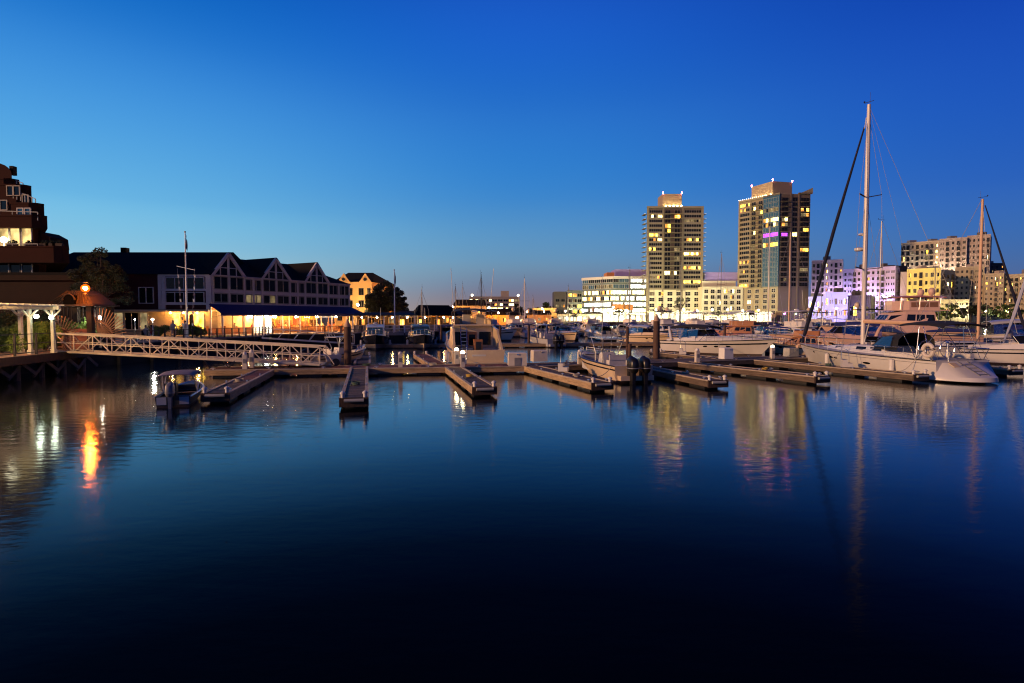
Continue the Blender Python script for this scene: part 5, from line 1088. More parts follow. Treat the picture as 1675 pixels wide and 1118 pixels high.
# ================================================================== BOATS   (local x = forward from the transom, y = port, z = up from the waterline)
class Hull:
    def __init__(s, th, L, B, fb, fs, mt='gel', draft=.4, wl=.88, full=.42, flare=.5, n=16, rub='black', stern=.9, deckm='deck', deck=True, dz=.04, bz=.14, pw=2.3, well=None, wellm='deck', stripe=None):
        s.L, s.B, s.fb, s.fs, s.wl, s.full, s.flare, s.stern, s.bz, s.pw, s.th = L, B, fb, fs, wl, full, flare, stern, bz, pw, th
        up = []; lo = []
        for i in range(n+1):
            t = i/n; up.append([s.p(t,1,1),s.p(t,.7,1),s.p(t,.35,1),s.p(t,0,1)]); k = s.p(t,0,1); kk = (k[0]*.985, 0, -draft*(1-t**4))
            lo.append([k, (k[0], k[1]*.96, -.05), kk, (k[0], -k[1]*.96, -.05), (k[0], -k[1], k[2])])
        m = MB()
        for sg in (1, -1): m.loft([[(x, sg*y, z) for x, y, z in (r if sg < 0 else r[::-1])] for r in up], False, False, False)
        r0 = up[0]; m.add([(x,y,z) for x,y,z in r0]+[(x,-y,z) for x,y,z in r0[::-1]], [tuple(range(8))])
        m.build('hull', M[mt], th, True)
        m = MB(); m.loft([r[::-1] for r in lo], False, True, False); m.build('bottom', M['bottom'], th, True)
        if deck:
            m = MB(); rr = []
            for i in range(n+1):
                x, y, z = s.p(i/n,1,1); z -= dz; rr.append([(x,y*.985,z),(x,y*.5,z+.05*B/3),(x,-y*.5,z+.05*B/3),(x,-y*.985,z)])
            if well:                       # open cockpit: deck only ahead of it, side decks along it
                k0 = int(well[1]*n); m.loft(rr[k0:], False, False, False)
                for sg in (1,-1):
                    m.loft([[(a[0],sg*a[1],a[2]),(a[0],sg*(a[1]-well[0]),a[2]),(a[0],sg*(a[1]-well[0]),a[2]-.1)] for a in [r[0] for r in rr[:k0+1]]], False, False, False)
                f = MB(); zf = max(.15, s.fs-well[2]); f.loft([[(a[0]+.02,max(.05,a[1]-well[0]),zf),(a[0]+.02,-max(.05,a[1]-well[0]),zf)] for a in [r[0] for r in rr[:k0+1]]], False, False, False)
                for sg in (1,-1): f.loft([[(a[0]+.02,sg*max(.05,a[1]-well[0]),zf),(a[0]+.02,sg*max(.05,a[1]-well[0]),a[2]-.02)] for a in [r[0] for r in rr[:k0+1]]], False, False, False)
                a = rr[k0][0]; f.add([(a[0],a[1]-well[0],zf),(a[0],-a[1]+well[0],zf),(a[0],-a[1]+well[0],a[2]),(a[0],a[1]-well[0],a[2])], [(0,1,2,3)])
                f.build('cockpit', M[wellm], th)
            else: m.loft(rr, False, False, False)
            m.build('deck', M[deckm], th, True)
        if stripe:
            m = MB()
            for sg in (1,-1): m.loft([[Vector(s.p(i/n*.97,.66,sg))+Vector((0,sg*.012,0)), Vector(s.p(i/n*.97,.76,sg))+Vector((0,sg*.012,0))] for i in range(n+1)], False, False, False)
            m.build('accent_stripe', M[stripe], th, True)
        if rub:
            m = MB()
            for sg in (1,-1): m.tube([(x,sg*(y+.01),z-.03) for x,y,z in [s.p(i/n,1,1) for i in range(n+1)]], .035, 5)
            m.build('rub_rail', M[rub], th)
    def p(s, t, f, sg=1):                  # a point on the side: t along, f from chine to sheer
        b = s.B/2*(1-max(0,(t-s.full)/(1-s.full))**s.pw)*(s.stern+(1-s.stern)*min(1,t/s.full)); b = max(b, .015)
        sh = s.fs+(s.fb-s.fs)*t**1.7; cz = s.bz+.25*s.fb*max(0,t-.55)**1.6
        ch = lerp(.93, s.flare, t**1.5); w = f**.8
        return (lerp(t*s.L*s.wl, t*s.L, f), sg*b*lerp(ch,1,w), lerp(cz,sh,f))
    def rail(s, t0, t1, h, n=7, name='bow_rail', r=.022, closed=True):
        for nm, zz in ((name, h), ('mid_rail', h*.5)):
            m = MB()
            for sg in (1,-1):
                pts = [Vector(s.p(lerp(t0,t1,i/n),1,sg))+Vector((0,-sg*.06,zz if i else .0)) for i in range(n+1)]; m.tube(pts, r if zz == h else r*.6, 5)
            m.build(nm, M['chrome'], s.th)
        for sg in (1,-1):
            for i in range(1, n+1):
                p = Vector(s.p(lerp(t0,t1,i/n),1,sg))+Vector((0,-sg*.06,0)); m = MB(); m.tube([p, p+Vector((0,0,h))], r*.8, 5); m.build('stanchion', M['chrome'], s.th)
    def port(s, t, f, rx=.16, rz=.09, side=(1,-1)):
        for sg in side:
            p = Vector(s.p(t,f,sg)); d = (Vector(s.p(t+.02,f,sg))-p).normalized(); u = (Vector(s.p(t,f+.1,sg))-p).normalized(); nn = d.cross(u)*(-1 if sg > 0 else 1)*(1)
            if nn.y*sg < 0: nn = -nn
            m = MB(); ring = [p+d*rx*math.cos(a*PI/6)+u*rz*math.sin(a*PI/6) for a in range(12)]; m.loft([[q-nn*.01 for q in ring],[q+nn*.02 for q in ring]]); m.build('portlight', M['glass'], s.th)
def cab(th, st, mt, name='cabin'):         # st: (xb, xt, wb, wt, zb, zt)
    m = MB(); rr = []
    for xb, xt, wb, wt, zb, zt in st:
        rr.append([(xb,wb,zb),(lerp(xb,xt,.9),lerp(wb,wt,.9),lerp(zb,zt,.9)),(xt,wt*.93,zt),(xt,-wt*.93,zt),(lerp(xb,xt,.9),-lerp(wb,wt,.9),lerp(zb,zt,.9)),(xb,-wb,zb)])
    m.loft([r[::-1] for r in rr]); return m.build(name, M[mt], th)
def bil(q, a, f): return lerp(lerp(q[0],q[1],a), lerp(q[3],q[2],a), f)
def pane(th, q, a0, a1, f0, f1, mt='glass', name='window', off=.012, th_=.02):
    q = [Vector(p) for p in q]; c = [bil(q,a0,f0), bil(q,a1,f0), bil(q,a1,f1), bil(q,a0,f1)]
    n = (c[1]-c[0]).cross(c[3]-c[0]).normalized(); m = MB(); m.hexa([p+n*(off-th_) for p in c]+[p+n*off for p in c]); return m.build(name, M[mt], th)
def sideq(s0, s1, sg):
    A = (s0[0],sg*s0[2],s0[4]); B = (s1[0],sg*s1[2],s1[4]); C = (s1[1],sg*s1[3],s1[5]); D = (s0[1],sg*s0[3],s0[5])
    return [B,A,D,C] if sg > 0 else [A,B,C,D]
def endq(s, front):
    A = (s[0],s[2],s[4]); B = (s[0],-s[2],s[4]); C = (s[1],-s[3],s[5]); D = (s[1],s[3],s[5])
    return [B,A,D,C] if front else [A,B,C,D]
def outboard(th, x, y, z=.35, mt='black', k=1.0, tilt=0):
    o = bpy.data.objects.new('outboard_engine', None); COL.link(o); o.parent = th; o.location = (x, y, z); o.rotation_euler = (0, tilt, 0)
    m = MB(); m.loft([[(-.25*k+.33*k*a*math.copysign(abs(math.cos(j*PI/8))**.6,math.cos(j*PI/8)),.22*k*c*math.copysign(abs(math.sin(j*PI/8))**.6,math.sin(j*PI/8)),(h+.05*math.cos(j*PI/8))*k) for j in range(16)] for h, a, c in ((.12,.72,.72),(.22,.95,.95),(.45,1.03,1.0),(.62,1.0,.95),(.74,.86,.78),(.80,.6,.5),(.82,.2,.15))]); m.build('cowling', M[mt], o, True)
    m = MB(); m.tube([(-.25*k+.345*k*math.copysign(abs(math.cos(j*PI/8))**.6,math.cos(j*PI/8)),.23*k*math.copysign(abs(math.sin(j*PI/8))**.6,math.sin(j*PI/8)),.3*k) for j in range(17)], .014*k, 4); m.build('cowling_stripe', M['gelgrey'], o)
    m = MB(); m.loft([[(-.42*k,-.1*k,.15*k),(-.02,-.1*k,.15*k),(-.02,.1*k,.15*k),(-.42*k,.1*k,.15*k)],[(-.38*k,-.06*k,-.9*k),(-.12*k,-.06*k,-.9*k),(-.12*k,.06*k,-.9*k),(-.38*k,.06*k,-.9*k)]]); m.build('leg', M[mt], o)
    m = MB(); m.box(-.1*k,-.14*k,-.1*k,.06*k,.14*k,.25*k); m.build('bracket', M['darkmetal'], o)
    return o
def outb(th, *a, **k):
    o = outboard(th, *a, **k); return o
def canopy_sheet(x0, x1, w0, w1, z0, z1, crown=.2, th=.03, n=6):
    m = MB(); top = []; bot = []
    for i in range(n+1):
        t = i/n; x = lerp(x0,x1,t); w = lerp(w0,w1,t); z = lerp(z0,z1,t)+crown*.6*math.sin(PI*t)
        top.append([(x,w*math.cos(a*PI/8),z+crown*math.sin(a*PI/8)) for a in range(9)])
    m.loft([r+[(p[0],p[1]*.985,p[2]-th) for p in r[::-1]] for r in top]); return m

def express(label, loc, head, L, B, hm='gel', top='canvas', arch=True, rails=True, ports=3, k=1.0, name='express_cruiser', topz=2.0, vin=True, cat='motor boat', group='motor boats moored in the marina'):
    t = thing(name, label, cat, (loc[0],loc[1],0), head, group); fb, fs = 1.45*k, 1.05*k
    h = Hull(t, L, B, fb, fs, hm, flare=.45, well=(.32,.36,.55), full=.38, stripe='navy' if hm in ('gel','gel2') else None)
    s = lambda f: h.p(f,1)[2]
    st = [(.36*L,.36*L,.40*B,.34*B,s(.36)-.05,s(.36)+.42*k),(.55*L,.54*L,.37*B,.28*B,s(.55)-.05,s(.55)+.36*k),(.75*L,.74*L,.26*B,.16*B,s(.75)-.05,s(.75)+.2*k),(.93*L,.925*L,.06*B,.03*B,s(.93)-.04,s(.93)+.03)]
    cab(t, st, hm, 'foredeck')
    # wrapped windshield
    zb = s(.4)+.36*k; wsh = .62*k; bot = []; tp = []
    for i in range(9):
        a = -1+i/4; y = a*.37*B; x = .30*L+ (.20*L)*(1-abs(a)**2.2); bot.append(Vector((x,-y,zb-.02))); tp.append(Vector((x-.32*k-.05*L*(1-abs(a)),-y*.9,zb+wsh*(1 if abs(a) < .99 else .8))))
    for i in range(8):
        m = MB(); m.sheet([bot[i],bot[i+1],tp[i+1],tp[i]], .02); m.build('windshield_pane', M['glass'], t)
    m = MB(); m.tube(tp, .03*k, 5); m.tube(bot, .03*k, 5)
    for i in range(0, 9, 2): m.tube([bot[i],tp[i]], .025*k, 5)
    m.build('windshield_frame', M['chrome'], t)
    # coamings and cockpit fit-out
    for sg in (1,-1):
        m = MB(); m.hexa([(.05*L,sg*.36*B-.07,s(0)-.06),(.36*L,sg*.39*B-.07,s(.36)-.06),(.36*L,sg*.39*B+.07,s(.36)-.06),(.05*L,sg*.36*B+.07,s(0)-.06),(.05*L,sg*.35*B-.05,s(0)+.14*k),(.36*L,sg*.37*B-.05,s(.36)+.4*k),(.36*L,sg*.37*B+.05,s(.36)+.4*k),(.05*L,sg*.35*B+.05,s(0)+.14*k)]); m.build('coaming', M[hm], t)
    m = MB(); m.box(.04*L,-.3*B,.6*k,.1*L,.3*B,1.02*k); m.build('seat', M['cushion'], t)
    for sg in (1,-1): m = MB(); m.box(.26*L,sg*.2*B-.28,.7*k,.31*L,sg*.2*B+.28,1.5*k); m.build('helm_seat', M['cushion'], t)
    m = MB(); m.box(-.07*L,-.4*B,.22,-.003,.4*B,.32); m.build('swim_platform', M[hm], t)
    zt = zb+wsh
    if arch:
        m = MB(); pts = [(.12*L,.42*B,s(.1)),(.09*L,.38*B,zt*.72+.4),(.06*L,.30*B,zt+.16),(.06*L,-.30*B,zt+.16),(.09*L,-.38*B,zt*.72+.4),(.12*L,-.42*B,s(.1))]; m.tube(pts, [.14*k,.12*k,.11*k,.11*k,.12*k,.14*k], 8); m.build('radar_arch', M[hm], t, True)
        m = MB(); m.lathe([(.2*k,0),(.26*k,.06),(.26*k,.16),(.12*k,.22)], 12, (.06*L,0,zt+.26)); m.build('radar', M['gel'], t, True)
    if top:
        m = canopy_sheet(.05*L, .44*L, .33*B, .33*B, zt+.02, zt+.04, .26*k); m.build('canvas_top', M[top], t, True)
        for x in (.06*L, .2*L, .36*L):
            for sg in (1,-1): m = MB(); m.tube([(.2*L,sg*.4*B,s(.2)+.2),(x,sg*.33*B,zt+.05)], .018, 5); m.build('top_frame', M['chrome'], t)
        if vin:
            for sg in (1,-1):
                for i in range(3):
                    x0, x1 = lerp(.06,.38,i/3)*L, lerp(.06,.38,(i+1)/3)*L; m = MB(); m.sheet([(x0+.04,sg*.385*B,s(.2)+.28*k),(x1-.04,sg*.385*B,s(.2)+.32*k),(x1-.04,sg*.335*B,zt+.02),(x0+.04,sg*.335*B,zt+.02)], .008); m.build('clear_curtain', M['vinyl'], t)
    for i in range(ports): h.port(.5+.1*i, .55, .2*k, .085*k)
    if rails: h.rail(.42, .99, .55*k, 8)
    m = MB(); m.tube([(.3*L,.2*B,zt),(.27*L,.21*B,zt+1.6*k)], .012, 4); m.build('antenna', M['gel'], t)
    for i in range(2):
        x, y, z = h.p(.25+.3*i, .9, 1); m = MB(); m.lathe([(.03,-.3),(.12,-.24),(.12,.2),(.03,.26)], 8, (x,y+.12,.55)); m.build('fender', M['fender'], t, True)
    return t, h
def convertible(label, loc, head, L, B, hm='gel', top='canvas', k=1.0, name='flybridge_cruiser', house='gel', wm='glass', tower=False, low=False, group='motor boats moored in the marina', domes=0, hz=0, ht=2.05):
    t = thing(name, label, 'motor boat', (loc[0],loc[1],0), head, group); h = Hull(t, L, B, 1.9*k, 1.15*k, hm, flare=.42, well=(.25,.26,.5), stripe='navy' if hm in ('gel','gel2') else None); s = lambda f: h.p(f,1)[2]
    st = [(.27*L,.29*L,.41*B,.36*B,s(.27)-.1,s(.27)+1.25*k+hz),(.50*L,.47*L,.40*B,.34*B,s(.5)-.1,s(.5)+1.12*k+hz),(.66*L,.56*L,.33*B,.28*B,s(.66)-.1,s(.66)+.85*k+hz)]
    cab(t, st, house)
    for sg in (1,-1):
        for i in range(3): pane(t, sideq(st[0],st[1],sg), (.06+.31*i) if sg < 0 else (.06+.31*i), .06+.31*i+.27, .42, .86, wm)
        pane(t, sideq(st[1],st[2],sg), .12, .85, .45, .85, wm)
    for i in range(3): pane(t, endq(st[2],True), .06+.3*i, .06+.3*i+.27, .3, .9, wm, 'windshield_pane')
    pane(t, endq(st[0],False), .38, .62, .1, .85, 'glass', 'cabin_door')
    cab(t, [(.66*L,.66*L,.32*B,.28*B,s(.66)-.06,s(.66)+.3*k),(.95*L,.94*L,.05*B,.03*B,s(.95)-.05,s(.95)+.05)], hm, 'foredeck')
    zr = s(.35)+1.25*k+hz
    m = MB(); m.loft([[(.20*L,.38*B,zr),(.58*L,.3*B,zr),(.58*L,-.3*B,zr),(.20*L,-.38*B,zr)],[(.20*L,.38*B,zr+.1),(.57*L,.3*B,zr+.1),(.57*L,-.3*B,zr+.1),(.20*L,-.38*B,zr+.1)]]); m.build('bridge_deck', M[house], t)
    m = MB()
    prof = [(.26,.34),(.45,.33),(.55,.2),(.55,-.2),(.45,-.33),(.26,-.34)]; o_ = [[(a*L,b*B,zr+.1),(a*L-(.12 if abs(b) < .3 else 0),b*B*.97,zr+.75*k)] for a, b in prof]; i_ = [[(a*L-.07,b*B*.93,zr+.75*k),(a*L-.07,b*B*.93,zr+.1)] for a, b in prof]
    m.loft([p+q for p, q in zip(o_, i_)]); m.build('bridge_cowling', M[house], t)
    if hz:
        for sg in (1,-1):
            for i in range(3): q_ = [(.26*L,sg*.34*B,zr+.1),(.45*L,sg*.33*B,zr+.1),(.45*L,sg*.32*B,zr+.75*k),(.26*L,sg*.33*B,zr+.75*k)]; pane(t, q_ if sg < 0 else [q_[1],q_[0],q_[3],q_[2]], .06+.31*i, .33+.31*i, .3, .85, 'interior', 'bridge_panel')
    m = MB(); m.box(.34*L,-.2*B,zr+.1,.38*L,.2*B,zr+.95*k); m.build('bridge_seat', M['cushion'], t)
    if not low:
        zt = zr+ht*k; m = canopy_sheet(.22*L, .54*L, .36*B, .3*B, zt, zt, .12*k, .06); m.build('hardtop', M[top], t, True)
        for x in (.25,.38,.5):
            for sg in (1,-1): m = MB(); m.tube([((x+.01)*L,sg*.33*B,zr+.1),(x*L,sg*.32*B,zt+.03)], .03, 5); m.build('hardtop_post', M['alu'], t)
        for d in range(domes): m = MB(); y = (d-.5)*.5*B if domes > 1 else 0; m.lathe([(.1,0),(.14,.1),(.27,.25),(.34,.48),(.30,.72),(.16,.88),(.03,.92)], 14, (.3*L,y,zt+.14)); m.build('radar_dome', M[hm], t, True)
        if not domes: m = MB(); m.lathe([(.2,0),(.3,.06),(.3,.18),(.1,.26)], 12, (.33*L,0,zt+.14)); m.build('radar', M['gel'], t, True)
        m = MB(); m.tube([(.3*L,.3*B,zt),(.26*L,.31*B,zt+3*k)], .014, 4); m.build('antenna', M['gel'], t)
    m = MB()
    for y in (-.18,.18): m.bar((.2*L,y-.25*B,.9),(.215*L,y-.25*B,zr+.1), .04)
    for i in range(6): m.bar((.202*L,-.18-.25*B,1.1+.25*i),(.202*L,.18-.25*B,1.1+.25*i), .03)
    m.build('bridge_ladder', M['chrome'], t)
    h.rail(.5, .99, .7*k, 7); h.port(.62,.6); h.port(.72,.62)
    return t, h
def mastrig(t, x, h, z0, sp=1, mr=.09, mm='mast'):
    m = MB(); m.lathe([(mr,z0),(mr,h*.75),(mr*.75,h)], 10, (x,0,0)); mo = m.build('mast', M[mm], t, True)
    m = MB(); m.bar((x-.4,0,h+.12),(x+.4,0,h+.22), .03); m.tube([(x-.15,.05,h),(x-.15,.05,h+.75)], .012, 4); m.ball((x+.4,0,h+.3), .06, 6, 4); m.build('masthead_gear', M['darkmetal'], mo)
    return mo
def small_sailboat(label, px, py_top, Y, L=9, head=0, furl=None, hm='gel', name='sailboat', mr=.085, mm='mast'):
    q = aty(px, py_top, Y); x = q.x-math.cos(head)*L*.58; y = Y-math.sin(head)*L*.58
    t = thing(name, label, 'sailboat', (x, y, 0), head, 'sailing boats moored in the marina'); h = Hull(t, L, L*.31, 1.25, .95, hm, flare=.4, stern=.72)
    cab(t, [(.28*L,.29*L,.095*L,.08*L,.9,1.35),(.55*L,.54*L,.085*L,.065*L,1.0,1.4),(.76*L,.73*L,.04*L,.02*L,1.1,1.2)], hm)
    for sg in (1,-1): pane(t, sideq((.28*L,.29*L,.095*L,.08*L,.9,1.35),(.55*L,.54*L,.085*L,.065*L,1.0,1.4),sg), .1, .9, .4, .75)
    mastrig(t, .58*L, q.z, 1.2, mr=mr, mm=mm)
    m = MB(); m.tube([(.57*L,0,2.2),(.17*L,0,2.15)], .08, 8); m.build('boom', M[mm], t); m = MB(); m.tube([(.55*L,0,2.36),(.35*L,0,2.42),(.18*L,0,2.3)], [.2,.17,.1], 8); m.build('sail_cover', M['bluecanvas'], t, True)
    zs = q.z*.62; m = MB(); m.bar((.58*L,-.9,zs),(.58*L,.9,zs), .05); m.build('spreader', M['darkmetal'], t)
    if furl: m = MB(); m.tube([(.97*L,0,1.5),(.9*L,0,2.2+.1*q.z),(.6*L,0,q.z*.96)], [.05,.13,.04], 6); m.build('furled_jib', M[furl], t, True)
    else: m = MB(); m.tube([(.97*L,0,1.3),(.585*L,0,q.z*.97)], .02, 4); m.build('forestay', M['grey'], t)
    m = MB(); m.tube([(.02*L,0,1.1),(.575*L,0,q.z)], .02, 4); m.build('backstay', M['grey'], t)
    for sg in (1,-1): m = MB(); m.tube([(.56*L,sg*.14*L,1.1),(.58*L,sg*.9,zs),(.58*L,0,q.z*.97)], .02, 4); m.build('shroud', M['grey'], t)
    h.rail(.1,.99,.55,7)
    return t

# ---- 1  large sailboat at the right
def big_sailboat():
    Lx = 13.6; sx, sy = 25.4, 32.0; head = math.atan2(13.2, -2.35)
    t = thing('sailboat', 'large white sailboat with black dodger and tall mast at the right', 'sailboat', (sx, sy, 0), head, 'sailing boats moored in the marina'); L = Lx; B = 4.2
    h = Hull(t, L, B, 1.55, 1.2, 'gel', flare=.42, stern=.84, full=.4, rub='black', wl=.93, bz=.1, pw=2.0, n=24, draft=.5)
    s = lambda f: h.p(f,1)[2]
    # sloping open transom with steps
    m = MB(); rr = []
    for i in range(9):
        a = -1+i/4; y = a*.43*B; rr.append([( -1.55*(1-abs(a)**2.6)-.02, -y, .12), (-1.5*(1-abs(a)**2.6)-.02, -y*1.0, .34), (.05, -y*.99, 1.12)])
    m.loft(rr, False, False, False); m.add([(-.02,.4*B,.12)]+[(-1.55*(1-abs(-1+i/4)**2.6)-.02,-(-1+i/4)*.43*B,.12) for i in range(9)], [tuple(range(10))]); m.build('transom_scoop', M['gel'], t, True)
    for k in range(4): m = MB(); x_ = -1.2+.3*k; z_ = .34+(x_+1.5)*.503+.03; m.bar((x_,-.3,z_),(x_,.3,z_), .05, .02); m.build('transom_step', M['grey'], t)
    for y in (-.32,.32): m = MB(); m.bar((-1.3,y,.47),(.0,y,1.13), .03); m.build('boarding_ladder', M['grey'], t)
    m = MB(); m.sheet([(-.42,.62,.86),(-.42,1.0,.84),(-.06,1.0,1.04),(-.06,.62,1.06)], -.03); m.build('locker_hatch', M['gel2'], t)
    # trunk cabin
    st = [(.30*L,.31*L,.29*B,.25*B,s(.3)-.02,s(.3)+.55),(.5*L,.5*L,.29*B,.24*B,s(.5)-.02,s(.5)+.46),(.66*L,.65*L,.23*B,.17*B,s(.66)-.02,s(.66)+.3),(.80*L,.77*L,.10*B,.06*B,s(.8)-.02,s(.8)+.08)]
    cab(t, st, 'gel')
    for sg in (1,-1):
        pane(t, sideq(st[0],st[1],sg), .1, .42, .4, .8); pane(t, sideq(st[0],st[1],sg), .55, .9, .4, .8); pane(t, sideq(st[1],st[2],sg), .1, .5, .4, .8)
    for x in (.45,.58,.7): m = MB(); m.box(x*L-.28,-.28,s(x)+.4-.35*(x-.45)*2.4,x*L+.28,.28,s(x)+.5-.35*(x-.45)*2.4); m.build('deck_hatch', M['glass'], t)
    for f, ff, w in ((.80,.72,.12),(.62,.6,.2),(.58,.6,.2),(.36,.52,.3)): h.port(f, ff, w, .075)
    m = MB()                                # long cove line
    for sg in (1,-1): m.tube([Vector(h.p(i/20,.82,sg))+Vector((0,sg*.012,0)) for i in range(20)], .012, 4)
    m.build('cove_stripe', M['grey'], t)
    # cockpit
    for sg in (1,-1): m = MB(); m.box(.04*L,sg*.3*B-.12,s(.1)-.05,.29*L,sg*.3*B+.12,s(.1)+.3); m.build('coaming', M['gel'], t)
    m = MB(); m.box(.05*L,-.27*B,s(.1)-.04,.28*L,.27*B,s(.1)+.02); m.build('cockpit_sole', M['teak'], t)
    for y in (-.75,.75):                    # wheels
        m = MB(); m.tube([(.12*L,y+.5*math.cos(a*PI/10),1.75+.5*math.sin(a*PI/10)) for a in range(21)], .022, 6)
        for a in range(5): m.tube([(.12*L,y,1.75),(.12*L,y+.5*math.cos(a*2*PI/5),1.75+.5*math.sin(a*2*PI/5))], .012, 4)
        m.tube([(.12*L,y,1.2),(.12*L,y,1.75)], .06, 6); m.build('steering_wheel', M['chrome'], t)
    # dodger and bimini
    zb = s(.3)+.5
    m = MB(); rr = []
    for i in range(6):
        f = i/5; x = lerp(.22*L,.40*L,f); z = zb+.95*math.cos(f*1.15)**.8 if f < 1 else zb+.1; w = lerp(.33,.25,f)*B
        rr.append([(x,w*math.cos(a*PI/8),zb-.15+(z-zb+.15)*math.sin(a*PI/8)**.55) for a in range(9)])
    m.loft(rr, False, False, False); m.build('dodger', M['canvas'], t, True)
    m = MB(); m.sheet([(.405*L,-.24*B,zb+.0),(.405*L,.24*B,zb+.0),(.345*L,.2*B,zb+.72),(.345*L,-.2*B,zb+.72)], .01); m.build('dodger_window', M['vinyl'], t)
    for sg in (1,-1):
        m = MB(); m.sheet([(.25*L,sg*.36*B,zb+.02),(.36*L,sg*.33*B,zb+.02),(.31*L,sg*.3*B,zb+.66),(.25*L,sg*.31*B,zb+.72)], .01); m.build('dodger_window', M['vinyl'], t)
    m = canopy_sheet(-.01*L, .205*L, .36*B, .36*B, 3.05, 3.1, .22); m.build('bimini', M['canvas'], t, True)
    for x0, x1 in ((.10,.0),(.10,.2),(.10,.1),(.03,.08)):
        for sg in (1,-1): m = MB(); m.tube([(x0*L,sg*.4*B,1.2),(x1*L,sg*.36*B,3.08)], .02, 5); m.build('bimini_frame', M['chrome'], t)
    # life ring on the port quarter
    m = MB(); m.tube([(.03*L+.32*math.cos(a*PI/9),.43*B+.05,1.75+.34*math.sin(a*PI/9)) for a in range(19)], .11, 8); m.build('life_ring', M['buoy'], t, True)
    m = MB(); m.tube([(-.05*L,.4*B,1.2),(-.05*L,.42*B,2.2)], .03, 6); m.ball((-.05*L,.42*B,2.25), .07, 6, 4); m.build('outboard_hoist', M['chrome'], t)
    # mast, boom and rig
    mx = .53*L; mz = 18.0; mo = mastrig(t, mx, mz, s(.55)+.3, mr=.15)
    for zz, y0 in ((6.9,1.05),(11.8,.85)):
        for sg in (1,-1): m = MB(); m.bar((mx,sg*.1,zz),(mx-.35,sg*y0,zz+.12), .09, .05); m.build('spreader', M['darkmetal'], mo)
    m = MB(); m.tube([(mx-.1,0,3.35),(.17*L,0,3.25)], .14, 8); m.build('boom', M['teakboom'], t, True)
    m = MB(); m.tube([(mx-.5,0,3.2),(mx-.12,0,1.9)], .05, 6); m.build('vang', M['alu'], t)
    m = MB(); m.tube([(.985*L,0,1.75),(.96*L,0,2.4),(.75*L,0,10),(mx+.35,0,16.6)], [.06,.14,.12,.05], 7); m.build('furled_jib', M['navysail'], t, True)
    m = MB(); m.lathe([(.16,0),(.16,.1),(.06,.12),(.06,.3)], 10, (.985*L,0,1.45)); m.build('furler_drum', M['darkmetal'], t)
    m = MB(); m.tube([(mx+.2,0,17.2),(mx+.32,0,16.5)], .03, 5); m.build('jib_head', M['gel'], t)
    m = MB(); m.tube([(mx+.35,0,8.3),(mx+.2,0,8.35)], .05, 5); m.lathe([(.24,0),(.3,.06),(.3,.2),(.12,.27)], 12, (mx+.55,0,8.2)); m.build('radar', M['gel'], mo, True)
    m = MB(); m.lathe([(.12,0),(.2,.04),(.16,.14)], 10, (mx+.4,0,9.25)); m.tube([(mx,0,9.25),(mx+.4,0,9.25)], .04, 5); m.build('deck_light', M['gel'], mo, True)
    for sg in (1,-1):
        m = MB(); m.tube([(mx-.3,sg*.46*B,1.35),(mx-.35,sg*1.05,7.0),(mx-.35,sg*.85,11.9),(mx,0,17.4)], .014, 4); m.build('shroud', M['grey'], t)
        m = MB(); m.tube([(mx-.3,sg*.44*B,1.35),(mx,sg*.05,11.5)], .012, 4); m.build('shroud', M['grey'], t)
    m = MB(); m.tube([(.0,.5*.8*B,1.25),(.06*L,0,5.0),(mx-.15,0,17.6)], .013, 4); m.tube([(.0,-.5*.8*B,1.25),(.06*L,0,5.0)], .013, 4); m.build('backstay', M['grey'], t)
    m = MB(); m.tube([(.2*L,0,3.3),(mx-.16,0,17.3)], .01, 4); m.build('topping_lift', M['grey'], t)
    h.rail(.06, .90, .62, 9, 'lifeline', .012)
    m = MB()
    for sg in (1,-1): m.tube([Vector(h.p(.86,1,sg))+Vector((0,0,.62)),Vector(h.p(.96,1,sg))+Vector((.1,0,.68)),(L+.12,0,2.25)], .024, 5)
    m.build('pulpit', M['chrome'], t)
    m = MB()
    for sg in (1,-1): m.tube([(.3,sg*.42*B,1.2),(.0,sg*.42*B,1.85),(-.05,sg*.2*B,1.85)], .024, 5); m.tube([(1.2,sg*.44*B,1.2),(1.0,sg*.44*B,1.85),(.0,sg*.42*B,1.85)], .024, 5)
    m.build('pushpit', M['chrome'], t)
    m = MB(); m.tube([(L-.3,0,1.52),(L+.25,0,1.42)], .07, 6); m.extr([(L+.1,0,1.45),(L+.45,.0,1.35),(L+.2,.0,1.0)], (0,.08,0)); m.build('anchor', M['teakboom'], t)
    for f in (.2,.62): # fenders
        x, y, z = h.p(f,.8,1); m = MB(); m.lathe([(.03,-.42),(.14,-.34),(.14,.3),(.03,.38)], 8, (x,y+.13,.75)); m.build('fender', M['fender'], t, True)
M['teakboom'] = mat('warm_spar', (.62,.40,.24), .5, var=.1)
M['navysail'] = mat('navy_sailcloth', (.006,.009,.03), .85, var=.3, bump=.3, bscale=6)
big_sailboat()

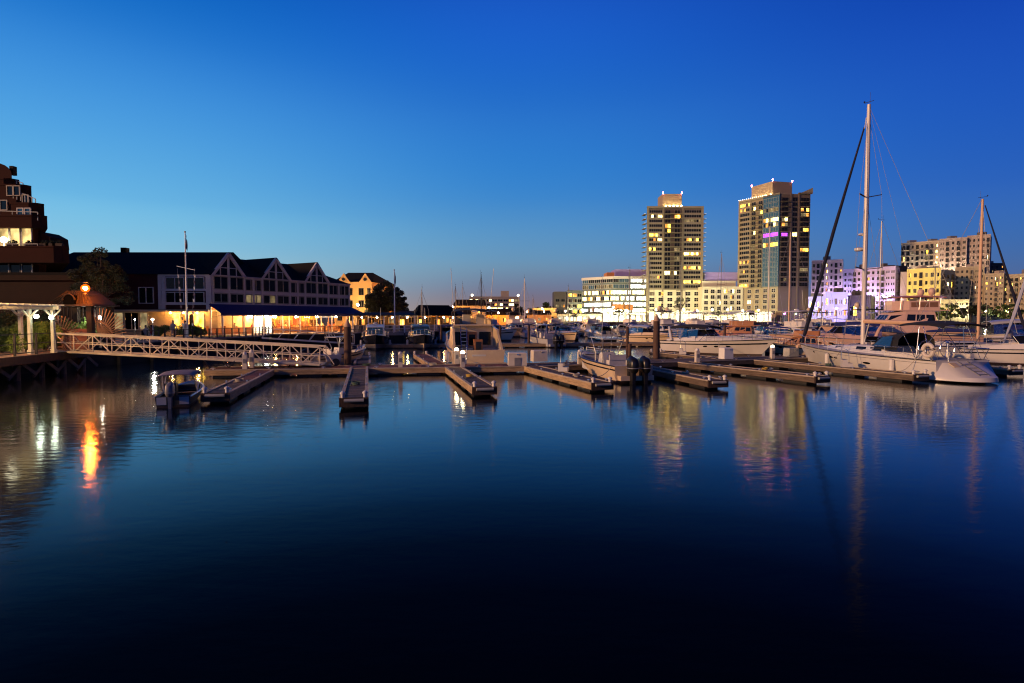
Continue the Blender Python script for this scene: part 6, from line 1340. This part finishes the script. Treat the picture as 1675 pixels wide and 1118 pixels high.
# ---- 2  white centre console boat in the middle
def console_boat(label, sx, sy, head, L, B, engines=2, hm='gel2', ttop=True, k=1.0, name='console_boat'):
    t = thing(name, label, 'motor boat', (sx, sy, 0), head, 'motor boats moored in the marina')
    h = Hull(t, L, B, 1.35*k, .95*k, hm, flare=.5, well=(.2,.8,.55), full=.5, rub='black', n=20, stripe='navy' if hm == 'gel2' else None)
    for x0, x1, w0, w1 in ((.80,.995,.40,.05),):
        pass
    # console with windshield
    st = [(.42*L,.45*L,.16*B,.15*B,.42,1.5*k),(.56*L,.52*L,.16*B,.14*B,.42,1.45*k)]; cab(t, st, 'gel', 'console')
    m = MB(); m.sheet([(.54*L,-.16*B,1.45*k),(.54*L,.16*B,1.45*k),(.49*L,.14*B,1.95*k),(.49*L,-.14*B,1.95*k)], .015); m.build('windshield', M['pane'], t)
    m = MB(); m.box(.455*L,-.12*B,1.0*k,.46*L,.12*B,1.35*k); m.build('instrument_panel', M['black'], t)
    m = MB(); m.tube([(.43*L+.0,.17*math.cos(a*PI/8),1.2*k+.17*math.sin(a*PI/8)) for a in range(17)], .016, 5); m.build('steering_wheel', M['chrome'], t)
    m = MB(); m.box(.28*L,-.2*B,.4,.34*L,.2*B,1.1*k); m.build('leaning_post', M['cushion'], t); m = MB(); m.box(.275*L,-.2*B,1.1*k,.285*L,.2*B,1.42*k); m.build('backrest', M['cushion'], t)
    m = MB(); m.box(.62*L,-.14*B,.4,.7*L,.14*B,.85*k); m.build('forward_seat', M['cushion'], t); m = MB(); m.box(.03*L,-.38*B,.4,.09*L,.38*B,.92*k); m.build('stern_bench', M['cushion'], t)
    if ttop:
        for x0, x1 in ((.42,.36),(.56,.6)):
            for sg in (1,-1): m = MB(); m.tube([(x0*L,sg*.2*B,.45),(x0*L,sg*.2*B,1.5*k),(x1*L,sg*.26*B,2.32*k)], .035, 6); m.build('top_leg', M['alu'], t)
        m = MB(); m.loft([[(.33*L,.3*B,2.32*k),(.63*L,.27*B,2.36*k),(.63*L,-.27*B,2.36*k),(.33*L,-.3*B,2.32*k)],[(.33*L,.3*B,2.37*k),(.63*L,.27*B,2.41*k),(.63*L,-.27*B,2.41*k),(.33*L,-.3*B,2.37*k)]]); m.build('hardtop', M['gelgrey'], t)
        for i in range(4): m = MB(); y = (-.21+.14*i)*B; m.tube([(.35*L,y,2.37*k),(.31*L,y,2.75*k)], .025, 5); m.build('rod_holder', M['alu'], t)
        m = MB(); m.tube([(.4*L,.25*B,2.4*k),(.36*L,.26*B,4.0*k)], .012, 4); m.build('antenna', M['gel'], t)
    h.rail(.62, .97, .3*k, 5)
    for i in range(engines):
        y = (i-(engines-1)/2)*.72; outboard(t, -.28, y, .52, 'black', 1.15*k)
    m = MB(); m.box(-.45,-.38*B,.16,-.003,.38*B,.42); m.build('engine_bracket', M[hm], t)
    return t, h
console_boat('white centre console boat with two black outboards in the middle', 6.75, 31.4, math.atan2(6.6,-1.75), 7.4, 2.6, 2)
console_boat('cream centre console boat moored behind the gangway foot', -14.3, 40.4, R(58), 5.2, 2.1, 1, 'gel2', True, .92)
q = onz(902, 569); console_boat('walkaround fishing boat with black outboards behind the dock boxes', q.x+.6, q.y, R(112), 7.8, 2.7, 2, 'gelgrey', True, 1.15)

# ---- 3  skiff with bimini beside the left finger dock
t = thing('skiff', 'small dark aluminium skiff with lavender canopy at the left finger dock', 'motor boat', (-13.6,22.7,0), math.atan2(5.6,-2.0), 'motor boats moored in the marina')
h = Hull(t, 4.7, 1.4, .62, .46, 'skiff', flare=.5, well=(.1,.78,.36), rub='alu', bz=.08, wellm='darkmetal', deckm='darkmetal') if 'skiff' in M else None
if h is None:
    M['skiff'] = mat('dull_aluminium', (.05,.055,.05), .5, .3, var=.2); h = Hull(t, 4.7, 1.4, .62, .46, 'skiff', flare=.5, well=(.1,.78,.36), rub='alu', bz=.08, wellm='darkmetal', deckm='darkmetal')
M['lavcanvas'] = mat('lavender_canvas', (.13,.11,.17), .8, var=.15)
m = canopy_sheet(.6, 2.3, .66, .66, 1.2, 1.24, .08, .03); m.build('bimini', M['lavcanvas'], t, True)
m = MB(); m.sheet([(2.31,-.62,1.24),(2.31,.62,1.24),(2.4,.6,1.12),(2.4,-.6,1.12)], .02); m.build('bimini_front', M['bluecanvas'], t)
for x0, x1 in ((1.4,.55),(1.4,2.25),(1.4,1.4)):
    for sg in (1,-1): m = MB(); m.tube([(x0,sg*.64,.46),(x1,sg*.65,1.22)], .018, 5); m.build('bimini_frame', M['alu'], t)
for x in (.7,2.2,3.3): m = MB(); m.box(x-.15,-.56,.3,x+.15,.56,.35); m.build('bench', M['timberdark'], t)
m = MB(); m.box(1.2,.1,.2,1.55,.55,.85); m.build('console', M['black'], t); m = MB(); m.tube([(1.15,.32+.16*math.cos(a*PI/8),.85+.16*math.sin(a*PI/8)) for a in range(17)], .015, 5); m.build('steering_wheel', M['black'], t)
outboard(t, -.06, .05, .42, 'grey', .72)
for sg in (1,-1): m = MB(); m.box(-.03,sg*.4-.17,.12,-.003,sg*.4+.17,.42); m.build('transom_panel', M['gelgrey'], t)

# ---- 4  central cabin cruiser, stern on
def central():
    L, B = 11.5, 3.95; sx, sy = -2.35, 40.4
    t = thing('cabin_cruiser', 'large cream cabin cruiser seen stern-on in the centre with orange-lit cockpit', 'motor boat', (sx, sy, 0), R(101), 'motor boats moored in the marina')
    h = Hull(t, L, B, 2.0, 1.3, 'gel2', flare=.42, stern=.95, well=(.22,.30,.62))
    s = lambda f: h.p(f,1)[2]
    m = MB(); m.box(-.28,-.49*B,.28,-.003,.49*B,.42); m.build('swim_platform', M['gel2'], t)
    for sg in (1,-1):                      # sloping cockpit wings
        y = sg*.44*B; m = MB(); m.hexa([(.3,y-.08,1.28),(3.7,y-.08,1.36),(3.7,y+.08,1.36),(.3,y+.08,1.28),(1.9,y*.93-.07,2.75),(3.7,y*.93-.07,2.95),(3.7,y*.93+.07,2.95),(1.9,y*.93+.07,2.75)]); m.build('cockpit_wing', M['gel2'], t)
    m = MB(); m.box(.1,-.42*B,.7,.5,-.1,1.28); m.build('stern_seat', M['cushion'], t)
    st = [(3.6,3.6,.43*B,.39*B,.75,2.98),(6.4,6.1,.42*B,.37*B,1.3,2.95),(8.3,7.1,.34*B,.3*B,1.5,2.85)]; cab(t, st, 'gel2')
    for sg in (1,-1): pane(t, sideq(st[0],st[1],sg), .08, .92, .5, .85); pane(t, sideq(st[1],st[2],sg), .1, .9, .5, .85)
    for i in range(3): pane(t, endq(st[2],True), .06+.3*i, .33+.3*i, .35, .9, 'glass', 'windshield_pane')
    m = MB(); m.box(3.52,-.3,.75,3.595,.42,2.5); m.build('cabin_door', M['teak'], t); m = MB(); m.box(3.49,-.18,1.5,3.515,.3,2.3); m.build('door_window', M['glass'], t)
    m = MB(); m.box(1.1,-.42,.66,1.75,.2,2.0); m.build('fish_station', M['teak'], t); m = MB(); m.box(1.07,-.3,1.25,1.095,.08,1.85); m.build('station_panel', M['black'], t)
    m = MB(); m.box(3.53,.5,1.5,3.595,1.4,2.5); m.build('window', M['glass'], t); m = MB(); m.box(3.53,-1.4,1.5,3.595,-.5,2.5); m.build('window', M['glass'], t)
    m = MB()
    for y in (.52,.98): m.tube([(2.5,y,.75),(3.35,y,3.1)], .03, 6)
    for i in range(8): m.tube([(2.6+.1*i,.52,1.0+.27*i),(2.6+.1*i,.98,1.0+.27*i)], .022, 5)
    m.build('bridge_ladder', M['chrome'], t)
    m = MB(); m.loft([[(3.0,.4*B,2.99),(7.2,.3*B,2.99),(7.2,-.3*B,2.99),(3.0,-.4*B,2.99)],[(3.0,.4*B,3.08),(7.2,.3*B,3.08),(7.2,-.3*B,3.08),(3.0,-.4*B,3.08)]]); m.build('bridge_deck', M['gel2'], t)
    m = MB(); prof = [(3.6,.38),(6.2,.36),(7.0,.2),(7.0,-.2),(6.2,-.36),(3.6,-.38)]; m.loft([[(a,b*B,3.08),(a-.05,b*B*.97,3.55),(a-.12,b*B*.93,3.55),(a-.12,b*B*.93,3.08)] for a, b in prof]); m.build('bridge_cowling', M['gel2'], t)
    m = canopy_sheet(2.6, 6.6, .37*B, .34*B, 4.05, 4.1, .16, .05); m.build('bimini', M['canvas'], t, True)
    for x in (3.4,4.8,6.0):
        for sg in (1,-1): m = MB(); m.tube([(x,sg*.38*B,3.1),(x-.3,sg*.36*B,4.08)], .022, 5); m.build('bimini_frame', M['chrome'], t)
    for y in (-.8,.3): m = MB(); m.box(5.0,y-.3,3.08,5.4,y+.3,3.85); m.build('bridge_seat', M['cushion'], t)
    for sg in (1,-1):
        m = MB(); m.tube([(.7,sg*.40*B,1.3),(1.0,sg*.40*B,1.75),(1.9,sg*.41*B,2.1)], .02, 5); m.build('grab_rail', M['chrome'], t)
        m = MB(); m.tube([(4.2,sg*.36*B,4.1),(3.6,sg*.42*B,7.4)], .018, 4); m.build('antenna', M['gel'], t)
    m = MB(); m.box(-.012,-.5,.85,-.002,.5,.98); m.build('name_plate', M['gel'], t)
    m = MB(); m.box(-.03,.9,1.0,-.003,1.05,1.08); m.build('exhaust', M['black'], t)
    h.rail(.45,.99,.75,7)
    for f, sg in ((.12,1),(.3,1)): x, y, z = h.p(f,.8,sg); m = MB(); m.lathe([(.03,-.42),(.15,-.34),(.15,.3),(.03,.38)], 8, (x,y+.16,.75)); m.build('fender', M['fender'], t, True)
    m = MB(); m.tube([(.2,.46*B,1.3),(-.6,.52*B,.75),(-1.5,.6*B,.55)], .02, 5); m.build('mooring_line', M['fender'], t)
central()
# ---- 5  dark cruisers, bow towards the camera
for (px, py, L, B, lab, cab_) in ((615,573.5,9.5,3.2,'dark hulled pilothouse cruiser facing the camera, left of a pair','gelgrey'),(694,572.5,9.5,3.2,'dark hulled cruiser with black top facing the camera, right of a pair','black')):
    b = onz(px, py); hd = R(-76); x, y = b.x-math.cos(hd)*L*.9, b.y-math.sin(hd)*L*.9
    t = thing('dark_cruiser', lab, 'motor boat', (x, y, 0), hd, 'motor boats moored in the marina'); h = Hull(t, L, B, 1.75, 1.15, 'navy', flare=.4); s = lambda f: h.p(f,1)[2]
    m = MB()
    for sg in (1,-1): m.loft([[Vector(h.p(i/16,.0,sg))+Vector((.02,sg*.015,-.02)), Vector(h.p(i/16,.3,sg))+Vector((.02,sg*.02,0))] for i in range(8,17)], False, False, False)
    m.build('boot_stripe', M['gel2'], t)
    st = [(.22*L,.24*L,.38*B,.33*B,s(.2)-.05,s(.2)+1.6),(.48*L,.45*L,.38*B,.32*B,s(.48)-.05,s(.48)+1.3),(.6*L,.50*L,.33*B,.28*B,s(.6)-.05,s(.6)+1.15)]; cab(t, st, cab_)
    for sg in (1,-1):
        for i in range(2): pane(t, sideq(st[0],st[1],sg), .08+.45*i, .48+.45*i, .45, .85)
        pane(t, sideq(st[1],st[2],sg), .1, .9, .5, .88)
    for i in range(3): pane(t, endq(st[2],True), .04+.31*i, .33+.31*i, .22, .92, 'glassblue', 'windshield_pane')
    cab(t, [(.6*L,.6*L,.34*B,.3*B,s(.6)-.05,s(.6)+.28),(.94*L,.93*L,.06*B,.03*B,s(.94)-.05,s(.94)+.05)], 'gelgrey', 'foredeck')
    h.rail(.45,.99,.6,7); m = MB(); m.lathe([(.2,0),(.28,.05),(.28,.16),(.1,.22)], 10, (.33*L,0,s(.3)+1.58)); m.build('radar', M['gelgrey'], t, True)
    m = MB(); m.tube([(.3*L,.2*B,2.6),(.28*L,.2*B,4.8)], .015, 4); m.build('antenna', M['gel'], t)
    for sg in (1,-1): x, y, z = h.p(.55,.8,sg); m = MB(); m.lathe([(.03,-.36),(.13,-.3),(.13,.26),(.03,.34)], 8, (x,y+sg*.15,.7)); m.build('fender', M['fender'], t, True)

# ---- 6  other motor boats
def by_bow(px, py, head, L, f=.88): b = onz(px, py); return (b.x-math.cos(head)*L*f, b.y-math.sin(head)*L*f)
hd = math.atan2(-8.7, 5.6); express('large white express cruiser with round portlights right of the tall piling', by_bow(1246,584,hd,12.2), hd, 12.2, 3.9, 'gel', 'canvas', True, True, 3, 1.15)
hd = math.atan2(-6, 4.6); express('white express cruiser with grey top behind the tall piling', by_bow(1106,563.5,hd,9.6), hd, 9.6, 3.1, 'gel2', 'gelgrey', True, False, 2)
hd = R(-58); express('light grey express cruiser behind the walkaround boat', by_bow(946,557,hd,9), hd, 9, 3.0, 'gelgrey', 'canvas', True, True, 2)
hd = R(-52); express('white express cruiser with black canopy behind the console boat mast tops', by_bow(1012,551,hd,9), hd, 9, 3.0, 'gel', 'canvas', True, False, 2)
hd = R(-60); express('far white cruiser left of the white sport fisher stern', by_bow(870,548,hd,8.5), hd, 8.5, 2.9, 'gel', 'canvas', False, False, 1)
hd = R(-45); convertible('white flybridge fishing boat right behind the central cruiser', by_bow(836,558.5,hd,11.5), hd, 11.5, 3.9, 'gel', 'gel', 1.0)
hd = R(100); express('far grey cruiser with canvas top right of the light grey one', (aty(985,540,96).x, 96), hd, 9, 3, 'gelgrey', 'canvas', False, False, 1)
hd = R(-70); express('far small cruiser behind the row at the bright quay, left', by_bow(905,541,hd,8), hd, 8, 2.8, 'gel', 'canvas', False, False, 1)
hd = R(-70); express('far small cruiser behind the row at the bright quay, middle', by_bow(965,541,hd,9), hd, 9, 2.9, 'gel', 'bluecanvas', True, False, 1)
hd = R(120); convertible('far grey flybridge yacht behind the tall piling', (aty(1115,540,100).x, 98), hd, 12, 4, 'gelgrey', 'gel', 1.0, house='gelgrey')
hd = R(-65); convertible('far white flybridge yacht at the bright quay', by_bow(1052,541.5,hd,12), hd, 12, 4, 'gel', 'gel', .95)
hd = R(150); convertible('varnished wooden trawler with orange cabin behind the express cruiser', (aty(1262,545,84).x, 82), hd, 12, 3.9, 'red', 'gelgrey', .95, house='teak', low=False)
hd = R(140); express('small blue-topped boat behind the express cruiser bow', (aty(1285,545,70).x, 68), hd, 7.5, 2.6, 'gelgrey', 'bluecanvas', False, False, 1)
hd = R(150); convertible('small wooden cabin boat just left of the sailboat bow', (aty(1345,545,56).x, 52.5), hd, 7.5, 2.7, 'gel2', 'canvas', .72, house='teak', low=True)
hd = R(160); express('pink-lit express cruiser with dark blue top left of the sailboat mast', (aty(1425,545,63).x, 60.5), hd, 11.5, 3.8, 'pinkgel', 'bluecanvas', True, True, 2, 1.25)
hd = R(168); convertible('large red-lit motor yacht with two radar domes behind the sailboat', (aty(1560,545,64).x, 61.5), hd, 15, 4.8, 'pinkgel', 'red', 1.42, house='pinkgel', domes=2, name='motor_yacht', hz=.75, ht=1.0)
hd = R(15); express('dark low powerboat behind the sailboat boom', (aty(1370,555,55).x, 53), hd, 8.5, 2.6, 'navy', None, False, False, 0, .85)
hd = R(-20); express('white cruiser with blue windows at the right edge', (aty(1600,550,62).x, 62), hd, 13, 4, 'gel', 'gelgrey', False, True, 2, 1.35)
hd = R(-38); express('white cruiser behind the sailboat stern at the right edge', (aty(1560,575,47).x, 46.5), hd, 12, 3.8, 'gel', None, False, True, 2, 1.1)
hd = R(-30); express('lavender-lit cruiser with dark windows at the right edge, farther back', (aty(1640,550,54).x, 54.5), hd, 11, 3.6, 'gel', 'bluecanvas', False, True, 2, 1.15)
hd = R(-75); express('far white cruiser under the dark hut left of the central cruiser', by_bow(742,560,hd,8), hd, 8, 2.8, 'gelgrey', 'canvas', False, False, 1)
hd = R(170); express('far cruiser behind the express cruiser windshield', (aty(1210,540,105).x, 104), hd, 10, 3.3, 'gel', 'canvas', True, False, 2)
hd = R(-70); express('far cruiser near the foot of the right tower', by_bow(1235,540,hd,9), hd, 9, 3, 'gel', 'bluecanvas', True, False, 1)
# ---- rows of boats farther out, copied from a few built ones
def mk(fn, *a_, **k_): return fn('prototype boat kept for copying', (0,-500), 0, *a_, **k_)[0]
protos = [mk(express, 9.5, 3.1, 'gel', 'canvas', True, True, 2), mk(express, 8.5, 2.9, 'gelgrey', 'bluecanvas', False, True, 1), mk(convertible, 11, 3.6, 'gel', 'gel', .95), mk(express, 9, 3.0, 'gel2', None, True, True, 2), mk(convertible, 12, 3.9, 'gel2', 'canvas', 1.0, domes=1)]
kinds_ = ['white cruiser with black canopy','grey cruiser with blue canopy','white flybridge cruiser','open cream cruiser with arch','cream flybridge cruiser with dome']
rb = random.Random(12); rows = []
for i in range(14): rows.append((.5+i*4.9, 108.5+i*.68+rb.uniform(-1,1), 'nearest side of the farthest walkway'))
for i in range(12): rows.append((9+i*5.3, 90+i*.9+rb.uniform(-1.5,1.5), 'row between the two distant walkways'))
for i in range(5): rows.append((37+i*4.4, 72.5+i*.6, 'right end of the back walkway'))
for i in range(1, 4): rows.append((-14.5+i*4.2, 84+i*3, 'left bank below the white railing'))
for i in range(9): rows.append((4+i*5.6, 128+i*1.2, 'far side of the farthest walkway'))
used = set(); cnt = {}
for x, y, where in rows:
    k = rb.randrange(5); cnt[(where,k)] = cnt.get((where,k),0)+1; n_ = od[cnt[(where,k)]-1]
    src = protos[k]; o = src if k not in used and not used.add(k) else copy_tree(src)
    hd = R(rb.choice([-80,-76,-84,100,104])+rb.uniform(-4,4)); L_ = 10
    o.location = (x-math.cos(hd)*L_*.5, y-math.sin(hd)*L_*.5, 0); o.rotation_euler = (0,0,hd)
    o['label'] = kinds_[k]+', '+n_+' from the left, '+where
for k in range(5):
    if k not in used:
        for ch_ in list(protos[k].children): bpy.data.objects.remove(ch_)
        bpy.data.objects.remove(protos[k])
# ---- 7  other sailing boats
small_sailboat('second sailboat with brown mast and navy furled jib near the right edge', 1607, 326, 53, 11, R(-8), 'navysail', mr=.13, mm='teakboom')
small_sailboat('sailboat with grey furled jib, mast beyond the right edge', 1745, 250, 46, 11, R(176), 'gelgrey', mr=.12)
small_sailboat('sailboat behind the mast of the large sailboat, slim mast', 1442, 362, 78, 9.5, R(165))
small_sailboat('sailboat with brown mast in front of the right tower', 1293, 380, 92, 10, R(160), None, mr=.12, mm='teakboom')
small_sailboat('sailboat with dark rig in front of the left face of the right tower', 1259, 370, 96, 10, R(20), None)
small_sailboat('sailboat with tall thin mast in front of the glass office', 1030, 440, 100, 9, R(110), None, mm='grey')
small_sailboat('sailboat with slim mast at the left side of the left tower', 1062, 420, 108, 9, R(100), None, mm='grey')
small_sailboat('distant sailboat with bare mast right of the distant office', 858, 456, 104, 8, R(100))
small_sailboat('distant sailboat with dark mast in front of the distant office', 787, 449, 98, 8, R(80), None, mm='darkmetal')
small_sailboat('distant sailboat with thin mast left of the distant office', 757, 466, 112, 8, R(95), None, mm='grey', mr=.06)
small_sailboat('distant sailboat with faint mast behind the central cruiser', 745, 468, 106, 8, R(85), None, mm='grey', mr=.06)
small_sailboat('distant sailboat with leaning stays right of the white flagpole', 690, 474, 74, 7, R(-75), None, mm='grey', mr=.06)
small_sailboat('distant sailboat mast left of the low warehouse', 872, 486, 118, 8, R(95), None, mm='grey', mr=.06)
small_sailboat('sailboat mast between the two towers', 1114, 430, 112, 9, R(95), None, mm='grey', mr=.07)

for px_, py_, Y_, lab in ((930,470,118,'distant sailboat mast before the small glass block'),(985,455,122,'distant sailboat mast before the glass office'),(1180,415,116,'sailboat with slim mast left of the right tower'),(1345,430,104,'sailboat with slim mast before the low periwinkle building'),(1530,430,90,'sailboat with slim mast right of the yellow block')):
    small_sailboat(lab, px_, py_, Y_, 9, R(100), None, mm='grey', mr=.07)
# mooring lines
def mooring(label, a_, b_, sag=.25):
    t = thing('mooring_line', label, 'rope', a_); A_, B_ = Vector(a_), Vector(b_); m = MB(); m.tube([A_.lerp(B_, k/8)-A_-Vector((0,0,sag*math.sin(PI*k/8))) for k in range(9)], .018, 5); m.build('rope', M['rope'], t)
mooring('mooring line from the console boat bow to the dock', (4.9,38.0,1.25), (3.0,37.2,.5)); mooring('mooring line from the console boat stern to the dock', (5.6,31.5,.95), (4.2,30.0,.5)); mooring('mooring line from the sailboat bow to the walkway', (22.7,44.6,1.6), (20.8,43.6,.5)); mooring('mooring line amidships from the sailboat to the finger dock', (22.2,38.5,1.3), (20.6,37.3,.5)); mooring('mooring line from the sailboat stern to the finger dock', (23.3,32.8,1.2), (22.3,33.0,.5))
mooring('mooring line from the skiff to the finger dock', (-13.9,26.5,.5), (-13.5,27.3,.5), .1); mooring('mooring line from the express cruiser to the walkway', (19.6,54.0,1.3), (17.2,46.0,.5)); mooring('mooring line from the central cruiser stern to the walkway', (-.6,40.6,1.25), (.2,38.9,.5))
# ================================================================== PEOPLE on the patio
def person(label, loc, rz, joints, edges, shirt, hair=True):
    t = thing('person', label, 'person', loc, rz, 'people on the restaurant patio')
    vs = [j[0] for j in joints]; me = bpy.data.meshes.new('body'); me.from_pydata(vs, edges, []); me.materials.append(M[shirt])
    o = put('body', me, t); sk = o.modifiers.new('Skin', 'SKIN'); 
    for i, v in enumerate(me.skin_vertices[0].data): v.radius = (joints[i][1], joints[i][1]*.85); v.use_root = (i == 0)
    ss = o.modifiers.new('Subdivision', 'SUBSURF'); ss.levels = 1; ss.render_levels = 1
    hp = joints[-1][0]; m = MB(); m.ball((hp[0],hp[1]-.005,hp[2]+.02), .105, 10, 8, (.85,1,1.15)); m.ball((hp[0],hp[1]-.1,hp[2]), .022, 6, 4); m.build('head', M['skin'], o, True)
    m = MB(); m.ball((hp[0],hp[1]+.02,hp[2]+.05), .112, 10, 8, (.9,1,1.05)); m.build('hair', M['hair'], o, True)
def skel(sit=False):
    if not sit:
        J = [((0,0,.95),.15),((0,0,1.2),.15),((0,0,1.42),.17),((.2,0,1.4),.07),((.27,.02,1.12),.05),((.24,-.12,.92),.04),((.23,-.17,.84),.035),((-.2,0,1.4),.07),((-.27,.02,1.12),.05),((-.26,-.06,.88),.04),((-.26,-.08,.8),.035),
             ((.1,0,.9),.11),((.12,-.02,.5),.075),((.13,.02,.1),.05),((.14,-.14,.04),.04),((-.1,0,.9),.11),((-.12,.02,.5),.075),((-.13,.06,.1),.05),((-.14,-.1,.04),.04),((0,0,1.54),.06),((0,-.02,1.66),.08)]
    else:
        J = [((0,0,.5),.16),((0,.02,.75),.15),((0,.02,.98),.16),((.2,.02,.96),.07),((.26,-.05,.7),.05),((.18,-.28,.66),.04),((.14,-.34,.68),.035),((-.2,.02,.96),.07),((-.26,-.05,.7),.05),((-.18,-.28,.66),.04),((-.14,-.34,.68),.035),
             ((.1,-.05,.5),.11),((.13,-.45,.5),.08),((.13,-.45,.1),.05),((.14,-.58,.04),.04),((-.1,-.05,.5),.11),((-.13,-.45,.5),.08),((-.13,-.45,.1),.05),((-.14,-.58,.04),.04),((0,.0,1.1),.06),((0,-.02,1.22),.08)]
    E = [(0,1),(1,2),(2,3),(3,4),(4,5),(5,6),(2,7),(7,8),(8,9),(9,10),(0,11),(11,12),(12,13),(13,14),(0,15),(15,16),(16,17),(17,18),(2,19),(19,20)]
    return J, E
for px, Y, sit, sh, rz, lab in ((284,56,False,'clothw',.6,'person in pale clothes standing on the patio behind the railing'),(239,55,True,'clothw',1.2,'person in white sitting on the patio left of the standing one'),(303,57,False,'clothw',-.5,'person in pale clothes standing at the foot of the tall flagpole'),(248,55.6,True,'clothr',-1.0,'person in red sitting on the patio under the post lamp')):
    q = aty(px, 545, Y); J, E = skel(sit); person(lab, (q.x, Y, LZ+.06), rz, J, E, sh)
    if sit:
        tt = thing('patio_chair', lab.replace('person', 'dark chair under the person'), 'chair', (q.x, Y, LZ+.06), rz); m = MB(); m.box(-.24,-.22,.28,.24,.25,.33); m.build('seat', M['darkmetal'], tt); m = MB(); m.box(-.24,.25,.33,.24,.3,.85); m.build('backrest', M['darkmetal'], tt)
        for ax in (-1,1):
            for ay in (-1,1): m = MB(); m.box(ax*.2-.02,ay*.2-.02,0,ax*.2+.02,ay*.2+.02,.28); m.build('leg', M['darkmetal'], tt)

# diners at the restaurant tables
J, E = skel(True)
_dv = [j[0] for j in J]
def diner_mesh(mt):
    me = bpy.data.meshes.new('body'); me.from_pydata(_dv, E, []); me.materials.append(M[mt]); o = put('diner_source', me); o.modifiers.new('Skin', 'SKIN')
    for i, v in enumerate(me.skin_vertices[0].data): v.radius = (J[i][1], J[i][1]*.85); v.use_root = (i == 0)
    dg = bpy.context.evaluated_depsgraph_get(); dg.update(); me2 = bpy.data.meshes.new_from_object(o.evaluated_get(dg)); bpy.data.objects.remove(o); me2.name = 'body'; return me2
_hd = MB().ball((0,-.01,1.26), .115, 10, 8, (.85,1,1.15)).mesh('head', M['skin'], True); _hr = MB().ball((0,.02,1.3), .12, 10, 8, (.9,1,1.05)).mesh('hair', M['hair'], True)
_bd = [diner_mesh(m_) for m_ in ('clothr','clothw','clothd')]; rd = random.Random(4)
dv = Vector((Bw[0]-Aw[0], Bw[1]-Aw[1], 0)).normalized(); nv = Vector((dv.y, -dv.x, 0)); rz0 = math.atan2(dv.y, dv.x)
for i in range(10):
    for j in range(2):
        for s in (-1, 1):
            if (i in (2, 3) and j == 0) or rd.random() < .3: continue
            w = Vector((Aw[0], Aw[1], LZ+.065))+dv*(1.2+i*2.35+.62*s)-nv*(1.3+2.6*j)
            t = thing('person', 'diner seated at a table inside the restaurant', 'person', w, rz0+(PI/2 if s < 0 else -PI/2), 'diners in the restaurant')
            b_ = put('body', rd.choice(_bd), t); put('head', _hd, b_); put('hair', _hr, b_)
